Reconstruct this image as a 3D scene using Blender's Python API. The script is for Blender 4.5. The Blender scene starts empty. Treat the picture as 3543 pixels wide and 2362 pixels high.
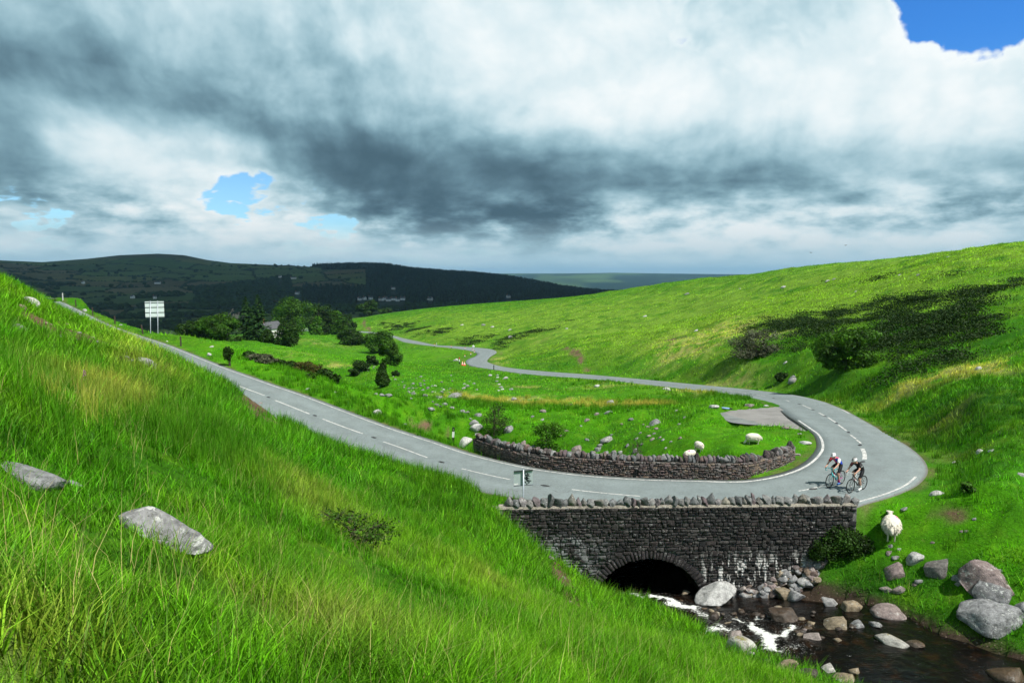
import bpy, bmesh, math, random, time
import numpy as np
from mathutils import Vector, Matrix, Euler
T0 = time.time()
R = math.radians
rng = np.random.default_rng(7)
random.seed(7)
scene = bpy.context.scene
COL = scene.collection

# ------------------------------------------------------------------ camera, exposure
# pixel units of the photograph (3543 x 2362); the camera stands at the origin, 1.7 m above the hillside
F, CX, CY, HZ = 2362., 1771.5, 1181., 949.
PITCH = math.atan((CY-HZ)/F)
cam_d = bpy.data.cameras.new('camera'); cam = bpy.data.objects.new('camera', cam_d); COL.objects.link(cam)
cam_d.sensor_width = 36.; cam_d.lens = 36.*F/3543.; cam_d.clip_start = .1; cam_d.clip_end = 90000
cam.rotation_euler = (math.pi/2-PITCH, 0, 0)
scene.camera = cam
scene.view_settings.view_transform = 'Standard'
scene.view_settings.look = 'None'
scene.view_settings.exposure = .33
scene.view_settings.gamma = 1.
scene.view_settings.use_curve_mapping = False
cy = scene.cycles
cy.use_denoising = True
try: cy.denoiser = 'OPENIMAGEDENOISE'; cy.denoising_input_passes = 'RGB_ALBEDO_NORMAL'
except Exception: pass
cy.max_bounces = 6; cy.diffuse_bounces = 3; cy.glossy_bounces = 3; cy.transmission_bounces = 3; cy.transparent_max_bounces = 8; cy.volume_bounces = 0
cy.caustics_reflective = False; cy.caustics_refractive = False
cy.use_adaptive_sampling = True; cy.adaptive_threshold = .02

def ray(px, py):
    u = (px-CX)/F; v = (CY-py)/F
    return np.array([u, math.cos(PITCH)+v*math.sin(PITCH), -math.sin(PITCH)+v*math.cos(PITCH)])
def onz(px, py, z):
    d = ray(px, py); return d*(z/d[2])
def onr(px, py, r):
    d = ray(px, py); return d*(r/math.hypot(d[0], d[1]))

# ------------------------------------------------------------------ node helper
class NT:
    def __init__(s, tree): s.t = tree; s.nodes = tree.nodes; s.links = tree.links
    def new(s, typ, **kw):
        n = s.nodes.new(typ)
        for k, v in kw.items(): setattr(n, k, v)
        return n
    def put(s, sock, v):
        if v is None: return
        if isinstance(v, bpy.types.NodeSocket): s.links.new(v, sock)
        elif hasattr(sock.default_value, '__len__') and not isinstance(v, (tuple, list)): sock.default_value = (v,)*len(sock.default_value)
        elif hasattr(sock.default_value, '__len__') and len(sock.default_value) == 4 and len(v) == 3: sock.default_value = (*v, 1)
        else: sock.default_value = v
    def m(s, op, a, b=None, c=None, clamp=False):
        n = s.new('ShaderNodeMath', operation=op, use_clamp=clamp)
        for i, v in enumerate((a, b, c)):
            if v is not None: s.put(n.inputs[i], v)
        return n.outputs[0]
    def add(s, *a):
        r = a[0]
        for x in a[1:]: r = s.m('ADD', r, x)
        return r
    def mul(s, *a):
        r = a[0]
        for x in a[1:]: r = s.m('MULTIPLY', r, x)
        return r
    def sub(s, a, b): return s.m('SUBTRACT', a, b)
    def vm(s, op, a, b=None, out=0, scale=None):
        n = s.new('ShaderNodeVectorMath', operation=op)
        s.put(n.inputs[0], a)
        if b is not None: s.put(n.inputs[1], b)
        if scale is not None: s.put(n.inputs['Scale'], scale)
        return n.outputs[out]
    def step(s, v, lo, hi, a=0., b=1.):
        n = s.new('ShaderNodeMapRange', interpolation_type='SMOOTHSTEP')
        s.put(n.inputs[0], v); s.put(n.inputs[1], lo); s.put(n.inputs[2], hi); s.put(n.inputs[3], a); s.put(n.inputs[4], b)
        return n.outputs[0]
    def lin(s, v, lo, hi, a=0., b=1.):
        n = s.new('ShaderNodeMapRange'); n.clamp = True
        s.put(n.inputs[0], v); s.put(n.inputs[1], lo); s.put(n.inputs[2], hi); s.put(n.inputs[3], a); s.put(n.inputs[4], b)
        return n.outputs[0]
    def noise(s, vec, scale, detail=4, rough=.55, dist=0., out=0, dim='3D', lac=2.):
        n = s.new('ShaderNodeTexNoise', noise_dimensions=dim)
        s.put(n.inputs['Vector'], vec); s.put(n.inputs['Scale'], scale); s.put(n.inputs['Detail'], detail)
        s.put(n.inputs['Roughness'], rough); s.put(n.inputs['Distortion'], dist); s.put(n.inputs['Lacunarity'], lac)
        return n.outputs[out]
    def vor(s, vec, scale, feature='F1', out='Distance', rnd=1., dim='3D'):
        n = s.new('ShaderNodeTexVoronoi', feature=feature); n.voronoi_dimensions = dim
        s.put(n.inputs['Vector'], vec); s.put(n.inputs['Scale'], scale); s.put(n.inputs['Randomness'], rnd)
        return n.outputs[out]
    def mix(s, f, a, b, blend='MIX'):
        n = s.new('ShaderNodeMix', data_type='RGBA', blend_type=blend); n.clamp_factor = True
        s.put(n.inputs[0], f); s.put(n.inputs[6], a); s.put(n.inputs[7], b)
        return n.outputs[2]
    def sep(s, v):
        n = s.new('ShaderNodeSeparateXYZ'); s.put(n.inputs[0], v); return n.outputs
    def comb(s, x, y, z):
        n = s.new('ShaderNodeCombineXYZ'); s.put(n.inputs[0], x); s.put(n.inputs[1], y); s.put(n.inputs[2], z); return n.outputs[0]
    def attr(s, name, typ='GEOMETRY', out='Color'):
        n = s.new('ShaderNodeAttribute', attribute_name=name, attribute_type=typ); return n.outputs[out]

# ------------------------------------------------------------------ sun and sky
SUN_EL, SUN_AZ = R(55), R(128)          # azimuth clockwise from +Y (the camera's heading): right and behind
SUN = np.array([math.cos(SUN_EL)*math.sin(SUN_AZ), math.cos(SUN_EL)*math.cos(SUN_AZ), math.sin(SUN_EL)])
sd = bpy.data.lights.new('sun', 'SUN'); sd.energy = 5.0; sd.angle = R(.53); sd.color = (1., .955, .88)
sun = bpy.data.objects.new('sun', sd); COL.objects.link(sun)
sun.rotation_euler = Vector(SUN).to_track_quat('Z', 'Y').to_euler()
sun.location = (200, -120, 300)

world = bpy.data.worlds.new('World'); scene.world = world; world.use_nodes = True
W = NT(world.node_tree); W.nodes.clear()
def build_sky():
    sky = W.new('ShaderNodeTexSky', sky_type='NISHITA'); sky.sun_disc = False
    sky.sun_elevation = SUN_EL; sky.sun_rotation = SUN_AZ; sky.air_density = 1.; sky.dust_density = .1; sky.ozone_density = 4.; sky.altitude = 300
    g = W.new('ShaderNodeTexCoord').outputs['Generated']
    d = W.vm('NORMALIZE', g); x, y, z = W.sep(d)
    az = W.mul(W.m('ARCTAN2', x, y), 57.2958); el = W.mul(W.m('ARCSINE', z), 57.2958)
    # the layout of cloud masses: values on a grid of heading and elevation, read through curves; beyond it the mean goes on
    DE = 2.4; BANDS = [k*DE for k in range(-1, 11)]; AZS = np.linspace(-48, 48, 33)
    def grid(base, lst):
        out = np.zeros((len(BANDS), len(AZS)))
        for (vx, vy, sx, sy, amp) in lst:
            dd = ray(vx*1.5064, vy*1.5064); a0 = math.degrees(math.atan2(dd[0], dd[1])); e0 = math.degrees(math.atan2(dd[2], math.hypot(dd[0], dd[1])))
            for b, e in enumerate(BANDS): out[b] += amp*np.exp(-((AZS-a0)/(sx*.0364))**2-((e-e0)/(sy*.0364))**2)
        return out
    cov_g = grid(0, [(1150, 250, 950, 230, .35), (300, 100, 500, 140, .25), (620, 447, 210, 32, -.60), (330, 258, 110, 36, -.30), (130, 330, 200, 80, .16),
                     (2310, -30, 170, 60, -.62), (150, 360, 260, 130, .10), (1120, 480, 330, 80, .26), (1900, 400, 600, 130, .22), (760, 500, 120, 50, -.06)])
    shd_g = grid(0, [(60, 130, 380, 130, -.40), (380, 170, 280, 85, -.28), (700, 300, 260, 90, -.42), (820, 375, 260, 60, -.50), (1180, 400, 330, 62, -.52), (1000, 478, 230, 52, -.95),
                     (1270, 512, 170, 60, -.75), (1560, 385, 300, 70, -.30), (2050, 435, 400, 48, -.60), (2330, 390, 150, 90, -.3), (30, 330, 75, 95, -.75), (1400, 210, 260, 100, .58), (1150, 60, 420, 110, .45),
                     (1780, 200, 220, 130, .26), (2230, 230, 260, 160, .66), (2050, 110, 160, 70, .3), (1900, 330, 200, 60, -.28), (520, 365, 130, 65, .6), (120, 290, 130, 60, .5), (230, 400, 240, 70, .12),
                     (400, 30, 330, 50, .22), (900, 165, 230, 70, .12), (570, 545, 100, 40, .35), (1650, 505, 330, 45, .40), (1960, 520, 200, 40, .3), (60, 470, 200, 70, -.25), (250, 540, 240, 50, -.2), (200, 330, 300, 90, .35), (1176, 575, 1700, 42, .30), (1750, 300, 300, 90, .18)])
    azn = W.lin(az, -48., 48.); elv = W.comb(el, el, el); azv = W.comb(azn, azn, azn)
    def field(g):
        acc = None
        for k in range(0, len(BANDS), 3):
            hat = W.vm('MAXIMUM', W.vm('SUBTRACT', (1., 1., 1.), W.vm('SCALE', W.vm('ABSOLUTE', W.vm('SUBTRACT', elv, tuple(BANDS[k:k+3]))), scale=1/DE)), (0., 0., 0.))
            cn = W.new('ShaderNodeRGBCurve'); mp = cn.mapping; mp.use_clip = False
            for c in range(3):
                cu_ = mp.curves[c]; pts = cu_.points; ys = g[k+c]*.3+.5
                pts[0].location = (0, ys[0]); pts[1].location = (1, ys[-1])
                for i in range(1, len(AZS)-1): pts.new(i/(len(AZS)-1), ys[i])
            mp.update(); W.put(cn.inputs['Color'], azv)
            v = W.vm('DOT_PRODUCT', W.vm('SCALE', W.vm('SUBTRACT', cn.outputs[0], (.5, .5, .5)), scale=1/.3), hat, out=1)
            acc = v if acc is None else W.add(acc, v)
        return acc
    zc = W.add(W.m('MAXIMUM', z, 0.), .09)
    q = W.comb(W.m('DIVIDE', x, zc), W.m('DIVIDE', y, zc), 0.)
    nb = W.noise(q, .75, 4, .5, dim='2D')                                                # the big cloud masses, seen from below
    e2 = W.mul(W.m('LOGARITHM', W.add(W.m('MAXIMUM', el, 0.), 10.), 2.71828), 30.)   # puffs shrink towards the horizon
    warp = W.noise(W.comb(az, e2, 1.), .05, 1, .5, out=1, dim='2D')
    base_v = W.vm('ADD', W.comb(az, e2, 3.), W.vm('SCALE', W.vm('SUBTRACT', warp, (.5, .5, .5)), scale=5.5))
    nf = W.noise(base_v, .10, 8, .52, dim='2D')                                         # billows, seen from the side
    nf2 = W.noise(W.vm('ADD', base_v, (.9, 1.6, 0.)), .10, 6, .52, dim='2D')
    pf = W.vor(W.vm('ADD', base_v, W.vm('SCALE', W.vm('SUBTRACT', W.noise(base_v, .5, 2, .6, out=1, dim='2D'), (.5, .5, .5)), scale=3.5)), .30, 'F1', dim='2D')     # rounded heads
    nl = W.noise(W.comb(W.mul(az, .85), W.mul(el, 2.3), 9.), .30, 6, .55, dim='2D')       # the low layer near the horizon
    lowk = W.mul(W.step(el, 8.5, 3.5), W.step(el, .2, 2.2))
    cov = W.add(.55, field(cov_g))
    covn = W.add(cov, W.mul(W.sub(nb, .5), .35), W.mul(W.sub(nf, .5), 1.0), W.mul(W.sub(.45, pf), .22), W.mul(W.sub(nl, .5), lowk, .5))
    alpha = W.m('MAXIMUM', W.step(covn, .43, .50), W.step(el, 4.6, 2.2, 0., .9))
    shade = W.add(.12, W.mul(field(shd_g), 1.0), W.mul(W.sub(nf, .5), .70), W.mul(W.sub(nf, nf2), 1.15), W.mul(W.sub(.5, pf), .22), W.mul(W.sub(nb, .5), -.35), W.mul(W.sub(nl, .44), lowk, 2.5), W.step(covn, .62, .46, 0., .42))
    ramp = W.new('ShaderNodeValToRGB'); W.put(ramp.inputs[0], W.lin(shade, -.9, 1.0))
    cr = ramp.color_ramp; cr.interpolation = 'B_SPLINE'
    E = cr.elements; E[0].position = 0.; E[0].color = (.062, .120, .160, 1); E[1].position = 1.; E[1].color = (.97, 1., 1., 1)
    for p, c in ((.2, (.105, .190, .245, 1)), (.38, (.215, .375, .45, 1)), (.55, (.40, .60, .68, 1)), (.74, (.68, .83, .88, 1))):
        e = E.new(p); e.color = c
    low = W.step(el, 5., .3, 0., .8)                                          # moist air above the horizon
    ccol = W.mix(low, ramp.outputs[0], (.50, .72, .82))
    bg1 = W.new('ShaderNodeBackground'); W.put(bg1.inputs[0], W.vm('MULTIPLY', sky.outputs[0], W.mix(W.step(el, 5., 17.), (.72, .98, 1.08), (.26, .74, 1.25)))); bg1.inputs[1].default_value = .11
    bg2 = W.new('ShaderNodeBackground'); W.put(bg2.inputs[0], ccol); bg2.inputs[1].default_value = .82
    mx = W.new('ShaderNodeMixShader'); W.put(mx.inputs[0], W.mul(alpha, W.step(el, -2.5, -1.)))
    W.links.new(bg1.outputs[0], mx.inputs[1]); W.links.new(bg2.outputs[0], mx.inputs[2])
    out = W.new('ShaderNodeOutputWorld'); W.links.new(mx.outputs[0], out.inputs[0])
build_sky()
world.cycles.sampling_method = 'NONE'
# ------------------------------------------------------------------ numpy noise
_perm = np.random.default_rng(3).permutation(512).astype(np.int64)
_perm = np.concatenate([_perm, _perm, _perm])
def vnoise(x, y, z=0.):
    x, y, z = np.broadcast_arrays(np.asarray(x, float), np.asarray(y, float), np.asarray(z, float))
    xi, yi, zi = np.floor(x).astype(np.int64), np.floor(y).astype(np.int64), np.floor(z).astype(np.int64)
    xf, yf, zf = x-xi, y-yi, z-zi
    u, v, w = [t*t*t*(t*(t*6-15)+10) for t in (xf, yf, zf)]
    def h(a, b, c): return _perm[(_perm[(_perm[a & 511]+b) & 511]+c) & 511]/255.5-1
    def L(a, b, t): return a+(b-a)*t
    r = 0
    c = [[[h(xi+i, yi+j, zi+k) for k in (0, 1)] for j in (0, 1)] for i in (0, 1)]
    a0 = L(L(c[0][0][0], c[1][0][0], u), L(c[0][1][0], c[1][1][0], u), v)
    a1 = L(L(c[0][0][1], c[1][0][1], u), L(c[0][1][1], c[1][1][1], u), v)
    return L(a0, a1, w)
def fbm(x, y, z=0., oct=4, gain=.5):
    s = 0; a = 1; n = 0
    for i in range(oct):
        s = s+a*vnoise(np.asarray(x)*2**i+17.3*i, np.asarray(y)*2**i-9.1*i, np.asarray(z)*2**i+3.7*i); n += a; a *= gain
    return s/n
def sstep(x, a, b):
    t = np.clip((x-a)/(b-a), 0, 1); return t*t*(3-2*t)

# ------------------------------------------------------------------ road edges (inside of the loop, outside), from the far left end over the bridge and round the hairpin
def spline(pts, n):
    """points (k,3) -> smooth resampled (n,3), by arc length"""
    p = np.array(pts, float); k = len(p)
    q = np.vstack([2*p[0]-p[1], p, 2*p[-1]-p[-2]])
    out = []
    for i in range(k-1):
        a, b, c, d = q[i], q[i+1], q[i+2], q[i+3]
        for t in np.linspace(0, 1, 24, endpoint=False):
            out.append(.5*((2*b)+(-a+c)*t+(2*a-5*b+4*c-d)*t*t+(-a+3*b-3*c+d)*t**3))
    out.append(p[-1]); out = np.array(out)
    s = np.concatenate([[0], np.cumsum(np.linalg.norm(np.diff(out, axis=0), axis=1))])
    si = np.linspace(0, s[-1], n)
    return np.stack([np.interp(si, s, out[:, j]) for j in range(3)], 1)
# section A: the climbing road on the left, inner edge seen, 5.7 m wide
LA = [(150, 1029, -3.75), (184, 1034, -4.0), (217, 1045, -4.35), (281, 1075, -5.05), (332, 1100, -5.6), (398, 1130, -6.1), (500, 1165, -6.6), (600, 1198, -7.0), (769, 1265, -7.7),
      (939, 1326, -8.35), (1068, 1370, -8.85), (1198, 1419, -9.3), (1350, 1475, -9.65), (1512, 1528, -9.9), (1635, 1569, -10), (1800, 1609, -10), (1934, 1631, -10), (2068, 1645, -10), (2230, 1655, -10), (2400, 1659, -10)]
pa = np.array([onz(*p) for p in LA])
pre = pa[0]+np.array([-5, 4.5, .05]); pre2 = pre+np.array([-12, 4, .1])
inA = spline([pre2, pre, *pa], 260)
tg = np.gradient(inA, axis=0); tg[:, 2] = 0; tg /= np.linalg.norm(tg, axis=1)[:, None]
nr = np.stack([tg[:, 1], -tg[:, 0], 0*tg[:, 0]], 1)      # to the right of travel = towards the camera
outA = inA+nr*(5.65-.85*sstep(inA[:, 0], -8., 1.))[:, None]
# section B: hairpin up to the lay-by
inB = spline([inA[-1], onz(2520, 1662, -10), onz(2601, 1657, -10), onz(2712, 1633, -10), onz(2779, 1601, -10), onz(2818, 1561, -10), onz(2824, 1532, -10), onz(2813, 1505, -10.05), onz(2785, 1485, -10.15), onz(2752, 1462, -10.3), onz(2718, 1438, -10.5), onz(2683, 1408, -10.9)], 120)
outB = spline([outA[-1], onz(2860, 1778, -10), onz(3012, 1742, -10), onz(3102, 1715, -10), onz(3169, 1684, -10), onz(3204, 1650, -10), onz(3210, 1622, -10), onz(3195, 1591, -10), onz(3155, 1553, -10), onz(3102, 1517, -10), onz(3035, 1477, -10.1), onz(2977, 1446, -10.3), onz(2923, 1419, -10.6), onz(2856, 1394, -11.0)], 120)
# section C: down to the far hairpin and on towards the house
inC = spline([inB[-1], onz(2640, 1393, -11.4), onz(2590, 1380, -11.9), onz(2480, 1361, -13.3), onz(2369, 1347.5, -14.4), onz(2185, 1327, -16.3), onz(2034, 1313, -17.9), onz(1842, 1298, -19.5), onz(1708, 1278, -20.6), onz(1651, 1270, -21), onz(1618, 1262, -21.4), onz(1609, 1251, -21.9), onz(1622, 1241, -22.2), onz(1641, 1234, -22.4), onz(1650, 1225, -22.6),
              onz(1638, 1218, -22.9), onz(1612, 1212, -23.2), onz(1546, 1203, -24), onz(1450, 1192, -25.3), onz(1395, 1184, -26.4), onz(1356, 1168, -28.), onz(1275, 1153, -31), onz(1186, 1149, -33.2), onz(1124, 1147, -34.3), onz(1030, 1145, -36), onz(960, 1145, -37.2)], 300)
outC = spline([outB[-1], onz(2790, 1377, -11.6), onz(2700, 1363, -12.5), onz(2580, 1348.5, -13.6), onz(2470, 1337.5, -14.5), onz(2202, 1310.5, -16.9), onz(2034, 1294.5, -18.4), onz(1900, 1285.5, -19.5), onz(1775, 1275.5, -20.6), onz(1718, 1265, -21.1), onz(1690, 1254, -21.5), onz(1687, 1247, -21.8), onz(1699, 1233, -22.2), onz(1719, 1219, -22.5),
              onz(1700, 1208, -22.9), onz(1641, 1202, -23.4), onz(1565, 1197, -24.1), onz(1507, 1194, -24.7), onz(1450, 1181, -25.9), onz(1395, 1170, -27.2), onz(1352, 1159.5, -28.6), onz(1273, 1147.5, -31.6), onz(1186, 1144, -33.6), onz(1124, 1142.5, -34.6), onz(1030, 1141.5, -36.2), onz(960, 1142, -37.3)], 300)
RIN = np.vstack([inA, inB[1:], inC[1:]]); ROUT = np.vstack([outA, outB[1:], outC[1:]])
ROUT[:, 2] = RIN[:, 2] = (RIN[:, 2]+ROUT[:, 2])/2
RMID = (RIN+ROUT)/2
RW = np.linalg.norm((RIN-ROUT)[:, :2], axis=1)/2

# lay-by beside the hairpin
LAY = [onz(2480, 1427, -10.75), onz(2500, 1446, -10.7), onz(2516, 1458, -10.6), (onz(2560, 1467, -10.5)), onz(2623, 1472, -10.4), onz(2730, 1484, -10.25), onz(2800, 1494, -10.1), onz(2770, 1462, -10.25), onz(2700, 1412, -10.8), onz(2668, 1411, -10.85), onz(2600, 1414, -10.85), onz(2534, 1418, -10.85)]

_l = np.array(LAY); LPL = np.linalg.lstsq(np.stack([np.ones(len(_l)), _l[:, 0], _l[:, 1]], 1), _l[:, 2], rcond=None)[0]
# ------------------------------------------------------------------ stream
# (right-bank pixel, near-bank pixel, water level); the water runs from the pool at the right under the bridge and away
WZ = [(-12.62, (3900, 2420), (3300, 2560)), (-12.62, (3543, 2300), (2980, 2430)), (-12.63, (3400, 2262), (2830, 2380)), (-12.66, (3250, 2196), (2700, 2318)), (-12.70, (3130, 2132), (2600, 2278)), (-12.8, (2990, 2100), (2520, 2246)),
      (-12.95, (2850, 2090), (2440, 2212)), (-13.15, (2720, 2075), (2350, 2165)), (-13.35, (2590, 2066), (2270, 2118)), (-13.5, (2460, 2062), (2190, 2064))]
SR = [onz(*a, z) for z, a, b in WZ]; SN = [onz(*b, z) for z, a, b in WZ]
# under the bridge and on through the ravine behind the road
SR += [np.array(p) for p in ((7.9, 28.6, -13.6), (7.6, 36.5, -13.9), (5.6, 41, -14.3), (1.5, 47, -15.1), (-6, 58, -16.2))]
SN += [np.array(p) for p in ((3.5, 28.6, -13.6), (3.3, 36.5, -13.9), (2.2, 40, -14.3), (-1.5, 46, -15.1), (-9, 57, -16.2))]
SR = spline(SR, 240); SN = spline(SN, 240); SMID = (SR+SN)/2; SW = np.linalg.norm((SR-SN)[:, :2], axis=1)/2

# ------------------------------------------------------------------ the land: control points
C3 = []
def cp(*l):
    for (px, py, r) in l: C3.append(onr(px, py, r))
def ch(*l):                       # hidden ground: (pixel column, range, height)
    for (px, r, z) in l:
        d = ray(px, 949); a = math.atan2(d[0], d[1]); C3.append(np.array([r*math.sin(a), r*math.cos(a), z]))
# the hillside the camera stands on
cp((0, 2362, 2.5), (400, 2362, 2.75), (900, 2362, 3.2), (1400, 2362, 3.9), (1771, 2362, 4.8), (2100, 2362, 6.4), (2362, 2362, 9.3), (2600, 2362, 13.), (2780, 2362, 16.5),
   (0, 2000, 3.7), (400, 2100, 3.9), (800, 2100, 5.), (1200, 2100, 7.4), (1600, 2150, 8.6), (2000, 2150, 14), (2300, 2200, 19), (2450, 2230, 20.8), (2640, 2305, 18.6),
   (535, 1840, 5.9), (100, 1650, 6.6), (600, 1650, 9.0), (1000, 1750, 11.5), (1300, 1850, 12.8), (1771, 2000, 16), (1600, 1850, 17), (1980, 1985, 22.5), (2150, 2055, 24.6),
   (0, 1300, 14), (300, 1400, 13.5), (600, 1450, 15), (900, 1550, 17), (1200, 1650, 18.5), (1450, 1720, 19.5), (60, 1130, 27), (300, 1180, 28), (540, 1262, 27), (750, 1370, 27), (1000, 1480, 27), (1300, 1605, 23.5), (1500, 1670, 22),
   (1640, 1708, 22.2), (1725, 1768, 24.4), (1880, 1888, 25.4), (2060, 1998, 26.2), (860, 1385, 34), (680, 1305, 41), (560, 1250, 46), (100, 1050, 40), (0, 965, 34), (50, 985, 48), (105, 1010, 70), (400, 1180, 50), (250, 1110, 60))
ch((-150, 60, .4), (-150, 34, .4), (-150, 90, -1.2), (-500, 20, .6), (-500, 60, 3), (-1200, 10, 2.2), (-1200, 30, 7), (-3000, 5, .5), (-3000, 15, 3), (1771, 1.2, -1.83), (300, 1.2, -1.55), (3300, 1.2, -2.05), (3300, 4, -3.6), (3500, 8, -6.6), (3700, 13, -10.2), (4200, 10, -7.), (6000, 5, -3.6), (6000, 12, -8))
# verge and embankment beyond the left road
cp((230, 1031, 112), (300, 1060, 103), (420, 1104, 88), (540, 1140, 79), (640, 1166, 73), (800, 1212, 66.5), (900, 1250, 63), (1050, 1310, 58), (1200, 1372, 53), (1400, 1452, 47), (1560, 1505, 43))
ch((100, 150, -6.5), (0, 170, -8), (-300, 150, 0), (-900, 80, 12), (230, 150, -13.5), (300, 140, -14), (420, 125, -14.5), (540, 120, -15), (640, 118, -16), (800, 112, -17.5), (950, 100, -18), (1100, 85, -16.5),
   (230, 250, -27), (230, 420, -44), (500, 250, -28), (500, 420, -46), (0, 400, -42), (-600, 400, -30), (-600, 200, -5), (750, 430, -47), (800, 330, -38))
# the banks of the ravine between the two legs of the road
cp((1250, 1345, 68), (1300, 1300, 115), (1350, 1335, 92), (1450, 1350, 85), (1500, 1320, 105), (1600, 1340, 92), (1700, 1360, 80), (1500, 1285, 142), (1400, 1250, 185), (1300, 1230, 205), (1000, 1255, 135), (1120, 1270, 130), (900, 1215, 165),
   (1200, 1200, 240), (1000, 1200, 215), (1100, 1162, 355), (1000, 1165, 310), (880, 1172, 260), (1250, 1175, 300), (1350, 1195, 262), (700, 1190, 185), (1530, 1240, 190), (1560, 1222, 195), (1480, 1212, 212))
cp((1650, 1420, 61), (1800, 1400, 68), (2000, 1400, 66), (2250, 1400, 64), (1850, 1350, 86), (2050, 1350, 88), (2300, 1370, 76), (2420, 1420, 57), (2400, 1480, 48), (2300, 1470, 52), (2080, 1470, 56), (1900, 1470, 56), (1750, 1460, 57), (1990, 1560, 50.5), (2200, 1540, 48), (2350, 1555, 43), (2450, 1540, 42), (2600, 1535, 40.5), (2600, 1490, 44.5),
   (2700, 1530, 40.3), (2790, 1540, 39.3), (2480, 1590, 38), (2640, 1580, 38))
ch((1990, 43, -14.2), (2150, 42, -13.6), (2300, 39, -12.2), (1850, 45, -13.6), (2080, 46, -14.0), (1700, 48, -13.0), (1760, 52, -13.2), (2420, 37.5, -11.1), (2050, 39.5, -14.), (1800, 41, -12.6), (1640, 45, -11.6))
# right bank, below the hairpin
cp((3000, 1775, 27.6), (3093, 1860, 25.6), (3250, 1720, 30.6), (3400, 1800, 27.6), (3543, 1900, 25), (3250, 1950, 24.6), (3400, 2020, 23.6), (3543, 2080, 22.6), (3543, 2220, 20.9), (3300, 2120, 22.6), (3100, 2040, 23.6), (2950, 2000, 24.6), (2880, 1925, 25.6), (2800, 1990, 25.3), (2700, 2030, 25.2), (2950, 1850, 26.6))
ch((3900, 20, -11), (3900, 30, -10.5), (5000, 20, -10.2), (5000, 40, -6), (4300, 60, -3), (5000, 100, 6), (4300, 150, 8))
# the hillside on the right
cp((3300, 1655, 34.5), (3543, 1640, 36.5), (3300, 1560, 38.8), (3543, 1500, 43), (3300, 1450, 46), (3100, 1480, 45), (3000, 1420, 50), (3300, 1350, 55), (3543, 1350, 52), (3100, 1350, 61), (2900, 1380, 57), (2900, 1320, 70), (3300, 1250, 66), (3543, 1200, 66), (3000, 1200, 84), (3300, 1120, 84), (3543, 1080, 82), (3300, 1020, 107), (3543, 960, 110), (3300, 920, 140), (3543, 880, 140),
   (3300, 866, 185), (3543, 838, 175), (3000, 1080, 115), (3000, 980, 160), (3000, 902, 230), (2750, 1300, 80), (2700, 1200, 98), (2700, 1100, 130), (2700, 1000, 190), (2700, 935, 265), (2600, 1310, 82), (2450, 1290, 97), (2450, 1180, 125), (2450, 1080, 185), (2450, 1000, 265), (2400, 970, 310),
   (2200, 1285, 116), (2200, 1200, 145), (2200, 1100, 215), (2200, 1030, 300), (2200, 997, 350), (2000, 1265, 139), (1950, 1200, 170), (1900, 1120, 240), (2050, 1020, 385), (1900, 1060, 340), (1850, 1250, 160), (1760, 1235, 180), (1740, 1200, 208), (1700, 1120, 300), (1700, 1052, 450), (1500, 1150, 290), (1500, 1100, 380), (1500, 1070, 470), (1400, 1130, 370), (1350, 1090, 480), (1290, 1105, 470), (1300, 1135, 410), (1200, 1125, 440), (1100, 1130, 440), (1180, 1138, 425))
for px, py, r in ((3543, 838, 175), (3300, 866, 185), (3000, 902, 230), (2700, 935, 265), (2400, 970, 310), (2200, 997, 350), (2050, 1020, 385), (1700, 1052, 450), (1500, 1070, 470), (1350, 1090, 480)):
    p = onr(px, py, r); C3.append(np.array([p[0]*1.35, p[1]*1.35, p[2]-.012*r]))
C3 = np.array(C3)
extra = []
for i in range(4, len(RMID), 9): extra += [RIN[i], ROUT[i]]
extra = np.array(extra+[p for p in LAY])
CP = np.vstack([C3, extra])
def tolp(x, y):
    r = np.maximum(np.hypot(x, y), .3); return np.arctan2(x, y)*2.2, np.log(r), r
cu, cv, crr = tolp(CP[:, 0], CP[:, 1]); ct = CP[:, 2]/crr
def kern(d2): return d2*np.log(d2+1e-9)
A = kern((cu[:, None]-cu)**2+(cv[:, None]-cv)**2); n = len(cu)
lam = np.where(np.arange(n) < len(C3), .0012, .0003)
M = np.zeros((n+3, n+3)); M[:n, :n] = A+np.diag(lam); M[:n, n] = 1; M[:n, n+1] = cu; M[:n, n+2] = cv; M[n:, :n] = M[:n, n:].T
wts = np.linalg.solve(M, np.concatenate([ct, [0, 0, 0]]))
AZ0 = np.linspace(R(-84), R(84), 240); LR0 = np.linspace(math.log(.8), math.log(900), 330)
gu, gv = np.meshgrid(AZ0*2.2, LR0, indexing='ij')
base = np.zeros(gu.shape)
for i in range(0, gu.shape[0], 20):
    uu, vv = gu[i:i+20].ravel(), gv[i:i+20].ravel()
    base[i:i+20] = (kern((uu[:, None]-cu)**2+(vv[:, None]-cv)**2)@wts[:n]+wts[n]+wts[n+1]*uu+wts[n+2]*vv).reshape(-1, gu.shape[1])
base = np.clip(base, -1.9, .5)
def bilin(arr, xs, ys, x, y):
    fx = np.clip((x-xs[0])/(xs[-1]-xs[0])*(len(xs)-1), 0, len(xs)-1.001); fy = np.clip((y-ys[0])/(ys[-1]-ys[0])*(len(ys)-1), 0, len(ys)-1.001)
    i, j = fx.astype(int), fy.astype(int); a, b = fx-i, fy-j
    return arr[i, j]*(1-a)*(1-b)+arr[i+1, j]*a*(1-b)+arr[i, j+1]*(1-a)*b+arr[i+1, j+1]*a*b
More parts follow.
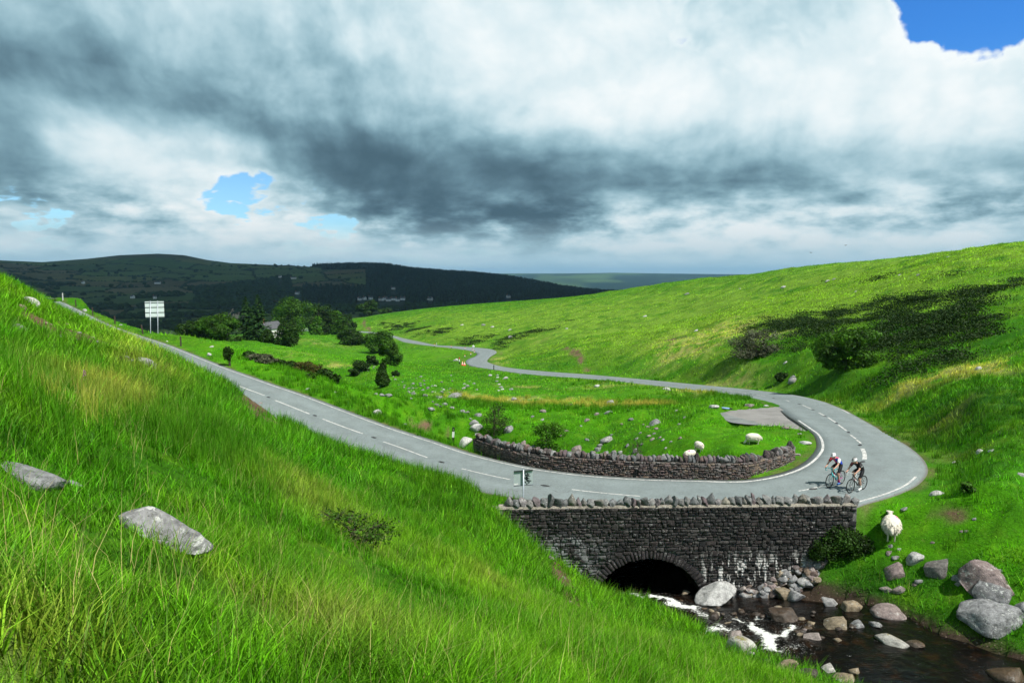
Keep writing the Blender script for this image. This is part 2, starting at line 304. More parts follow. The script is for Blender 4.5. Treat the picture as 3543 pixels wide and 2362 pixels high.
# skyline of the far land: pixel column -> pixel row, range of the crest, height of the foot
FS = np.array([(-900, 925, 3600), (-300, 912, 3700), (0, 911, 3800), (150, 915, 3900), (300, 905, 4000), (420, 893, 4100), (550, 887.5, 4100), (640, 891, 4050), (720, 905, 3900), (800, 914, 3700), (950, 919, 3500), (1080, 925, 3300), (1150, 923, 3200), (1250, 920, 3150), (1330, 922, 3100), (1420, 936, 3000), (1550, 946, 2900), (1650, 952, 2800), (1750, 963, 2700), (1850, 981, 2600), (1950, 1001, 2500), (2040, 1014, 2400), (2300, 1030, 2400), (4400, 1030, 2400)], float)
FA = np.array([math.atan2(ray(p, 949)[0], ray(p, 949)[1]) for p in FS[:, 0]])
FH = np.array([(949-p[1])/F*p[2] for p in FS])
B2 = np.array([(-900, 940), (1300, 950), (1590, 949), (1700, 946), (1850, 946), (2000, 945.5), (2120, 943.5), (2250, 945.5), (2450, 948), (2600, 949), (4400, 946)], float)
BA = np.array([math.atan2(ray(p, 949)[0], ray(p, 949)[1]) for p in B2[:, 0]])
def far_land(az, r):
    rc = np.interp(az, FA, FS[:, 2]); hc = np.interp(az, FA, FH)
    floor = -60+6*fbm(r*np.sin(az)/260, r*np.cos(az)/260, 2., 3)
    s = sstep(r, 1250, rc)**1.25
    x, y = r*np.sin(az), r*np.cos(az)
    h = floor+(hc-floor)*s+16*fbm(x/420, y/420, 5., 4)*np.sin(np.clip(s, 0, 1)*math.pi)
    after = sstep(r, rc, rc*1.9)
    h = h*(1-after)+(-150)*after
    h2c = np.interp(az, BA, (949-B2[:, 1])/F*10500)
    s2 = sstep(r, 6000, 10500)
    h = h+(h2c-h)*s2*(r > 5500)+s2*(1-s2)*130*fbm(x/1400, y/1400, 8., 4)*(r > 5500)
    s3 = sstep(r, 10800, 17000)
    return h*(1-s3)+(-190)*s3
def seg_dist(x, y, line, half, zs):
    """distance outside a ribbon (negative inside), its height and the ribbon index, for points near it"""
    d = np.full(x.shape, 1e9); zz = np.zeros(x.shape); ii = np.zeros(x.shape, int)
    lo, hi = line[:, :2].min(0)-45, line[:, :2].max(0)+45
    sel = np.where((x > lo[0]) & (x < hi[0]) & (y > lo[1]) & (y < hi[1]))[0]
    for c in range(0, len(sel), 20000):
        k = sel[c:c+20000]
        dx = x[k, None]-line[None, ::2, 0]; dy = y[k, None]-line[None, ::2, 1]
        q = np.hypot(dx, dy)-half[None, ::2]
        j = q.argmin(1); jj = j*2
        # refine against the two neighbouring segments
        best = q[np.arange(len(k)), j]
        zb = zs[jj].copy()
        for o in (-2, 2):
            j2 = np.clip(jj+o, 0, len(line)-1)
            ax, ay = line[jj, 0], line[jj, 1]; bx, by = line[j2, 0]-ax, line[j2, 1]-ay
            L2 = bx*bx+by*by+1e-9; t = np.clip(((x[k]-ax)*bx+(y[k]-ay)*by)/L2, 0, 1)
            dd = np.hypot(x[k]-ax-t*bx, y[k]-ay-t*by)-(half[jj]*(1-t)+half[j2]*t)
            m_ = dd < best
            best = np.where(m_, dd, best); zb = np.where(m_, zs[jj]*(1-t)+zs[j2]*t, zb)
        d[k] = best; zz[k] = zb; ii[k] = jj
    return d, zz, ii
def in_poly(x, y, poly):
    p = np.array(poly)[:, :2]; ins = np.zeros(x.shape, bool); j = len(p)-1
    for i in range(len(p)):
        c = ((p[i, 1] > y) != (p[j, 1] > y)) & (x < (p[j, 0]-p[i, 0])*(y-p[i, 1])/(p[j, 1]-p[i, 1]+1e-12)+p[i, 0]); ins ^= c; j = i
    return ins
BR0, BR1 = np.array([-.55, 27.3]), np.array([14.45, 27.75])      # the bridge face runs between these two points
def land(x, y, masks=False):
    x = np.asarray(x, float); y = np.asarray(y, float); sh = x.shape; x = x.ravel(); y = y.ravel()
    r = np.maximum(np.hypot(x, y), .3); az = np.arctan2(x, y); azc = np.clip(az, R(-84), R(84))
    t = bilin(base, AZ0, LR0, azc, np.clip(np.log(r), LR0[0], LR0[-1]))
    back = sstep(np.abs(az), R(84), R(180)); t = t*(1-back)+.02*back
    near = t*r
    f = sstep(r, 520, 760)
    far = np.zeros_like(r); k = r > 480
    far[k] = far_land(az[k], r[k])
    z = near*(1-f)+far*f
    rd, rz, ri = seg_dist(x, y, RMID, RW, RMID[:, 2]); sdn, sz, si = seg_dist(x, y, SMID, SW, SMID[:, 2])
    hum = sstep(rd, .5, 4.)*(1-sstep(r, 380, 520))
    rough = np.where(x < 18, 1., 1.)*hum
    z = z+rough*(.16*fbm(x/2.3, y/2.3, 1., 3)+.07*fbm(x/.8, y/.8, 4., 2)+np.minimum(r/90, 1)*.6*fbm(x/9, y/9, 6., 3)+sstep(r, 30, 42)*.42*fbm(x/3.6, y/3.6, 9., 3))
    # tussocks of the near hillside
    z = z+sstep(r, 30, 18)*hum*.06*np.abs(fbm(x/.42, y/.42, 7., 2))
    # road bed and verge: level just outside, 60 mm lower under the tarmac
    w = sstep(rd, 3.2+np.minimum(r/40, 2), .35)
    z = z*(1-w)+(rz+.02+.05*sstep(rd, .3, 2))*w
    z = np.where(rd < -.35, rz-.07, z)
    infront = (x > BR0[0]-.2) & (x < BR1[0]+.1) & (y > 26.8) & (y < 28.4)
    foot = np.interp(x, [-.6, 2, 4, 8, 9.5, 12, 14.2, 14.8], [-9.9, -11.6, -12.9, -13.0, -12.5, -11.7, -10.75, -10.2])
    fy = BR0[1]+(x-BR0[0])*.03
    z = np.where(infront & (y < fy+.34), np.minimum(z, foot), z)
    lay = in_poly(x, y, LAY); z = np.where(lay, LPL[0]+LPL[1]*x+LPL[2]*y-.05, z)
    # stream bed and banks
    steep = np.where(y < 28, .75, .9)
    bank = sz+.06+np.clip(sdn, 0, 30)*steep
    inside = sdn < 0
    zc = np.where(inside, sz-.16-.35*sstep(-sdn, 0, 1.2), np.minimum(z, np.where(sdn < 6, bank, 1e9)))
    zc = np.where(sdn < 8, zc, z)
    culvert = (x > 2.9) & (x < 8.5) & (y > 27) & (y < 35)
    face_y = BR0[1]+(x-BR0[0])*(BR1[1]-BR0[1])/(BR1[0]-BR0[0])
    keep = (rd < .12) & ~culvert & ((y > face_y+.34) | (x > BR1[0]+.3) | (x < BR0[0]-.6))                    # under the carriageway the culvert takes the water
    fade = sstep(y, 60, 50)*sstep(sdn, 8, 6.5)
    z = np.where(keep, z, z*(1-fade)+zc*fade)
    if masks: return z.reshape(sh), rd.reshape(sh), sdn.reshape(sh), r.reshape(sh), lay.reshape(sh)
    return z.reshape(sh)
def ground_at(px, py, rmin=1.2, rmax=1500):
    """where the line of sight through a pixel of the photograph meets the land"""
    d = ray(px, py); h = math.hypot(d[0], d[1]); rr = np.exp(np.linspace(math.log(rmin), math.log(rmax), 1500))
    z = land(rr*d[0]/h, rr*d[1]/h); s = rr*d[2]/h
    k = np.where(s < z)[0]
    if len(k) == 0: return None
    i = max(k[0], 1); f0, f1 = s[i-1]-z[i-1], s[i]-z[i]; t = f0/(f0-f1+1e-12); t = min(max(t, 0), 1); r = rr[i-1]*(1-t)+rr[i]*t
    x, y = r*d[0]/h, r*d[1]/h
    return np.array([x, y, float(land(np.array([x]), np.array([y]))[0])])
# ------------------------------------------------------------------ mesh helpers
def mesh_np(name, v, f, mats=(), smooth=False, mi=None, attrs=None):
    v = np.asarray(v, np.float32); me = bpy.data.meshes.new(name)
    f = np.asarray(f) if not isinstance(f, list) else f
    if isinstance(f, np.ndarray) and f.ndim == 2:
        nf, k = f.shape; me.vertices.add(len(v)); me.vertices.foreach_set('co', v.ravel())
        me.loops.add(nf*k); me.loops.foreach_set('vertex_index', f.astype(np.int32).ravel())
        me.polygons.add(nf); me.polygons.foreach_set('loop_start', np.arange(0, nf*k, k, dtype=np.int32))
        me.update(calc_edges=True)
    else: me.from_pydata([tuple(map(float, p)) for p in v], [], [tuple(int(i) for i in q) for q in f])
    for m_ in mats: me.materials.append(m_)
    if mi is not None: me.polygons.foreach_set('material_index', np.asarray(mi, np.int32))
    if smooth: me.polygons.foreach_set('use_smooth', np.ones(len(me.polygons), bool))
    for k_, a in (attrs or {}).items():
        a = np.asarray(a, np.float32)
        if a.ndim == 2: at = me.attributes.new(k_, 'FLOAT_VECTOR', 'POINT'); at.data.foreach_set('vector', a.ravel())
        else: at = me.attributes.new(k_, 'FLOAT', 'POINT'); at.data.foreach_set('value', a)
    me.update(); me.validate()
    return me
def obj(name, me, parent=None, loc=None, rot=None, scale=None):
    o = bpy.data.objects.new(name, me); COL.objects.link(o)
    if parent is not None: o.parent = parent
    if loc is not None: o.location = [float(a) for a in loc]
    if rot is not None: o.rotation_euler = rot
    if scale is not None: o.scale = scale if hasattr(scale, '__len__') else (scale,)*3
    return o
def tag(o, label=None, cat=None, group=None, kind=None):
    if label: o['label'] = label
    if cat: o['category'] = cat
    if group: o['group'] = group
    if kind: o['kind'] = kind
    return o
def empty(name, loc, rz=0): return obj(name, None, None, loc, (0, 0, rz))
def mat(name):
    m_ = bpy.data.materials.new(name); m_.use_nodes = True; n = NT(m_.node_tree); n.nodes.clear()
    b = n.new('ShaderNodeBsdfPrincipled'); o = n.new('ShaderNodeOutputMaterial'); n.links.new(b.outputs[0], o.inputs[0])
    n.b = b; n.out = o; n.mat = m_
    b.inputs['Specular IOR Level'].default_value = .25; b.inputs['Roughness'].default_value = .8
    return m_, n
def bump(n, h, strength=.5, dist=.02):
    b = n.new('ShaderNodeBump'); b.inputs['Strength'].default_value = strength; b.inputs['Distance'].default_value = dist; n.put(b.inputs['Height'], h)
    n.links.new(b.outputs[0], n.b.inputs['Normal']); return b
def flat_mat(name, col, rough=.6, metal=0., var=.12, scale=8., spec=.3):
    m_, n = mat(name); c = n.new('ShaderNodeTexCoord').outputs['Object']
    k = n.lin(n.noise(c, scale, 4, .6), .3, .7, 1-var, 1+var)
    n.put(n.b.inputs['Base Color'], n.vm('SCALE', tuple(col), scale=k)); n.b.inputs['Roughness'].default_value = rough; n.b.inputs['Metallic'].default_value = metal; n.b.inputs['Specular IOR Level'].default_value = spec
    return m_
# ------------------------------------------------------------------ the land as one height grid
AZ = np.concatenate([np.linspace(R(-180), R(-82), 22)[:-1], np.linspace(R(-82), R(-41), 42)[:-1], np.linspace(R(-41), R(41), 400), np.linspace(R(41), R(82), 42)[1:], np.linspace(R(82), R(180), 22)[1:]])
RR = np.concatenate([np.exp(np.arange(math.log(.9), math.log(62), .0095)), np.exp(np.arange(math.log(62), math.log(600), .0115)), np.exp(np.arange(math.log(600), math.log(4600), .018)), np.exp(np.arange(math.log(4600), math.log(26000), .03))])
GA, GR = np.meshgrid(AZ, RR, indexing='ij'); GX, GY = GR*np.sin(GA), GR*np.cos(GA)
GZ, GRD, GSD, _, GLAY = land(GX, GY, True)
LRR = np.log(RR)
def gidx(az, lr):
    i = np.clip(np.searchsorted(AZ, az)-1, 0, len(AZ)-2); j = np.clip(np.searchsorted(LRR, lr)-1, 0, len(RR)-2)
    a = np.clip((az-AZ[i])/(AZ[i+1]-AZ[i]), 0, 1); b = np.clip((np.exp(lr)-RR[j])/(RR[j+1]-RR[j]), 0, 1)
    return i, j, a, b
def gget(arr, x, y):
    x, y = np.asarray(x, float), np.asarray(y, float)
    i, j, a, b = gidx(np.arctan2(x, y), np.log(np.maximum(np.hypot(x, y), .9)))
    return arr[i, j]*(1-a)*(1-b)+arr[i+1, j]*a*(1-b)+arr[i, j+1]*(1-a)*b+arr[i+1, j+1]*a*b
def zat(x, y): return gget(GZ, x, y)
def ground_at(px, py, rmin=1.5, rmax=20000):
    d = ray(px, py); h = math.hypot(d[0], d[1]); rr = np.exp(np.linspace(math.log(rmin), math.log(rmax), 2500))
    z = zat(rr*d[0]/h, rr*d[1]/h); s = rr*d[2]/h; k = np.where(s < z)[0]
    if len(k) == 0: i = np.argmin(np.abs((s-z)/rr)); r = rr[i]
    else:
        i = max(k[0], 1); f0, f1 = s[i-1]-z[i-1], s[i]-z[i]; t = min(max(f0/(f0-f1+1e-12), 0), 1); r = rr[i-1]*(1-t)+rr[i]*t
    x, y = r*d[0]/h, r*d[1]/h
    return np.array([x, y, float(zat(x, y))])
def blobs(x, y, lst):
    """soft ellipses on the ground, given by centre, half width and half height in the photograph's pixels"""
    a, l = np.arctan2(x, y), np.log(np.maximum(np.hypot(x, y), .9)); acc = np.zeros(np.shape(x))
    for (px, py, w, h, amp) in lst:
        c = ground_at(px, py); a0, l0 = math.atan2(c[0], c[1]), math.log(math.hypot(c[0], c[1]))
        u = ground_at(px, py-h); v = ground_at(px, py+h)
        hl = max(abs(math.log(math.hypot(u[0], u[1]))-math.log(math.hypot(v[0], v[1])))/2, .012)
        hl = min(hl, .35)
        acc = acc+amp*np.exp(-((a-a0)/(w/F))**2-((l-l0)/hl)**2)
    return acc
# ------------------------------------------------------------------ far land: fields, hedges and woods
FROT = R(24); FC, FS_ = math.cos(FROT), math.sin(FROT)
def field_cells(x, y):
    """nearest and second nearest field centre (square metric, staggered rows) and a number for the field"""
    wx = x+45*fbm(x/330, y/330, 1., 2); wy = y+45*fbm(x/330, y/330, 6., 2)
    u = (wx*FC+wy*FS_)/175; v = (-wx*FS_+wy*FC)/240
    iu, iv = np.floor(u), np.floor(v); best = np.full(u.shape, 1e9); sec = np.full(u.shape, 1e9); idn = np.zeros(u.shape)
    for di in (-2, -1, 0, 1, 2):
        for dj in (-2, -1, 0, 1, 2):
            a, b = iu+di, iv+dj
            h1 = (np.sin(a*127.1+b*311.7)*43758.5453) % 1; h2 = (np.sin(a*269.5+b*183.3)*43758.5453) % 1
            d = np.maximum(np.abs(u-(a+.1+.8*h1)), np.abs(v-(b+.1+.8*h2)))*190
            nb = d < best; sec = np.where(nb, best, np.minimum(sec, d)); idn = np.where(nb, (np.sin(a*12.9898+b*78.233)*43758.5453) % 1, idn); best = np.where(nb, d, best)
    return best, sec, idn
def wood_mask(x, y):
    r = np.hypot(x, y); az = np.arctan2(x, y); px = CX+F*np.tan(az)/1.0
    s = sstep(r, 1250, np.interp(az, FA, FS[:, 2]))
    w = fbm(x/260, y/260, 3.3, 3)
    left_edge = 1085-420*sstep(.93-s, .1, .85)
    forest = (px > left_edge+60*w) & (s > .015+.02*w) & (r < 5000) & (r > 1200)
    clear = (px > 1125) & (px < 1265+30*w) & (s > .40) & (s < .78)
    forest &= ~((px < 1270) & (s > .25) & (s < .80+.1*w) & (px > 1010))
    strips = (w > .36) & (px < 1150) & (s < .5) & (r > 750)
    belt = (fbm(x/420, y/90, 9.1, 3) > .12) & (r > 640) & (r < 1500) & (px < 2000)
    return forest, strips | belt
# ------------------------------------------------------------------ colour of the vegetation by place (what grows there)
LUSH = np.array((.038, .165, .003)); TURF = np.array((.060, .215, .003)); PALE = np.array((.135, .245, .022)); STRAW = np.array((.40, .34, .13)); RUSH = np.array((.014, .070, .004)); OLIVE = np.array((.070, .150, .006)); SOIL = np.array((.125, .078, .05))
DRY = [(250, 1390, 130, 40, 1.1), (330, 1330, 130, 40, .6), (470, 1400, 110, 50, .5), (1000, 1660, 200, 60, .35), (700, 1890, 220, 60, .45), (1150, 2230, 260, 80, .45), (120, 2230, 200, 120, .45), (1640, 1960, 160, 60, .4), (1230, 1900, 140, 50, .4), (2450, 1180, 130, 45, .9), (2330, 1205, 80, 40, .6), (2550, 1130, 120, 26, .5), (2700, 1150, 90, 20, .6),
       (3300, 1290, 130, 26, .8), (3460, 1265, 100, 24, .8), (3150, 1330, 90, 20, .5), (2100, 1330, 160, 8, .5), (2480, 1352, 110, 12, 1.3), (2380, 1345, 60, 10, 1.1), (1750, 1385, 150, 12, 1.3), (1650, 1380, 90, 12, 1.1), (2050, 1400, 160, 12, 1.1), (1900, 1395, 120, 8, 1.), (2250, 1398, 90, 8, 1.), (1560, 1372, 60, 8, .9), (1850, 1340, 110, 6, .8), (1850, 1172, 60, 14, .3), (1000, 1230, 80, 14, .4), (1170, 1265, 60, 10, .8), (1120, 1190, 90, 8, .5),
       (3250, 1480, 90, 40, .4), (3020, 1420, 60, 20, .5), (3350, 1560, 90, 40, .35), (1720, 1250, 40, 16, .8), (2850, 1390, 80, 12, .4), (560, 1225, 90, 18, .6), (420, 1150, 60, 10, .4)]
PAL = [(2500, 1060, 700, 70, .9), (3200, 960, 500, 60, .8), (2000, 1090, 450, 50, .8), (2900, 1010, 500, 60, .75), (1650, 1110, 300, 35, .9), (3400, 1010, 250, 50, .6), (1400, 1110, 160, 18, .9), (2300, 1150, 300, 40, .5), (2750, 1100, 260, 40, .6)]
DRK = [(2250, 1505, 110, 16, .6), (2060, 1520, 110, 20, .55), (1930, 1480, 120, 14, .4), (1660, 1445, 110, 14, .5), (1480, 1390, 120, 12, .4), (2330, 1540, 60, 14, .5), (1900, 1350, 160, 8, .4), (1700, 1320, 90, 10, .4), (1250, 1400, 90, 12, .35), (1010, 1320, 120, 10, .35), (2560, 1560, 60, 10, .25), (2700, 1500, 60, 10, .25), (3200, 1860, 90, 16, .3), (3400, 1850, 90, 26, .35), (1550, 1260, 90, 10, .4), (1300, 1200, 100, 8, .35), (3300, 1480, 300, 90, .8), (3450, 1350, 220, 50, .7), (3000, 1330, 260, 50, .6), (2700, 1280, 220, 30, .4), (2000, 1250, 220, 22, .35), (3100, 2030, 200, 60, .75), (3350, 2130, 160, 50, .7), (2880, 1960, 110, 60, .7), (600, 1530, 260, 90, .5), (200, 1520, 220, 70, .55), (500, 1340, 260, 60, .4), (900, 1950, 320, 100, .35), (250, 2150, 250, 80, .4), (1300, 1750, 200, 60, .3), (3500, 1180, 160, 50, .5)]
BRN = [(190, 1135, 55, 10, 1.5), (245, 1155, 50, 14, 1.8), (300, 1178, 45, 14, 1.7), (430, 1235, 36, 10, 1.4), (905, 1412, 90, 10, 1.6), (970, 1442, 60, 8, 1.5), (1960, 2010, 22, 30, 1.7), (1985, 2072, 30, 26, 1.8), (1925, 1950, 18, 16, 1.4), (3270, 1775, 60, 12, .9), (3330, 1792, 40, 10, .7), (1990, 1222, 26, 14, 1.2), (2010, 1250, 14, 16, 1.1), (1960, 1205, 22, 6, .9), (2030, 1283, 12, 10, .9), (1475, 1478, 30, 5, .9), (1430, 1458, 26, 4, .8), (1550, 1500, 14, 8, .6), (2340, 1170, 60, 6, .8),
       (1530, 1235, 50, 6, .45), (1600, 1240, 40, 6, .4), (1260, 1115, 8, 16, 1.1), (1277, 1138, 7, 10, 1.1), (80, 1080, 50, 14, .7), (3030, 1640, 0.1, .1, 0.)]
TRF = [(2650, 1540, 260, 70, 1.), (2350, 1490, 250, 60, .9), (3200, 1780, 250, 110, 1.), (3420, 1850, 200, 60, .8), (1900, 1450, 350, 60, .7), (1350, 1420, 250, 60, .8), (900, 1270, 300, 40, .8), (500, 1130, 250, 30, .7), (2000, 1370, 300, 30, .6), (1600, 1330, 250, 30, .5), (1050, 1215, 250, 30, .7), (1480, 1230, 160, 26, .7), (1250, 1180, 120, 26, .6)]
def cover(x, y):
    """dry, pale, dark, brown and turf shares"""
    x = np.asarray(x, float); y = np.asarray(y, float)
    return [np.clip(blobs(x, y, l), 0, 1.3) for l in (DRY, PAL, DRK, BRN, TRF)]
def mixc(a, b, t): return a*(1-t[..., None])+b*t[..., None]
def tint(x, y, cov, seed=0., jit=.0):
    dry, pal, drk, brn, trf = cov; r = np.hypot(x, y)
    n1 = fbm(x/3.1+seed, y/3.1, 1., 3); n2 = fbm(x/11, y/11, 2.+seed, 3); n3 = fbm(x/.6, y/.6, 3.+seed, 2)
    c = np.broadcast_to(LUSH, x.shape+(3,)).copy()
    c = mixc(c, OLIVE, np.clip(.25+.9*n2+.5*n1, 0, .75)*(1-np.clip(trf, 0, 1)))
    c = mixc(c, TURF, np.clip(trf, 0, 1))
    c = mixc(c, PALE, np.clip(pal*(.95+1.1*n1+.5*n2), 0, 1.))
    c = mixc(c, RUSH, np.clip(drk*(.8+.6*n1), 0, .9))
    n4 = fbm(x/1.2+seed, y/1.2, 5., 3); c = mixc(c, STRAW, np.clip(dry*(.30+1.0*n1+1.5*n4+.6*n3), 0, .75))
    c = mixc(c, RUSH*1.1, np.clip((n4+.5*n1-.12)*1.5, 0, .6)*np.where(r < 60, 1., .6)*(1-.55*np.clip(trf, 0, 1)))
    c = mixc(c, OLIVE*1.15, np.clip((n3-.15)*1.6, 0, .5))
    return c*(1+.28*n1+.22*n3)[..., None]
COV = cover(GX, GY)
GT = tint(GX, GY, COV)
nb = fbm(GX/.9, GY/.9, 8., 3)
brown = np.clip((COV[3]*(.9+.9*nb)-.35)*2.2, 0, 1)*(GR < 600)
brown = np.maximum(brown, np.clip(sstep(GRD, .55, .05)*(.4+.9*nb), 0, .8)*(GRD > -.4)*.7)
bed = sstep(GSD, .5+.25*nb, .02)*(GZ < -11.9)*(GY < 36)
GT = mixc(GT, SOIL*(1+.4*nb)[..., None], brown)
GT = mixc(GT, np.array((.045, .032, .022)), np.clip(bed, 0, 1))
farm = GR > 560
fx, fy = GX[farm], GY[farm]
b_, s_, idn = field_cells(fx, fy); fo, st = wood_mask(fx, fy)
pal_f = .72*np.array([(.06, .11, .02), (.085, .13, .022), (.11, .135, .034), (.05, .105, .018), (.14, .135, .05), (.07, .125, .024), (.11, .10, .042)])*1.15
ft = pal_f[(idn*6.999).astype(int)]*(.8+.35*((idn*91.7) % 1))[:, None]*(1+.15*fbm(fx/40, fy/40, 1., 3))[:, None]
moor = sstep(GZ[farm], 55, 80)*(GR[farm] < 5200); ft = mixc(ft, np.array((.05, .055, .02)), moor)
ft = np.where((s_-b_ < 7)[:, None]*(moor < .5)[:, None], np.array((.018, .035, .010)), ft)
ft = np.where((fo | st)[:, None], np.array((.014, .030, .012)), ft)
big = GR[farm] > 5200
fb = fbm(fx/520, fy/800, 4., 4); ft = np.where(big[:, None], mixc(np.array((.010, .028, .022))*np.ones((len(fx), 1)), np.array((.06, .11, .04)), np.clip(.15+1.6*fb, 0, 1)), ft)
GT[farm] = ft
print('land', round(time.time()-T0, 1))

def soil_ground_mat(name, far=False):
    m_, n = mat(name); p = n.new('ShaderNodeNewGeometry').outputs['Position']; c = n.attr('tint')
    if far:
        k = n.lin(n.noise(p, .03, 5, .6), .3, .7, .75, 1.25)
        n.put(n.b.inputs['Base Color'], n.vm('SCALE', c, scale=k)); n.b.inputs['Roughness'].default_value = .95; n.b.inputs['Specular IOR Level'].default_value = .05
        return m_
    k = n.mul(n.lin(n.noise(p, 9., 5, .65), .25, .75, .62, 1.38), n.lin(n.noise(p, 1.3, 4, .6), .3, .7, .85, 1.15))
    col = n.vm('SCALE', c, scale=k)
    dry = n.step(n.noise(n.vm('MULTIPLY', p, (1., .45, 1.)), 5.5, 5, .68), .60, .74, 0., .42)
    fresh = n.attr('soil', out='Fac')
    col = n.mix(n.mul(dry, n.sub(1., fresh)), col, (.20, .21, .055))
    stone = n.mul(fresh, n.step(n.vor(p, 9.), .22, .12, 0., .55)); col = n.mix(stone, col, (.30, .22, .19))
    n.put(n.b.inputs['Base Color'], col); n.b.inputs['Roughness'].default_value = .92; n.b.inputs['Specular IOR Level'].default_value = .08
    bump(n, n.add(n.noise(p, 14., 5, .7), n.mul(n.noise(p, 2.5, 4, .6), 1.4)), .9, .06)
    return m_
def sheet(name, j0, j1, m_):
    sl = slice(j0, j1+1); na, nr_ = len(AZ), j1-j0+1
    v = np.stack([GX[:, sl], GY[:, sl], GZ[:, sl]], -1).reshape(-1, 3)
    i, j = np.meshgrid(np.arange(na-1), np.arange(nr_-1), indexing='ij'); k = (i*nr_+j).ravel()
    f = np.stack([k, k+1, k+nr_+1, k+nr_], 1)
    if j0 == 0:                                    # close the sheet under the camera
        c = len(v); v = np.vstack([v, [[0, 0, v[:, 2][::nr_].mean()]]]); q = np.arange(na-1)*nr_
        f = np.vstack([f, np.stack([q, q+nr_, np.full(na-1, c), np.full(na-1, c)], 1)]); tt = np.vstack([GT[:, sl].reshape(-1, 3), LUSH]); bb = np.append(np.maximum(brown, bed)[:, sl].ravel(), 0)
        f = f.tolist() if False else f
        me = bpy.data.meshes.new(name)
        quad = f[:-(na-1)]; tri = f[-(na-1):, :3]
        me.vertices.add(len(v)); me.vertices.foreach_set('co', v.astype(np.float32).ravel())
        me.loops.add(quad.size+tri.size); me.loops.foreach_set('vertex_index', np.concatenate([quad.ravel(), tri.ravel()]).astype(np.int32))
        me.polygons.add(len(quad)+len(tri)); me.polygons.foreach_set('loop_start', np.concatenate([np.arange(len(quad))*4, quad.size+np.arange(len(tri))*3]).astype(np.int32)); me.update(calc_edges=True)
        me.materials.append(m_); me.polygons.foreach_set('use_smooth', np.ones(len(me.polygons), bool))
        at = me.attributes.new('tint', 'FLOAT_VECTOR', 'POINT'); at.data.foreach_set('vector', tt.astype(np.float32).ravel())
        at = me.attributes.new('soil', 'FLOAT', 'POINT'); at.data.foreach_set('value', bb.astype(np.float32))
    else: me = mesh_np(name, v, f, [m_], True, attrs={'tint': GT[:, sl].reshape(-1, 3)})
    return tag(obj(name, me), kind='structure')
JS = int(np.searchsorted(RR, 640)); JF = int(np.searchsorted(RR, 5300))
sheet('ground', 0, JS, soil_ground_mat('moor_grass_ground'))
sheet('valley_and_hill', JS, JF, soil_ground_mat('farmland', True))
sheet('far_hills', JF, len(RR)-1, soil_ground_mat('distant_land', True))
# ------------------------------------------------------------------ road
def mat_asphalt():
    m_, n = mat('worn_asphalt'); p = n.new('ShaderNodeNewGeometry').outputs['Position']; uv = n.new('ShaderNodeTexCoord').outputs['UV']; u, v, _ = n.sep(uv)
    g = n.noise(p, 38., 4, .75); g2 = n.noise(p, .9, 5, .6); g3 = n.noise(p, 6., 4, .6)
    track = n.add(n.m('EXPONENT', n.mul(n.m('POWER', n.mul(n.sub(n.m('ABSOLUTE', n.sub(u, .5)), .25), 11.), 2.), -1.)))
    k = n.add(n.lin(g, .3, .7, .66, 1.34), n.lin(g2, .3, .7, -.12, .12), n.lin(g3, .3, .7, -.08, .08), n.lin(n.noise(p, 15., 3, .7), .3, .7, -.16, .16), n.mul(track, .08))
    col = n.vm('SCALE', (.180, .212, .212), scale=k)
    crack = n.mul(n.step(n.vor(n.vm('ADD', p, n.vm('SCALE', n.noise(p, .6, 3, .6, out=1), scale=1.4)), .16, 'DISTANCE_TO_EDGE'), .006, .0), n.step(n.noise(p, .12, 2), .52, .6))
    col = n.mix(n.mul(crack, .45), col, (.06, .06, .055))
    rim = n.step(n.add(n.m('ABSOLUTE', n.sub(u, .5)), n.mul(n.sub(g3, .5), .05)), .465, .50)
    col = n.mix(n.mul(rim, .75), col, (.12, .105, .085))
    patch = n.step(n.noise(n.vm('MULTIPLY', p, (1., 1., .2)), .22, 3, .6), .60, .63, 0., .2); col = n.mix(patch, col, (.14, .15, .15))
    n.put(n.b.inputs['Base Color'], col); n.b.inputs['Roughness'].default_value = .85; n.b.inputs['Specular IOR Level'].default_value = .2
    bump(n, n.add(g, n.mul(g3, .5)), .35, .01); return m_
def ribbon(name, a, b, m_, cols=4, dz=0., thick=.0, parent=None, crown=0.):
    n_ = len(a); L = np.concatenate([[0], np.cumsum(np.linalg.norm(np.diff((a+b)/2, axis=0), axis=1))]); t = np.linspace(0, 1, cols+1)
    v = a[:, None]*(1-t[None, :, None])+b[:, None]*t[None, :, None]; v = v.copy(); v[..., 2] += dz+crown*(1-(2*t-1)**2)[None]
    k = (np.arange(n_-1)[:, None]*(cols+1)+np.arange(cols)[None]).ravel()
    f = np.stack([k, k+1, k+cols+2, k+cols+1], 1)
    up = np.cross(v[0, 1]-v[0, 0], v[1, 0]-v[0, 0])[2]
    if up < 0: f = f[:, ::-1]
    verts = v.reshape(-1, 3)
    if thick:
        m2 = len(verts); low = verts.copy(); low[:, 2] -= thick; verts = np.vstack([verts, low]); fl = f[:, ::-1]+m2
        e = []
        for c in (0, cols):
            q = np.arange(n_-1)*(cols+1)+c; s = np.stack([q, q+cols+1, q+cols+1+m2, q+m2], 1); e.append(s if (c == 0) == (up > 0) else s[:, ::-1])
        f = np.vstack([f, fl, *e])
    me = mesh_np(name, verts, f, [m_], True)
    uvl = me.uv_layers.new(name='uv'); vi = np.zeros(len(me.loops), np.int32); me.loops.foreach_get('vertex_index', vi)
    uu = np.tile(t, n_); vv = np.repeat(L, cols+1); uu = np.concatenate([uu, uu])[:len(verts)] if thick else uu; vv = np.concatenate([vv, vv])[:len(verts)] if thick else vv
    uvl.data.foreach_set('uv', np.stack([uu[vi], vv[vi]], 1).astype(np.float32).ravel())
    return obj(name, me, parent)
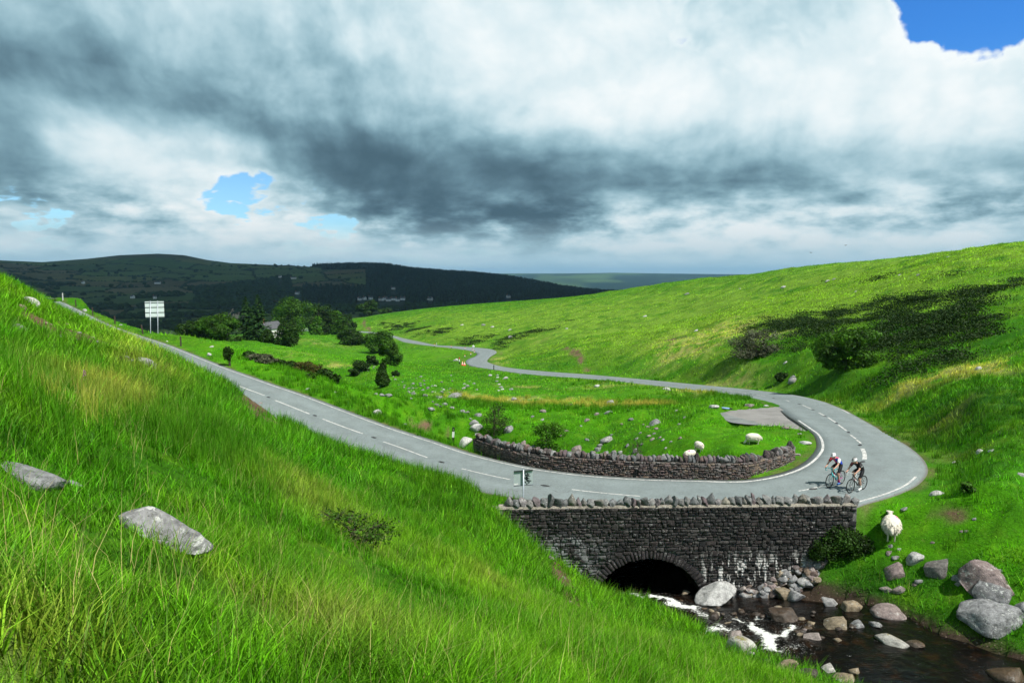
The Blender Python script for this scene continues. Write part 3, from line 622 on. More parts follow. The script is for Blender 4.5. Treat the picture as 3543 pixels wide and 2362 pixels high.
ASPH = mat_asphalt()
road = tag(ribbon('road', RIN, ROUT, ASPH, 6, .03, .05, crown=.04), kind='structure')
def road_pt(i, u):          # position on the carriageway at station i, u across (0 inside .. 1 outside)
    i0 = int(np.clip(i, 0, len(RIN)-2)); f = i-i0
    a = RIN[i0]*(1-f)+RIN[i0+1]*f; b = ROUT[i0]*(1-f)+ROUT[i0+1]*f
    p = a*(1-u)+b*u; p[2] += .03+.04*(1-(2*u-1)**2); return p
def stripe(parent, name, pts, width, m_, dz=.005):
    pts = np.array(pts); t = np.gradient(pts, axis=0); t[:, 2] = 0; t /= np.linalg.norm(t, axis=1)[:, None]; s = np.stack([-t[:, 1], t[:, 0], 0*t[:, 0]], 1)
    w = np.full(len(pts), width/2); a = pts+s*w[:, None]; b = pts-s*w[:, None]
    return ribbon(name, a, b, m_, 1, dz, parent=parent)
def mat_paint():
    m_, n = mat('worn_white_paint'); p = n.new('ShaderNodeNewGeometry').outputs['Position']
    k = n.step(n.noise(p, 9., 6, .75), .40, .56); n.put(n.b.inputs['Base Color'], n.mix(k, (.26, .27, .265), n.vm('SCALE', (.62, .615, .585), scale=n.lin(n.noise(p, 5., 4), .3, .7, .85, 1.1)))); n.b.inputs['Roughness'].default_value = .7; return m_
PAINT = mat_paint()
def near_station(px, py, z):
    d = ray(px, py); hh = math.hypot(d[0], d[1]); rr = np.hypot(RMID[:, 0], RMID[:, 1]); sx, sy = d[0]/hh*rr, d[1]/hh*rr
    zs = d[2]/hh*rr; e = np.abs(zs-RMID[:, 2]-.06)/rr*2+np.abs(np.arctan2(RMID[:, 0], RMID[:, 1])-math.atan2(d[0], d[1])); i = int(np.argmin(e))
    for _ in range(6): q = onz(px, py, RMID[i, 2]+.06); i = int(np.argmin(np.hypot(RMID[:, 0]-q[0], RMID[:, 1]-q[1])))
    d = ROUT[i]-RIN[i]; u = float(np.dot((q-RIN[i])[:2], d[:2])/np.dot(d[:2], d[:2])); return i, u
for (a, b, w) in [((541, 1219), (576.5, 1231.6), .11), ((606.7, 1244.6), (672.8, 1270.5), .11), ((706, 1286), (777, 1313), .11), ((822, 1332), (910, 1367.4), .11), ((955, 1385.7), (1065, 1428), .11), ((1118.7, 1450), (1247, 1498), .11), ((1317, 1525.4), (1490, 1586.6), .09), ((1605, 1623), (1767, 1659), .09), ((1983, 1693.7), (2235, 1717.4), .09),
                  ((2764, 1698.6), (2846, 1680), .1), ((2983.5, 1551), (2992, 1589), .22), ((2962.5, 1523), (2977, 1535), .12), ((2942, 1504), (2960, 1520), .12), ((2899.5, 1469), (2929, 1490.6), .12), ((2864, 1443.7), (2890.6, 1460.7), .12), ((2834, 1428), (2852.7, 1438), .12), ((2775, 1401), (2807, 1414.7), .12), ((2726, 1386), (2741.5, 1391.5), .1), ((2620, 1366), (2660, 1373), .1), ((2518, 1351), (2584, 1361), .1)]:
    (i0, u0), (i1, u1) = near_station(*a, -10), near_station(*b, -10)
    if i1 == i0: i1 += 1
    k = max(3, abs(i1-i0)+1); stripe(road, 'centre_dash', [road_pt(i0+(i1-i0)*t, u0+(u1-u0)*t) for t in np.linspace(0, 1, k)], w, PAINT)
def edge_line(i0, i1, u0, u1, w, broken=()):
    seg = []
    for i in range(i0, i1):
        if any(a <= i < b for a, b in broken):
            if len(seg) > 3: stripe(road, 'edge_line', seg, w, PAINT)
            seg = []; continue
        t = (i-i0)/max(i1-i0, 1); seg.append(road_pt(i, u0+(u1-u0)*t))
    if len(seg) > 3: stripe(road, 'edge_line', seg, w, PAINT)
iB = len(inA); iC = iB+len(inB)-1
brk = [(52, 60), (74, 77)]
edge_line(24, iB+2, .055, .075, .085, brk); edge_line(iB+1, iB+84, .075, .06, .14)
_a, _b = near_station(2976, 1735, -10)[0], near_station(3197, 1632, -10)[0]; edge_line(min(_a, _b), max(_a, _b), .93, .93, .11); edge_line(iB+97, iB+104, .965, .965, .12)
edge_line(iC+168, iC+186, .5, .5, .13)
# reflecting studs between the dashes
STUD = flat_mat('dark_road_stud', (.035, .035, .035), .5)
def lathe(prof, seg=12):
    v = []; f = []
    for (r, z) in prof: v += [(r*math.cos(2*math.pi*k/seg), r*math.sin(2*math.pi*k/seg), z) for k in range(seg)]
    for i in range(len(prof)-1): f += [(i*seg+k, i*seg+(k+1) % seg, (i+1)*seg+(k+1) % seg, (i+1)*seg+k) for k in range(seg)]
    f.append(tuple(range((len(prof)-1)*seg, len(prof)*seg))); return v, f
stud_me = mesh_np('road_stud', *lathe([(.19, 0), (.17, .012), (.08, .014), (.06, .028), (.03, .03)], 12), [STUD])
for (px, py) in [(689, 1277), (797, 1321), (928, 1374), (1088, 1437), (1288, 1512), (1536, 1601), (1907, 1683), (2975, 1540), (2986, 1597), (2936, 1496), (2895, 1464), (2857, 1441), (2811, 1417), (2765, 1398), (2690, 1380), (2600, 1363), (2500, 1348), (2810, 1692)]:
    i, u = near_station(px, py, -10); d = ROUT[i]-RIN[i]; obj('road_stud', stud_me, road, road_pt(i, u)+np.array([0, 0, .004]), (0, 0, math.atan2(d[1], d[0])+math.pi/2), (1.25, .55, .8))
# lay-by, old pinkish surface and dark repair
def mat_layby():
    m_, n = mat('old_layby_tarmac'); p = n.new('ShaderNodeNewGeometry').outputs['Position']; x, y, z = n.sep(p)
    g = n.noise(p, 50., 3, .7); big = n.noise(p, .8, 5, .6)
    side = n.step(n.add(x, n.mul(n.sub(big, .5), 2.), n.mul(y, .12)), 22.9, 23.1)
    col = n.mix(side, (.19, .205, .20), (.235, .228, .218)); col = n.vm('SCALE', col, scale=n.add(n.lin(g, .3, .7, .8, 1.15), n.lin(big, .3, .7, -.18, .18)))
    col = n.mix(n.mul(n.step(n.noise(p, 1.1, 4, .6, 1.), .60, .66), n.sub(1., side)), col, (.06, .065, .065))
    n.put(n.b.inputs['Base Color'], col); n.b.inputs['Roughness'].default_value = .9; bump(n, n.add(g, n.noise(p, 3.)), .5, .02); return m_
lp = spline([*LAY, LAY[0]], 80)[:-1]; lp[:, 2] = LPL[0]+LPL[1]*lp[:, 0]+LPL[2]*lp[:, 1]+.015; lp[:, :2] += .1*np.stack([fbm(lp[:, 0], lp[:, 1], 1.), fbm(lp[:, 0], lp[:, 1], 5.)], 1)
bm = bmesh.new(); bm.faces.new([bm.verts.new(p) for p in lp]); bmesh.ops.triangulate(bm, faces=bm.faces); me = bpy.data.meshes.new('layby'); bm.to_mesh(me); bm.free(); me.materials.append(mat_layby())
if me.polygons[0].normal.z < 0: me.flip_normals()
tag(obj('layby_tarmac', me), kind='structure')
# ------------------------------------------------------------------ stone materials and meshes
def stone_mat(name, cols, attr=None, lichen=.35, wet=0., lime=False, rough=.85, scale=1., moss=0.):
    m_, n = mat(name); tc = n.new('ShaderNodeTexCoord'); p = n.new('ShaderNodeNewGeometry').outputs['Position']
    rnd = n.attr(attr, out='Fac') if attr else n.new('ShaderNodeObjectInfo').outputs['Random']
    ramp = n.new('ShaderNodeValToRGB'); ramp.color_ramp.interpolation = 'LINEAR'; E_ = ramp.color_ramp.elements
    while len(E_) < len(cols): E_.new(.5)
    for i, c in enumerate(cols): E_[i].position = i/(len(cols)-1); E_[i].color = (*c, 1)
    n.put(ramp.inputs[0], rnd)
    q = n.vm('ADD', p, n.comb(n.mul(rnd, 37.), n.mul(rnd, 11.), 0.))
    g = n.noise(q, 7.*scale, 6, .65); g2 = n.noise(q, 30.*scale, 3, .7)
    col = n.vm('SCALE', ramp.outputs[0], scale=n.add(n.lin(g, .3, .7, .45, 1.45), n.lin(g2, .3, .7, -.25, .25)))
    if lichen:
        l = n.mul(n.step(n.noise(q, 9.*scale, 5, .7, .6), .55, .62), n.step(n.noise(q, 1.7*scale, 3, .6), .46, .58)); col = n.mix(n.mul(l, lichen), col, (.52, .53, .50))
        l2 = n.step(n.noise(q, 21.*scale, 4, .7), .64, .70); col = n.mix(n.mul(l2, lichen*.8), col, (.035, .035, .03))
    if moss:
        nz = n.sep(n.new('ShaderNodeNewGeometry').outputs['Normal'])[2]
        mm = n.mul(n.step(n.add(nz, n.mul(n.sub(g, .5), 2.2)), .75, 1.0), n.step(n.noise(q, 3.*scale, 4, .6), .50, .60)); col = n.mix(n.mul(mm, moss), col, (.17, .14, .012))
    if lime:                                         # white lime run out of the joints, low on the right of the arch; pale lichen on the left
        x, y, z = n.sep(p); runs = n.noise(n.comb(n.mul(x, 2.6), 0., n.mul(z, .55)), 1.6, 5, .65)
        zone = n.mul(n.step(x, 7.4, 8.6), n.step(x, 13.4, 11.8), n.step(z, -11.3, -12.3)); w_ = n.mul(zone, n.step(runs, .50, .58)); col = n.mix(n.mul(w_, .85), col, (.66, .65, .62))
        zone2 = n.mul(n.step(x, 4.6, 2.2), n.step(z, -10.6, -11.0)); w2 = n.mul(zone2, n.step(n.noise(p, 2.6, 5, .65), .44, .58)); col = n.mix(n.mul(w2, .55), col, (.33, .35, .35))
    n.put(n.b.inputs['Base Color'], col); n.b.inputs['Roughness'].default_value = rough; n.b.inputs['Specular IOR Level'].default_value = .2+wet
    bump(n, n.add(g, n.mul(g2, .5)), .9, .05*(1/scale)); return m_
DARKS = [(.014, .014, .014), (.024, .023, .022), (.036, .030, .029), (.018, .019, .020), (.045, .036, .034), (.028, .028, .027), (.062, .058, .054), (.022, .020, .022)]
WARMS = [(.10, .075, .07), (.07, .065, .06), (.15, .10, .085), (.11, .105, .10), (.20, .15, .11), (.08, .06, .06), (.16, .15, .14), (.12, .085, .08)]
COPES = [(.17, .175, .175), (.12, .125, .125), (.20, .20, .195), (.13, .10, .105), (.22, .215, .20), (.15, .155, .155), (.10, .105, .105), (.24, .22, .18)]
M_FACE = stone_mat('dark_wall_stone', DARKS, None, .30, lime=True); M_FACEJ = stone_mat('dark_wall_stone_small', DARKS, 'rnd', .30, lime=True)
M_WALL = stone_mat('brown_wall_stone', WARMS, None, .30); M_WALLJ = stone_mat('brown_wall_stone_small', WARMS, 'rnd', .30)
M_COPE = stone_mat('grey_lichened_cope', COPES, None, .55); M_COPEW = stone_mat('mixed_cope', COPES[:4]+WARMS[:4]+[(.26, .26, .25)], None, .45)
M_MORT = stone_mat('lime_mortar', [(.15, .148, .14), (.18, .175, .165)], None, .1, lime=True); M_MORTW = stone_mat('wall_mortar', [(.06, .055, .05), (.09, .085, .075)], None, .1)
M_BED = stone_mat('pale_cope_mortar', [(.30, .27, .22), (.22, .20, .17)], None, .5)
M_GREY = stone_mat('grey_boulder', [(.20, .205, .21), (.26, .26, .26), (.17, .17, .172), (.30, .295, .285)], None, .95, scale=.9)
M_GREYM = stone_mat('mossy_boulder', [(.34, .33, .30), (.40, .385, .35)], None, .65, scale=.7, moss=.8)
M_PINK = stone_mat('pink_sandstone', [(.24, .20, .19), (.21, .165, .158), (.28, .25, .225)], None, .7, scale=.9)
M_WHITE = stone_mat('white_quartz', [(.46, .455, .44), (.40, .395, .38), (.52, .51, .48)], None, .7, scale=.9)
M_WET = stone_mat('wet_stream_stone', [(.06, .04, .026), (.045, .036, .03), (.085, .056, .032)], None, .25, wet=.3, rough=.35)
M_TAN = stone_mat('tan_stone', [(.25, .20, .135), (.20, .165, .115)], None, .7, scale=.9)
def ico(sub):
    bm = bmesh.new(); bmesh.ops.create_icosphere(bm, subdivisions=sub, radius=1.); v = np.array([p.co[:] for p in bm.verts]); f = np.array([[q.index for q in t.verts] for t in bm.faces]); bm.free(); return v, f
ICO = {k: ico(k) for k in (1, 2, 3, 4)}
def rock_geo(seed, sub=3, cuts=7, amp=.22, flat=.62, cutlo=.45, cuthi=.85):
    rg = np.random.default_rng(seed); v, f = ICO[sub]; v = v.copy()
    v *= np.array([1, .72+.2*rg.random(), flat])
    v *= (1+amp*fbm(v[:, 0]*1.3+seed*7.7, v[:, 1]*1.3, v[:, 2]*1.3, 3))[:, None]
    for k in range(cuts):
        d = rg.normal(size=3); d /= np.linalg.norm(d); h = (cutlo+(cuthi-cutlo)*rg.random())*np.sqrt((d*np.array([1, .8, flat])**1)@(d*np.array([1, .8, flat])))
        e = v@d-h; v -= np.outer(np.where(e > 0, e*.93, 0), d)
    v += .035*np.stack([fbm(v[:, 0]*5+seed, v[:, 1]*5, v[:, 2]*5+k, 3) for k in (0, 4, 9)], 1)
    v /= np.abs(v).max(0); return v, f
_rk = {}
def rock_mesh(kind, m_, seed):
    key = (kind, m_.name, seed)
    if key not in _rk:
        par = {'round': (3, 9, .26, .62, .5, .85), 'slab': (3, 9, .15, .4, .4, .75), 'block': (3, 11, .16, .75, .42, .7), 'small': (2, 9, .24, .65, .42, .75), 'big': (4, 15, .28, .6, .46, .80)}[kind]
        v, f = rock_geo(seed*13+len(kind), *par); _rk[key] = mesh_np('rock', v, f, [m_], True)
    return _rk[key]
# ------------------------------------------------------------------ a wall of single stones
def block_geo(seed):
    """a split stone: a box with its edges knocked off, unit size"""
    rg = np.random.default_rng(seed); bm = bmesh.new(); bmesh.ops.create_cube(bm, size=1.)
    bmesh.ops.bevel(bm, geom=bm.edges[:], offset=.07+.07*rg.random(), segments=1, affect='EDGES', profile=.5)
    bmesh.ops.triangulate(bm, faces=bm.faces[:]); v = np.array([p.co[:] for p in bm.verts]); f = np.array([[q.index for q in t.verts] for t in bm.faces]); bm.free()
    v += rg.normal(size=v.shape)*np.array([.025, .05, .045]); return v, f
BLK = [block_geo(k) for k in range(10)]
def build_masonry(parent, stones, mobj, mjoin, limit=300):
    """stones: list of (centre, size(l,d,h), rz, tilt)"""
    order = sorted(range(len(stones)), key=lambda i: -stones[i][1][0]*stones[i][1][2])
    meshes = [mesh_np('stone', v, f, [mobj]) for v, f in BLK]
    for i in order[:limit]:
        c, s, rz, ti = stones[i]; obj('stone', meshes[i % 10], parent, c, (random.uniform(-.05, .05), ti, rz), s)
    V, Fc, Rn = [], [], []; o = 0
    for i in order[limit:]:
        c, s, rz, ti = stones[i]; v, f = BLK[i % 10]; M_ = np.array(Euler((0, ti, rz)).to_matrix()); V.append((v*np.array(s))@M_.T+c); Fc.append(f+o); Rn.append(np.full(len(v), (i*.6180339) % 1)); o += len(v)
    if V: tag(obj('small_stones', mesh_np('small_stones', np.vstack(V), np.vstack(Fc), [mjoin], attrs={'rnd': np.concatenate(Rn)}), parent), kind='stuff')
def face_stones(P, z0f, z1f, normal_off, skip=lambda s, z: False, hmin=.07, hmax=.17, lmin=.12, lmax=.42, seed=1, depth=.16):
    """courses of stones over a path P(s) -> (xy, tangent angle); from z0f(s) to z1f(s)"""
    rg = random.Random(seed); out = []; S = P[-1]; z = 0.; zt = max(z1f(s) for s in np.linspace(0, S, 40)); zb = min(z0f(s) for s in np.linspace(0, S, 40))
    z = zt
    while z > zb:
        h = rg.uniform(hmin, hmax); s = -rg.random()*.2
        while s < S:
            l = rg.uniform(lmin, lmax)*(.7 if h < .1 else 1.)
            if rg.random() < .12: l *= .5
            hh = h; zc = z-h/2; drop = 0
            if rg.random() < .10: hh = h*1.8; zc -= h*.4; l *= .8
            sc = s+l/2
            if 0 < s+.02 and s+l < S+.02 and zc > z0f(min(max(sc, 0), S)) and zc < z1f(min(max(sc, 0), S)) and not skip(sc, zc):
                p, a = P[0](sc); pr = rg.uniform(-.015, .03)
                n_ = np.array([math.sin(a), -math.cos(a)])
                out.append((np.array([p[0]+n_[0]*(normal_off+pr-depth/2), p[1]+n_[1]*(normal_off+pr-depth/2), zc+rg.uniform(-.016, .016)]), (l-.022, depth, (hh-.02)*rg.uniform(.82, 1.12)), a+rg.uniform(-.04, .04), rg.uniform(-.06, .06)))
            s += l
        z -= h
    return out
# ------------------------------------------------------------------ the bridge
BL = float(np.linalg.norm(BR1-BR0)); BT = (BR1-BR0)/BL; BA_ = math.atan2(BT[1], BT[0])
def bpos(s): return BR0+BT*s, BA_
AXC, AR, AZC = 5.73-BR0[0], 2.43, -14.23          # arch: centre along the face, radius, height of the centre
ZT = -9.62
bridge = tag(empty('stone_bridge', (*(BR0+BT*BL/2), ZT)), 'dark rubble stone bridge carrying the hairpin over the stream', 'bridge')
def bp(v):
    v = np.array(v, float); return v-np.array([*(BR0+BT*BL/2), ZT])
def gb(s):
    p, a = bpos(s); return float(zat(p[0]+.25*math.sin(a), p[1]-.35))
def arch_z(s, rad):
    d = abs(s-AXC); return AZC+math.sqrt(max(rad*rad-d*d, 0)) if d < rad else -99
fz0 = lambda s: max(gb(s)-.35, -14.)
def in_arch(s, z): return math.hypot(s-AXC, z-AZC) < AR+.40 and z > -14.3
st = face_stones((bpos, BL), fz0, lambda s: ZT, .03, in_arch, seed=5, lmin=.12, lmax=.46, hmin=.075, hmax=.19)
build_masonry(bridge, [(bp(c), s, rz, t) for c, s, rz, t in st], M_FACE, M_FACEJ, 295)
# mortar core with the arch opening, and the dark vault behind it
V, Fc = [], []
def quad(a, b, c, d): k = len(V); V.extend([a, b, c, d]); Fc.append((k, k+1, k+2, k+3))
ss = np.linspace(0, BL, 141); nrm = np.array([BT[1], -BT[0]])
def P3(s, off, z): q = BR0+BT*s-nrm*off; return bp((q[0], q[1], z))
for a, b in zip(ss[:-1], ss[1:]):
    m_ = (a+b)/2; za, zb_ = (max(arch_z(t, AR), -14.3) if abs(m_-AXC) < AR else -14.3 for t in (a, b))
    quad(P3(a, .03, za), P3(b, .03, zb_), P3(b, .03, ZT), P3(a, .03, ZT)); quad(P3(a, .03, ZT), P3(b, .03, ZT), P3(b, .46, ZT), P3(a, .46, ZT)); quad(P3(b, .46, -10.3), P3(a, .46, -10.3), P3(a, .46, ZT), P3(b, .46, ZT))
for e in (0, BL): quad(P3(e, .03, -14.3), P3(e, .46, -14.3), P3(e, .46, ZT), P3(e, .03, ZT))
obj('mortar_core', mesh_np('mortar_core', V, Fc, [M_MORT]), bridge)
V, Fc = [], []
th = np.linspace(math.acos(-min(1, 2.40/AR)), math.acos(min(1, 2.40/AR)), 40) if False else np.linspace(math.pi-.02, .02, 44)
for a, b in zip(th[:-1], th[1:]):
    f_ = lambda t, o: P3(AXC+AR*math.cos(t), o, max(AZC+AR*math.sin(t), -14.4))
    quad(f_(a, .03), f_(b, .03), f_(b, 8.2), f_(a, 8.2))
V += [f_(t_, 8.2) for t_ in th]; Fc.append(tuple(range(len(V)-len(th), len(V))))  # end face added to shut out light from the far end of the tunnel
obj('arch_vault', mesh_np('arch_vault', V, Fc, [stone_mat('damp_shaded_vault_stone', [(.02, .019, .018), (.03, .028, .026)], None, .0)], True), bridge)  # damp stone, its colour darkened to stand in for the shade inside
vm_ = [mesh_np('voussoir', v, f, [stone_mat('arch_stone', [(.032, .027, .029), (.042, .036, .036), (.028, .026, .027)], None, .25)] if k == 0 else [bpy.data.materials['arch_stone']]) for k, (v, f) in enumerate(BLK[:5])]
t = .06
while t < math.pi-.05:
    w = random.uniform(.125, .185)/AR; tm = t+w/2; rr_ = AR+.19; z = AZC+rr_*math.sin(tm)
    if z > -13.9:
        s = AXC-rr_*math.cos(tm); q = P3(s, -.015+random.uniform(-.012, .012)+.1, z); obj('voussoir', vm_[random.randrange(5)], bridge, q, (0, tm-math.pi/2+random.uniform(-.02, .02), BA_), (w*AR*1.02-.012, .24, .38*random.uniform(.92, 1.05)))
    t += w
def copes(parent, P, S, ztop, depth, hrange, lrange, m_, rel, lean=.0, seed=3, skip=lambda s: False, off=0.):
    rg = random.Random(seed); s = .05
    me = [mesh_np('coping_stone', *rock_geo(900+seed*40+k, 3, 14, .18, .9, .36, .62), [m_], True) for k in range(9)]
    while s < S-.08:
        l = rg.uniform(*lrange); h = rg.uniform(*hrange)
        if rg.random() < .12: h *= 1.3
        sc = s+l/2
        if not skip(sc):
            p, a = P(sc); n_ = (math.sin(a), -math.cos(a)); zz = ztop(sc)
            obj('coping_stone', me[rg.randrange(9)], parent, rel((p[0]-n_[0]*(depth/2+off), p[1]-n_[1]*(depth/2+off), zz+h/2-.04)), (rg.uniform(-.1, .1), lean+rg.uniform(-.22, .22), a+rg.uniform(-.15, .15)), (l*.60, depth*rg.uniform(.52, .64), h*.60))
        s += l*.80
copes(bridge, bpos, BL, lambda s: ZT, .42, (.30, .46), (.22, .44), M_COPE, bp, -.18, 3, lambda s: s < .35)
V, Fc = [], []
for a, b in zip(ss[:-1], ss[1:]): quad(P3(a, .0, ZT-.02), P3(b, .0, ZT-.02), P3(b, .04, ZT+.07), P3(a, .04, ZT+.07)); quad(P3(a, .04, ZT+.07), P3(b, .04, ZT+.07), P3(b, .42, ZT+.07), P3(a, .42, ZT+.07))
obj('coping_mortar', mesh_np('coping_mortar', V, Fc, [M_BED]), bridge)
# pale concrete kerb where the parapet meets the bank at the left end
cpts = spline([np.array((-3.3, 29.6, -9.86)), np.array((-2.2, 28.5, -9.8)), np.array((-1.2, 27.8, -9.74)), np.array((-.5, 27.45, -9.7))], 12)
tg_ = np.gradient(cpts, axis=0); sd_ = np.stack([-tg_[:, 1], tg_[:, 0], 0*tg_[:, 0]], 1); sd_ /= np.linalg.norm(sd_, axis=1)[:, None]
kb = ribbon('concrete_kerb', cpts+sd_*.22, cpts-sd_*.22, M_BED, 3, .08, .5); tag(kb, 'pale concrete kerb running into the left end of the bridge parapet', 'kerb')
# ------------------------------------------------------------------ the low wall inside the bend
WP = spline([onz(*p, -9.97) for p in ((1636, 1548), (1700, 1573), (1800, 1604), (1934, 1624), (2068, 1634), (2202, 1642), (2400, 1648), (2500, 1650), (2590, 1646), (2640, 1634), (2712, 1609), (2752, 1588))], 200)
WL = np.concatenate([[0], np.cumsum(np.linalg.norm(np.diff(WP[:, :2], axis=0), axis=1))]); WS = float(WL[-1])
WTAN = np.unwrap(np.arctan2(np.gradient(WP[:, 1]), np.gradient(WP[:, 0])))
def wpos(s): return np.array([np.interp(s, WL, WP[:, 0]), np.interp(s, WL, WP[:, 1])]), float(np.interp(s, WL, WTAN))
def wtop(s): return -9.95+np.interp(s/WS, [0, .06, .3, .6, .83, .86, 1], [.50, .55, .62, .66, .64, .58, .50])
wall_o = np.array([*wpos(WS/2)[0], -9.97]); wall = tag(empty('dry_stone_wall', wall_o), 'low curved brown stone wall along the inside of the bend', 'wall')
wrel = lambda c: np.array(c, float)-wall_o
st = face_stones((wpos, WS), lambda s: -10.12, wtop, .03, seed=9, lmin=.14, lmax=.46, hmin=.06, hmax=.135)
build_masonry(wall, [(wrel(c), s, rz, t) for c, s, rz, t in st], M_WALL, M_WALLJ, 295)
V, Fc = [], []; sw = np.linspace(0, WS, 160)
def W3(s, off, z): p, a = wpos(s); return wrel((p[0]-math.sin(a)*off, p[1]+math.cos(a)*off, z))
for a, b in zip(sw[:-1], sw[1:]):
    quad(W3(a, .02, -10.3), W3(b, .02, -10.3), W3(b, .02, wtop(b)), W3(a, .02, wtop(a))); quad(W3(a, .02, wtop(a)), W3(b, .02, wtop(b)), W3(b, .44, wtop(b)), W3(a, .44, wtop(a))); quad(W3(b, .44, -11.6), W3(a, .44, -11.6), W3(a, .44, wtop(a)), W3(b, .44, wtop(b)))
for e in (0, WS): quad(W3(e, .02, -11.), W3(e, .44, -11.), W3(e, .44, wtop(e)), W3(e, .02, wtop(e)))
obj('wall_core', mesh_np('wall_core', V, Fc, [M_MORTW]), wall)
st2 = face_stones((lambda s: (wpos(WS-s)[0]+np.array([-math.sin(wpos(WS-s)[1]), math.cos(wpos(WS-s)[1])])*.46, wpos(WS-s)[1]+math.pi), WS), lambda s: -10.4, lambda s: wtop(WS-s), .03, seed=19, lmin=.2, lmax=.5, hmin=.1, hmax=.16)
V, Fc, Rn = [], [], []; o_ = 0
for i, (c, s, rz, t) in enumerate(st2):
    v, f = BLK[i % 10]; M_ = np.array(Euler((0, 0, rz)).to_matrix()); V.append((v*np.array(s))@M_.T+wrel(c)); Fc.append(f+o_); Rn.append(np.full(len(v), (i*.618) % 1)); o_ += len(v)
tag(obj('rear_face_stones', mesh_np('rear_face_stones', np.vstack(V), np.vstack(Fc), [M_WALLJ], attrs={'rnd': np.concatenate(Rn)}), wall), kind='stuff')
copes(wall, wpos, WS, wtop, .36, (.26, .40), (.18, .34), M_COPEW, wrel, .0, 6, lambda s: .825*WS < s < .855*WS, .04)
# drain hole at the wall's foot
p_, a_ = wpos(WS*.505); dr = obj('drain_pipe', mesh_np('drain_pipe', *(lambda L: (np.array(L[0]), L[1]))(lathe([(.13, 0), (.13, .1), (.10, .1), (.10, .02)], 16)), [flat_mat('black_drain', (.01, .01, .01))]), wall, wrel((p_[0]+math.sin(a_)*.09-math.sin(a_)*.0, p_[1]-math.cos(a_)*.0, -9.78)), (math.pi/2, 0, a_))
# ------------------------------------------------------------------ rubble slope beside the arch
rev_o = ground_at(2720, 2000); rev = tag(empty('stone_revetment', rev_o), 'slope of rubble stones between the bridge arch and the leafy bush', 'revetment')
rg = random.Random(4)
for k in range(120):
    t = rg.random(); u = rg.random(); px = 2560+t*270; py = np.interp(px, [2560, 2640, 2740, 2830], [2040, 2000, 1955, 1920])*(1-u)+np.interp(px, [2560, 2640, 2740, 2830], [2072, 2072, 2060, 2010])*u
    g_ = ground_at(px, py); w = rg.uniform(.28, .56)
    obj('stone', rock_mesh('block', [M_GREY, M_PINK, M_TAN, M_GREY, M_WALL][k % 5], k % 6), rev, g_-rev_o+np.array([0, -.05, w*.22]), (rg.uniform(-.4, .4), rg.uniform(-.4, .4), rg.random()*6.3), (w*.55, w*.45, w*.38))
# ------------------------------------------------------------------ boulders
def rock(px, py, wpx, label, m_=None, kind='round', hr=.55, group=None, rot=None, seed=None, tilt=0., sink=.3, name='boulder', cat='boulder', yr=.8, lie=.8):
    """py is the foot of the stone in the photograph, wpx its width there"""
    g_ = ground_at(px, py); wl = None
    if g_[1] < 30 and float(gget(GSD, g_[0], g_[1])) < .1 and g_[2] < -12.3:
        for _ in range(3): wl = float(SMID[np.argmin(np.hypot(SMID[:, 0]-g_[0], SMID[:, 1]-g_[1])), 2]); g_ = onz(px, py, wl)
    dist = np.linalg.norm(g_); w = wpx/F*dist
    k = (int(px*7+py*3) % 7) if seed is None else seed; m_ = m_ or M_GREY
    h_ = math.hypot(g_[0], g_[1]); c = g_[:2]*(1+w*.28/h_); e = max(w*.3, .15); zc = float(zat(c[0], c[1])) if wl is None else wl
    nx, ny = (zat(c[0]-e, c[1])-zat(c[0]+e, c[1]))/(2*e), (zat(c[0], c[1]-e)-zat(c[0], c[1]+e))/(2*e)
    if wl is not None: nx = ny = 0.
    q = Vector((0, 0, 1)).rotation_difference(Vector((nx*lie, ny*lie, 1)).normalized())
    rz_ = math.radians((px*37+py*11) % 50-25) if rot is None else rot
    o = obj(name, rock_mesh(kind, m_, k), None, (c[0], c[1], zc+w*hr*(.42-sink-(.14 if wl else 0))), (q @ Euler((0, tilt, rz_)).to_quaternion()).to_euler(), (w*.54*(.92 if wl else 1), w*.54*yr, w*hr*.62))
    if group and 'numbering' in group: pass
    return tag(o, label, cat, group)
rock(540, 1872, 330, 'largest grey lichened boulder lying in the foreground grass', M_GREY, 'big', .34, seed=6, rot=.05, sink=.24, yr=.6, lie=.35)
rock(85, 1672, 185, 'flat grey rock at the left edge of the foreground grass', m_=M_GREY, kind='slab', hr=.24, seed=2, rot=.05, lie=.5, sink=.36)
rock(250, 1678, 55, 'small flat stone beside the flat grey rock in the grass', kind='slab', hr=.3, name='stone', cat='stone')
rock(510, 1268, 70, 'mottled grey boulder on the bank just above the left road', kind='round', hr=.44, seed=4, rot=.05)
rock(115, 1056, 50, 'pale rounded boulder near the top of the left bank', M_WHITE, 'round', .5)
rock(82, 1070, 27, 'tan stone below the pale boulder on the left bank', M_TAN, 'round', .5, name='stone', cat='stone')
rock(70, 1142, 48, 'pale grey boulder half hidden in grass below the bank top', kind='round', hr=.5)
rock(206, 1166, 22, 'small white stone in the grass below the eroded bank', M_WHITE, 'small', .5, name='stone', cat='stone')
rock(255, 1178, 20, 'small white stone at the foot of the eroded bank', M_WHITE, 'small', .5, name='stone', cat='stone')
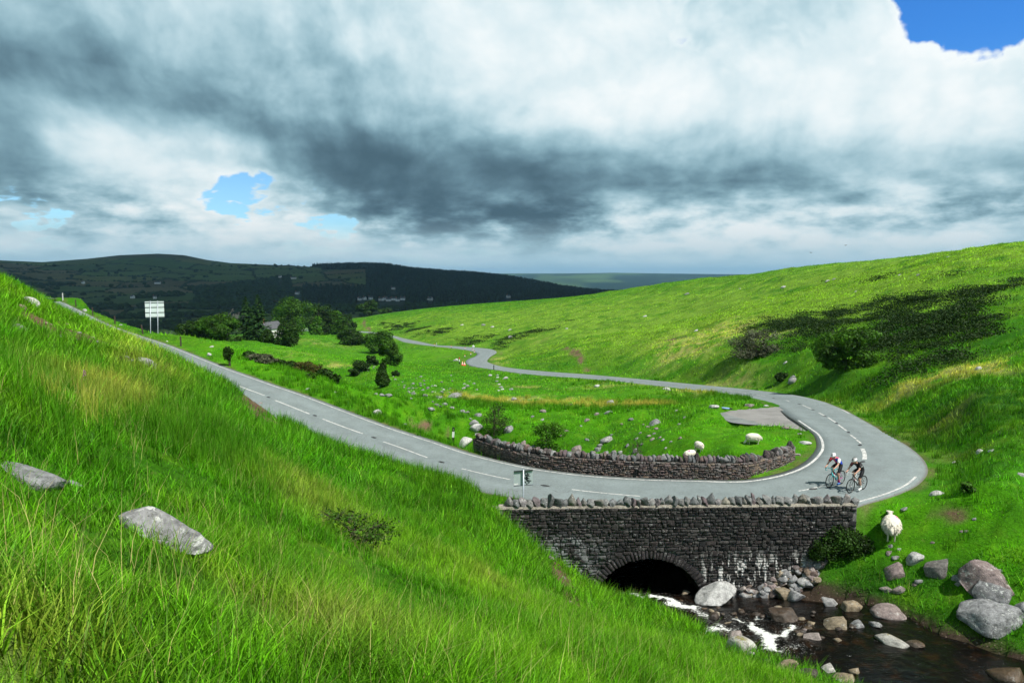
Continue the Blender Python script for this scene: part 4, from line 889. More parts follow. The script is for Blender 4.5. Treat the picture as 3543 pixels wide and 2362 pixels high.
for px, py, w in ((160, 1122, 14), (178, 1126, 10), (235, 1126, 14), (275, 1152, 12), (322, 1172, 14), (335, 1185, 12), (440, 1238, 16), (455, 1250, 18), (432, 1222, 14), (480, 1232, 12), (900, 1402, 22), (930, 1418, 14), (990, 1445, 16), (1040, 1475, 20), (1010, 1452, 12), (878, 1390, 12), (1905, 1935, 26), (1950, 2000, 16), (1975, 2085, 18), (1990, 2050, 12)):
    rock(px, py, w, 'loose stone on the eroded edge of the left bank', (M_PINK, M_TAN, M_GREY)[px % 3], 'small', .6, 'loose stones along the bank edge', name='stone', cat='stone')
# in and beside the stream
_q = onz(2488, 2052, -13.05); tag(obj('boulder', rock_mesh('big', M_WHITE, 5), None, _q, (.1, -.42, .18), (1.12, .62, .46)), 'large pale tilted boulder against the right foot of the arch', 'boulder')
rock(2704, 2150, 108, 'brown wet boulder splitting the rapids below the bridge', M_WET, 'big', .5, seed=1)
rock(2540, 2216, 62, 'purple brown rock behind the moss-topped boulder at the near bank', M_PINK, 'block', .8, seed=1)
rock(2563, 2258, 84, 'white boulder with yellow moss at the near edge of the stream', M_GREYM, 'block', .75, seed=2)
rock(2468, 2140, 40, 'small brown rock in the rapids downstream of the mossy boulder', M_WET, 'round', .8)
rock(2711, 2058, 66, 'flat tan rock at the foot of the rubble slope', M_TAN, 'slab', .5)
rock(2752, 2066, 58, 'pointed grey rock at the water below the rubble slope', M_GREY, 'block', .65, seed=3)
rock(2765, 2028, 52, 'long pale rock on the bank above the pointed grey rock', M_GREY, 'slab', .45)
rock(2833, 1968, 50, 'pale boulder beside the leafy bush above the rubble slope', M_PINK, 'round', .75)
rock(2784, 2182, 18, 'small orange stone in the shallow water', M_PINK, 'small', .5, name='stone', cat='stone')
rock(2808, 2212, 62, 'angular brown rock in mid stream', M_PINK, 'block', .6, seed=5)
rock(2762, 2190, 30, 'low brown stone beside the angular rock in mid stream', M_WET, 'round', .5)
rock(2893, 2170, 82, 'flat topped yellowish boulder standing in the pool', M_TAN, 'block', .48, seed=1)
rock(2966, 2168, 44, 'grey stone next to the yellowish boulder in the pool', M_GREY, 'round', .6)
rock(2942, 2108, 58, 'flat tan stone at the head of the pool', M_TAN, 'slab', .5)
rock(2964, 2060, 50, 'pale flat stone on the grass bank above the pool', M_GREY, 'slab', .6)
rock(2868, 2086, 46, 'whitish stone by the grassy tuft at the pool edge', M_GREY, 'slab', .5)
rock(3075, 2132, 112, 'broad pinkish slab at the far edge of the pool', M_PINK, 'slab', .28)
rock(3083, 2232, 82, 'mottled grey rock alone in the middle of the pool', M_GREYM, 'slab', .42)
rock(3168, 2238, 44, 'dark low rock in the pool beside the mottled one', M_WET, 'slab', .4)
rock(3030, 2168, 34, 'small pale stone just breaking the pool surface', M_GREY, 'slab', .4, name='stone', cat='stone')
rock(3095, 2000, 62, 'pinkish angular stone on the grass bank', M_PINK, 'block', .5)
rock(3165, 1955, 50, 'white rounded stone on the bank above the pinkish one', M_WHITE, 'round', .65)
rock(3236, 2000, 84, 'dark boulder with a turf cap on the right bank', M_WALL, 'block', .6, seed=3)
rock(3402, 2062, 150, 'largest boulder on the right bank, split along its top', M_PINK, 'big', .46, seed=4, rot=-.45, tilt=.25)
rock(3430, 2100, 112, 'grey boulder leaning against the largest one on the bank', M_GREY, 'big', .5, seed=2, rot=-.3, tilt=.3)
rock(3406, 2205, 175, 'long grey boulder lying below the two leaning ones', M_GREY, 'big', .38, seed=3, rot=-.5, tilt=.12)
rock(3180, 2022, 26, 'small grey stone under the dark turf-capped boulder', M_GREY, 'small', .6, name='stone', cat='stone')
rock(3110, 2056, 32, 'right one of two flat pink stones in the turf', M_PINK, 'slab', .4, name='stone', cat='stone')
rock(3064, 2050, 30, 'left one of two flat pink stones in the turf', M_PINK, 'slab', .4, name='stone', cat='stone')
rock(3500, 2358, 120, 'brown rock in the bottom right corner of the pool', M_WET, 'block', .45, seed=4)
rock(3537, 2120, 40, 'grey stone at the right edge of the picture by the pool', M_GREY, 'round', .8)
for q, (px, py, w) in enumerate(((2721, 2312, 62), (2798, 2335, 60), (2866, 2322, 46), (2920, 2356, 68), (2961, 2330, 42), (2650, 2290, 30), (2600, 2268, 26))):
    rock(px, py, w, ('boulder in the row of rocks along the near bank of the pool', 'boulder in the row of rocks along the near bank of the pool')[0], (M_TAN, M_WET, M_GREYM, M_TAN)[q % 4], 'block', .65, 'rocks along the near bank of the pool')
rg = random.Random(12)
for k in range(60):
    px, py = rg.uniform(2350, 2960), 0; py = np.interp(px, [2350, 2600, 2960], [2120, 2150, 2190])+rg.gauss(0, 34)
    rock(px, py, rg.uniform(8, 30), 'small stone showing in the shallow stream bed', (M_WET, M_WET, M_TAN)[k % 3], 'small', .5, 'small stones in the stream', name='stone', cat='stone')
for px, py, w in ((3325, 1842, 12), (3130, 1770, 22), (3080, 1895, 16), (3110, 1905, 14), (3075, 1920, 20), (3100, 1938, 24), (3420, 1990, 40), (3450, 1985, 22), (3343, 1842, 14), (3370, 1800, 14), (3225, 1880, 12), (3165, 2030, 18), (3310, 2010, 34), (3320, 2030, 26)):
    rock(px, py, w, 'small stone in the turf of the right bank', (M_GREY, M_PINK)[px % 2], 'small', .4, 'small stones in the right bank turf', name='stone', cat='stone')
rock(3242, 1712, 46, 'white flat stone in the turf outside the hairpin', M_WHITE, 'slab', .32, name='stone', cat='stone')
rock(2788, 1538, 33, 'white flat stone in the turf at the tip of the island', M_WHITE, 'slab', .36, name='stone', cat='stone')
rock(2765, 1502, 14, 'tiny grey stone near the lay-by corner', M_GREY, 'small', .5, name='stone', cat='stone')
rock(2718, 1485, 26, 'pinkish stone at the lay-by edge', M_PINK, 'slab', .4, name='stone', cat='stone')
rock(2760, 1577, 26, 'flat reddish stone by the end of the low wall', M_PINK, 'slab', .3, name='stone', cat='stone')
# inside the bend
rock(2101, 1532, 48, 'rounded grey boulder above the rock pile behind the wall', M_GREY, 'round', .5)
rock(2266, 1468, 47, 'largest grey boulder on the slope behind the wall', M_GREY, 'block', .55)
rock(2111, 1398, 36, 'big grey boulder between the rush beds', M_GREY, 'block', .6)
rock(1575, 1376, 54, 'long tilted grey slab on the slope beyond the ravine', M_GREY, 'slab', .42, tilt=-.3, rot=0.)
rock(1307, 1434, 31, 'white boulder on the verge above the ravine', M_WHITE, 'round', .75)
rock(1611, 1549, 50, 'pale boulder between the marker post and the wall end', M_WHITE, 'round', .6)
rock(1653, 1440, 30, 'grey boulder highest of the four behind the wall end', M_GREY, 'round', .5)
rock(1640, 1472, 33, 'grey boulder second of the four behind the wall end', M_GREY, 'round', .7)
rock(1650, 1494, 46, 'pale boulder lowest of the four behind the wall end', M_WHITE, 'round', .6)
rock(1758, 1496, 40, 'round grey boulder under the thorn bush', M_GREY, 'round', .65)
rock(2471, 1412, 32, 'white flat stone left of the blue pipe', M_WHITE, 'slab', .36, name='stone', cat='stone')
rock(2593, 1408, 32, 'pinkish grey boulder beside the lay-by', M_PINK, 'round', .5)
rock(2650, 1407, 18, 'small white stone at the lay-by corner near the road', M_WHITE, 'small', .4, name='stone', cat='stone')
rock(2307, 1349, 28, 'white stone at the near edge of the right road', M_WHITE, 'round', .55, name='stone', cat='stone')
rock(2066, 1340, 20, 'pale stone beside the rushes at the right road', M_WHITE, 'round', .6, name='stone', cat='stone')
for px, py, w in ((2030, 1458, 21), (2202, 1520, 17), (2115, 1506, 14), (1958, 1492, 20), (2029, 1526, 19), (2077, 1546, 22), (2170, 1545, 18), (2246, 1511, 17), (2262, 1502, 14), (2282, 1516, 14), (2293, 1524, 14), (2255, 1523, 18), (2354, 1518, 16), (2304, 1553, 14), (2349, 1470, 13), (2367, 1446, 12), (2184, 1455, 20), (2104, 1432, 32), (2063, 1437, 22), (1880, 1427, 26), (1876, 1454, 15), (1842, 1444, 14), (2340, 1423, 12), (1994, 1405, 18), (1977, 1402, 14), (1940, 1512, 14), (2220, 1540, 12), (2330, 1440, 10), (2150, 1470, 12), (2240, 1480, 16), (2270, 1487, 18), (2225, 1470, 10), (1900, 1500, 12), (2010, 1475, 10), (1960, 1405, 14), (2215, 1500, 12), (2320, 1530, 12)):
    rock(px, py, w, 'grey stone scattered on the grass slope behind the low wall', (M_GREY, M_GREY, M_PINK)[px % 3], 'small', .62, 'stones on the slope behind the wall', name='stone', cat='stone')
for px, py, w, m_ in ((1996, 1566, 42, M_PINK), (2068, 1562, 30, M_GREY), (2121, 1572, 28, M_PINK), (2095, 1572, 26, M_GREY), (2050, 1575, 24, M_PINK), (2145, 1575, 22, M_GREY), (1975, 1578, 22, M_GREY), (2020, 1580, 26, M_PINK), (2197, 1566, 22, M_GREY), (1810, 1545, 30, M_PINK), (1845, 1556, 24, M_GREY)):
    rock(px, py, w, 'rock in the pile showing over the coping of the low wall', m_, 'block', .7, 'rock pile behind the wall')
for px, py, w in ((1431, 1366, 24), (1470, 1372, 20), (1519, 1377, 19), (1512, 1406, 22), (1492, 1424, 27), (1564, 1412, 17), (1599, 1426, 26), (1617, 1430, 18), (1776, 1386, 26), (1537, 1402, 22), (1320, 1372, 20), (1345, 1375, 26), (1628, 1452, 11), (1403, 1472, 14), (1524, 1408, 16), (1630, 1388, 12), (1700, 1400, 12), (1595, 1365, 12), (1600, 1345, 10)):
    rock(px, py, w, 'grey stone on the far side of the ravine near the thorn bush', M_GREY, 'small', .6, 'stones beyond the ravine', name='stone', cat='stone')
for px, py, w in ((1607, 1331, 17), (1616, 1339, 17), (1605, 1346, 15), (1695, 1302, 15), (1720, 1299, 10), (1721, 1307, 11), (1749, 1311, 19), (1720, 1322, 14), (1727, 1331, 13), (1732, 1341, 15), (1737, 1348, 13), (1725, 1352, 11), (1768, 1349, 17), (1622, 1320, 10), (1640, 1328, 12), (1505, 1337, 12), (1650, 1349, 10), (1480, 1344, 13), (1800, 1297, 9), (1560, 1300, 8)):
    rock(px, py, w, 'pale stone on the green slope below the far hairpin', (M_GREY, M_WHITE)[px % 2], 'small', .65, 'stones below the far hairpin', name='stone', cat='stone')
rg = random.Random(5)
for k in range(60):
    px = rg.gauss(1450, 70); py = rg.gauss(1345, 18)+.12*(px-1450)
    if 1300 < px < 1600 and 1300 < py < 1395: rock(px, py, rg.uniform(4, 13), 'pale stone in the rocky gully between the two roads', (M_GREY, M_GREY, M_GREY, M_WHITE)[k % 4], 'small', .7, 'stones in the rocky gully', name='stone', cat='stone')
for k in range(26):
    px = rg.uniform(1225, 1300); py = 1290-(px-1225)*.3+rg.gauss(0, 8)
    rock(px, py, rg.uniform(5, 11), 'pale stone on the bank under the dark hawthorns', M_GREY, 'small', .7, 'stones under the hawthorns', name='stone', cat='stone')
rock(1577, 1249, 18, 'white stone beside the traffic cones', M_WHITE, 'slab', .5, name='stone', cat='stone', tilt=-.4)
for px, py, w, l in ((723, 1232, 17, 'white upright stone on the verge past the wooden posts'), (1066, 1348, 18, 'white stone on the verge near the ravine edge'), (1162, 1361, 15, 'flat white stone on the verge beyond the first white one'), (732, 1201, 13, 'small white stone on the crest of the embankment'), (295, 1077, 13, 'white stone standing on the verge by the upper posts'), (418, 1125, 10, 'grey stone on the verge below the road sign'), (515, 1130, 32, 'grey boulder on the crest behind the large road sign'), (578, 1182, 7, 'tiny white stone on the verge by the road line'), (1196, 1359, 10, 'small white stone at the ravine edge')):
    rock(px, py, w, l, M_WHITE if 'grey' not in l else M_GREY, 'round', .8 if 'upright' in l or 'standing' in l else .55, name='stone', cat='stone')
for px, py, w in ((2710, 997, 18), (2375, 1019, 18), (2408, 1146, 17), (3109, 1189, 16), (2716, 1257, 14), (2862, 975, 14), (2885, 967, 12), (3112, 954, 12), (3175, 954, 12), (1704, 1133, 15), (1764, 1169, 19), (1671, 1127, 18), (1764, 1143, 13), (1598, 1125, 12), (3250, 1229, 13), (3425, 1100, 17), (2230, 1096, 16), (1960, 1138, 10), (3280, 890, 10), (2960, 1010, 8), (2560, 1000, 8)):
    rock(px, py, w, 'pale stone lying on the open right hillside', (M_WHITE, M_GREY)[px % 2], 'small', .5, 'stones on the right hillside', name='stone', cat='stone')
rock(2743, 1326, 30, 'lower of two stacked grey stones above the right road', M_GREY, 'round', .7, name='stone', cat='stone')
rock(2742, 1312, 22, 'upper of two stacked grey stones above the right road', M_GREY, 'slab', .5, name='stone', cat='stone')
rock(3385, 1279, 21, 'white stone in the pale dry grass on the right slope', M_WHITE, 'round', .6, name='stone', cat='stone')
for px, py, w in ((3388, 1566, 23), (3428, 1562, 17), (3536, 1646, 26), (3300, 1600, 10)):
    rock(px, py, w, 'pale stone half hidden in long grass right of the hairpin', M_WHITE, 'round', .5, 'stones in the long grass', name='stone', cat='stone')
# ------------------------------------------------------------------ water
def build_water():
    k1 = int(np.argmax(SMID[:, 1] > 36)); a, b = SR[:k1], SN[:k1]
    q = np.linspace(0, 1, 440); i = np.linspace(0, 1, k1); A_ = np.stack([np.interp(q, i, a[:, c]) for c in range(3)], 1); B_ = np.stack([np.interp(q, i, b[:, c]) for c in range(3)], 1)
    ext = (A_-B_); A_, B_ = A_+ext*.06, B_-ext*.06
    t = np.linspace(0, 1, 150); v = A_[:, None]*(1-t)[None, :, None]+B_[:, None]*t[None, :, None]; x, y, z = v[..., 0], v[..., 1], v[..., 2]
    foam = np.zeros(x.shape); turb = np.zeros(x.shape)
    for (p, q_, w, am) in (((2262, 2049), (2330, 2078), .28, 1.1), ((2330, 2078), (2392, 2098), .34, 1.15), ((2392, 2098), (2440, 2125), .26, .7), ((2539, 2122), (2610, 2165), .13, .8), ((2610, 2165), (2655, 2205), .26, 1.1), ((2655, 2205), (2664, 2240), .26, 1.15), ((2665, 2215), (2745, 2155), .16, .95), ((2420, 2188), (2510, 2182), .22, .8), ((2625, 2118), (2660, 2105), .2, .7), ((2178, 2058), (2215, 2066), .2, .8), ((2470, 2150), (2545, 2180), .15, .55), ((2690, 2250), (2760, 2240), .2, .45), ((2540, 2225), (2560, 2270), .15, .35)):
        zz = float(np.interp(p[0], [2190, 2350, 2520, 2700], [-13.5, -13.2, -12.9, -12.7])); P_, Q_ = onz(*p, zz)[:2], onz(*q_, zz)[:2]
        d = Q_-P_; L2 = d@d; tt = np.clip(((x-P_[0])*d[0]+(y-P_[1])*d[1])/L2, 0, 1); dist = np.hypot(x-P_[0]-tt*d[0], y-P_[1]-tt*d[1])
        foam = np.maximum(foam, am*np.exp(-(dist/w)**2)); turb = np.maximum(turb, np.exp(-(dist/.9)**2))
    z = z+turb*(.10*fbm(x/.35, y/.35, 2., 3)+.12*fbm(x/.9, y/.9, 5., 2))+.012*fbm(x/.3, y/.22, 3., 3)
    v = np.stack([x, y, z], -1).reshape(-1, 3); nr_ = 150; k = (np.arange(439)[:, None]*nr_+np.arange(149)[None]).ravel(); f = np.stack([k, k+1, k+nr_+1, k+nr_], 1)
    m_, n = mat('peaty_stream_water'); p = n.new('ShaderNodeNewGeometry').outputs['Position']; fo = n.attr('foam', out='Fac'); tu = n.attr('turb', out='Fac')
    pr = n.vm('MULTIPLY', p, (1.0, 1.6, 1.)); nz = n.noise(pr, 5.5, 7, .68, .9); nz2 = n.noise(pr, 17., 4, .7, .4)
    mk = n.step(n.add(fo, n.mul(n.sub(nz, .5), 2.4), n.mul(n.sub(nz2, .5), 1.6)), .42, .95)
    speck = n.mul(n.step(n.add(nz2, n.mul(tu, .1)), .70, .76), tu); mk = n.m('MAXIMUM', mk, n.mul(speck, .8))
    bedc = n.mix(n.step(n.noise(p, 2.2, 5, .6), .5, .68), (.004, .0035, .003), (.016, .008, .004))
    n.put(n.b.inputs['Base Color'], n.mix(mk, bedc, (.80, .82, .78))); n.put(n.b.inputs['Roughness'], n.lin(mk, 0., 1., .07, .6)); n.b.inputs['IOR'].default_value = 1.33; n.b.inputs['Specular IOR Level'].default_value = .5
    bump(n, n.add(n.mul(n.noise(n.vm('MULTIPLY', p, (1., 2.2, 1.)), 6., 4, .6, .5), n.add(.6, n.mul(tu, 2.))), n.mul(mk, .6)), .35, .06)
    w = obj('stream', mesh_np('stream', v, f[:, ::-1], [m_], True, attrs={'foam': foam.ravel(), 'turb': turb.ravel()}))
    if w.data.polygons[0].normal.z < 0: w.data.flip_normals()
    tag(w, kind='structure')
build_water()
print('stone', round(time.time()-T0, 1))
# ------------------------------------------------------------------ instanced vegetation (geometry nodes on point clouds)
PROTO = bpy.data.collections.new('plant_prototypes')      # never linked to the scene: only what it is made of shows
def proto_set(name, meshes):
    c = bpy.data.collections.new(name)
    for i, me in enumerate(meshes):
        o = bpy.data.objects.new('%s_%02d' % (name, i), me); c.objects.link(o)
    return c
def scatter(name, P, rot, scl, idx, tints, coll, kind='stuff', label=None):
    me = bpy.data.meshes.new(name); me.vertices.add(len(P)); me.vertices.foreach_set('co', np.asarray(P, np.float32).ravel())
    for nm, a, ty in (('rot', rot, 'FLOAT_VECTOR'), ('scl', scl, 'FLOAT_VECTOR'), ('tint', tints, 'FLOAT_VECTOR')):
        at = me.attributes.new(nm, ty, 'POINT'); at.data.foreach_set('vector', np.asarray(a, np.float32).ravel())
    at = me.attributes.new('idx', 'INT', 'POINT'); at.data.foreach_set('value', np.asarray(idx, np.int32))
    o = obj(name, me); tag(o, label, None, None, kind)
    ng = bpy.data.node_groups.new(name+'_scatter', 'GeometryNodeTree')
    ng.interface.new_socket('Geometry', in_out='INPUT', socket_type='NodeSocketGeometry'); ng.interface.new_socket('Geometry', in_out='OUTPUT', socket_type='NodeSocketGeometry')
    gi, go = ng.nodes.new('NodeGroupInput'), ng.nodes.new('NodeGroupOutput')
    ci = ng.nodes.new('GeometryNodeCollectionInfo'); ci.inputs['Collection'].default_value = coll; ci.inputs['Separate Children'].default_value = True; ci.inputs['Reset Children'].default_value = True
    ip = ng.nodes.new('GeometryNodeInstanceOnPoints'); ip.inputs['Pick Instance'].default_value = True
    def at_(nm, ty):
        n_ = ng.nodes.new('GeometryNodeInputNamedAttribute'); n_.data_type = ty; n_.inputs['Name'].default_value = nm; return [s for s in n_.outputs if s.enabled][0]
    L = ng.links.new
    L(gi.outputs[0], ip.inputs['Points']); L(ci.outputs[0], ip.inputs['Instance']); L(at_('idx', 'INT'), ip.inputs['Instance Index'])
    e2r = ng.nodes.new('FunctionNodeEulerToRotation'); L(at_('rot', 'FLOAT_VECTOR'), e2r.inputs[0]); L(e2r.outputs[0], ip.inputs['Rotation']); L(at_('scl', 'FLOAT_VECTOR'), ip.inputs['Scale'])
    L(ip.outputs[0], go.inputs[0])
    md = o.modifiers.new('scatter', 'NODES'); md.node_group = ng
    return o
def leaf_mat(name, trans=.35, tipcol=None, tipmix=0., rough=.55, use='INSTANCER', col=None, var=.65):
    m_ = bpy.data.materials.new(name); m_.use_nodes = True; n = NT(m_.node_tree); n.nodes.clear(); out = n.new('ShaderNodeOutputMaterial')
    c = n.attr('tint', use) if col is None else tuple(col)
    br = n.attr('br', out='Fac'); h = n.attr('h', out='Fac')
    if use == 'INSTANCER' and col is None: pass
    c = n.vm('SCALE', c, scale=n.lin(br, 0., 1., 1-var, 1+var))
    if tipcol: c = n.mix(n.mul(n.step(h, .35, 1.), n.step(br, .35, .9), tipmix), c, tipcol)
    d = n.new('ShaderNodeBsdfDiffuse'); n.put(d.inputs[0], c); t = n.new('ShaderNodeBsdfTranslucent'); n.put(t.inputs[0], n.vm('MULTIPLY', c, (1.25, 1.2, .7)))
    m1 = n.new('ShaderNodeMixShader'); m1.inputs[0].default_value = trans; n.links.new(d.outputs[0], m1.inputs[1]); n.links.new(t.outputs[0], m1.inputs[2])
    g = n.new('ShaderNodeBsdfGlossy'); g.inputs['Roughness'].default_value = rough; n.put(g.inputs[0], (.9, .95, .8))
    m2 = n.new('ShaderNodeMixShader'); m2.inputs[0].default_value = .012; n.links.new(m1.outputs[0], m2.inputs[1]); n.links.new(g.outputs[0], m2.inputs[2]); n.links.new(m2.outputs[0], out.inputs[0])
    return m_
def tuft(seed, nb, spread, h0, h1, wid, bend, lean=(0, 0), seg=3, up=0.):
    rg = np.random.default_rng(seed); V, Fc, H, B = [], [], [], []; o = 0
    for k in range(nb):
        a = rg.random()*6.283; rr = spread*math.sqrt(rg.random()); h = h0+(h1-h0)*rg.random(); w = wid*(.6+.8*rg.random()); bd = bend*(.4+1.2*rg.random()); br = rg.random()
        base_ = np.array([rr*math.cos(a), rr*math.sin(a), -.03]); da = a+rg.normal()*.9 if up < .5 else rg.random()*6.283
        dirv = np.array([math.cos(da)+lean[0], math.sin(da)+lean[1], 0.]); sv = np.array([-math.sin(da+rg.normal()*.8), math.cos(da+rg.normal()*.8), 0.])
        for s in range(seg+1):
            t = s/seg; c = base_+np.array([0, 0, h*(t-.22*bd*t*t)])+dirv*h*bd*(t**1.8)*.75; ww = w*(1-t)**.7
            if s < seg: V += [c-sv*ww, c+sv*ww]; H += [t, t]; B += [br, br]
            else: V += [c]; H += [t]; B += [br]
        for s in range(seg-1): Fc.append((o+2*s, o+2*s+1, o+2*s+3, o+2*s+2))
        Fc.append((o+2*seg-2, o+2*seg-1, o+2*seg)); o += 2*seg+1
    return np.array(V), Fc, np.array(H), np.array(B)
def tuft_mesh(name, m_, *a, **k):
    v, f, h, b = tuft(*a, **k); return mesh_np(name, v, f, [m_], True, attrs={'h': h, 'br': b})
M_GRASS = leaf_mat('grass_blades', .30, (.30, .36, .06), .35, use='GEOMETRY'); M_TURF = leaf_mat('short_turf', .25, (.25, .30, .05), .2, use='GEOMETRY'); M_RUSH = leaf_mat('rush_stems', .25, (.16, .15, .05), .4, .4, use='GEOMETRY'); M_STALK = leaf_mat('dry_stalks', .25, (.5, .42, .22), .6, use='GEOMETRY')
def blades(name, C, S, T, nb, spread, h0, h1, wid, bend, lean, m_, seed, simple, up=0., wlim=None):
    """grow nb blades round each centre C (scale S, tint T) as one mesh; simple = one triangle a blade"""
    rg = np.random.default_rng(seed); n_ = len(C)*nb; I = np.repeat(np.arange(len(C)), nb)
    sc = S[I]; a = rg.random(n_)*6.2832; rr = spread*sc[:, 0]*np.sqrt(rg.random(n_)); h = (h0+(h1-h0)*rg.random(n_))*sc[:, 2]; br = rg.random(n_)
    bx = C[I, 0]+rr*np.cos(a); by = C[I, 1]+rr*np.sin(a); bz = zat(bx, by)-.02
    da = a+rg.normal(size=n_)*(.9 if up < .5 else 9.); bd = bend*(.4+1.2*rg.random(n_)); w = (wid if np.isscalar(wid) else wid[I])*(.6+.8*rg.random(n_))
    dx = np.cos(da)+lean[0]; dy = np.sin(da)+lean[1]; sa = da+1.5708+rg.normal(size=n_)*.8; sx, sy = np.cos(sa)*w, np.sin(sa)*w
    def at(t): q = h*bd*(t**1.8)*.75; return bx+dx*q, by+dy*q, bz+h*(t-.22*bd*t*t)
    if simple:
        tx, ty, tz = at(1.); V = np.stack([np.stack([bx-sx, by-sy, bz], 1), np.stack([bx+sx, by+sy, bz], 1), np.stack([tx, ty, tz], 1)], 1); H = np.tile([0, 0, 1.], n_); k = np.arange(n_)*3; Fc = np.stack([k, k+1, k+2], 1); m = 3
    else:
        mx, my, mz = at(.5); tx, ty, tz = at(1.)
        V = np.stack([np.stack([bx-sx, by-sy, bz], 1), np.stack([bx+sx, by+sy, bz], 1), np.stack([mx-sx*.7, my-sy*.7, mz], 1), np.stack([mx+sx*.7, my+sy*.7, mz], 1), np.stack([tx, ty, tz], 1)], 1); H = np.tile([0, 0, .5, .5, 1.], n_); k = np.arange(n_)*5
        Fc = np.concatenate([np.stack([k, k+1, k+3], 1), np.stack([k, k+3, k+2], 1), np.stack([k+2, k+3, k+4], 1)]); m = 5
    me = mesh_np(name, V.reshape(-1, 3), Fc, [m_], False, attrs={'h': H, 'br': np.repeat(br, m), 'tint': np.repeat(T[I], m, 0)})
    tag(obj(name, me), kind='stuff'); return len(Fc)
WIND = (.22, -.05)
RSH = [(1350, 1590, 300, 60, 1.), (1560, 1690, 130, 40, 1.), (1100, 1500, 220, 60, .8), (850, 1420, 160, 45, .6), (450, 1370, 280, 60, .9), (180, 1420, 160, 60, .6), (1800, 1780, 90, 60, .7), (1750, 1400, 150, 11, 1.1), (1660, 1395, 60, 10, .9), (2130, 1410, 170, 13, 1.2), (1900, 1412, 90, 9, .9), (2300, 1405, 60, 10, .9), (2480, 1362, 120, 10, 1.1), (2590, 1374, 60, 10, 1.1), (2060, 1325, 70, 7, 1.), (3350, 1480, 220, 90, .6), (3150, 1400, 160, 50, .5), (2230, 1322, 60, 6, .9), (3030, 1740, 16, 30, .0), (3340, 1700, 40, 26, .8), (3300, 1650, 80, 40, .7), (2950, 1360, 150, 26, .5), (2900, 1390, 60, 14, .5), (1580, 1370, 60, 12, .6), (1500, 1455, 90, 14, .3), (650, 1530, 200, 70, .5)]
def sample(r0, r1, dens, seed):
    rg = np.random.default_rng(seed); a0, a1 = R(-43), R(43); n_ = int(dens*.5*(a1-a0)*(r1*r1-r0*r0))
    r = np.sqrt(rg.random(n_)*(r1*r1-r0*r0)+r0*r0); a = a0+(a1-a0)*rg.random(n_); return r*np.sin(a), r*np.cos(a), r, rg
def visible(x, y, z, slack=.02):
    """keep what the photograph can see from about here: ground that faces the camera's side of each crest, with room to spare"""
    r = np.hypot(x, y); t = z/r; ok = np.ones(len(x), bool); a = np.arctan2(x, y)
    lr = np.log(r); steps = np.linspace(0., 1., 36)[1:-1]
    for s in steps:
        rr = np.exp(math.log(1.5)*(1-s)+lr*s); zz = zat(rr*np.sin(a), rr*np.cos(a)); ok &= (zz/rr < t+slack+.55/rr)
    return ok
acc = {k: [] for k in ('long', 'mid', 'far', 'turf', 'rush', 'rushf', 'stalk')}
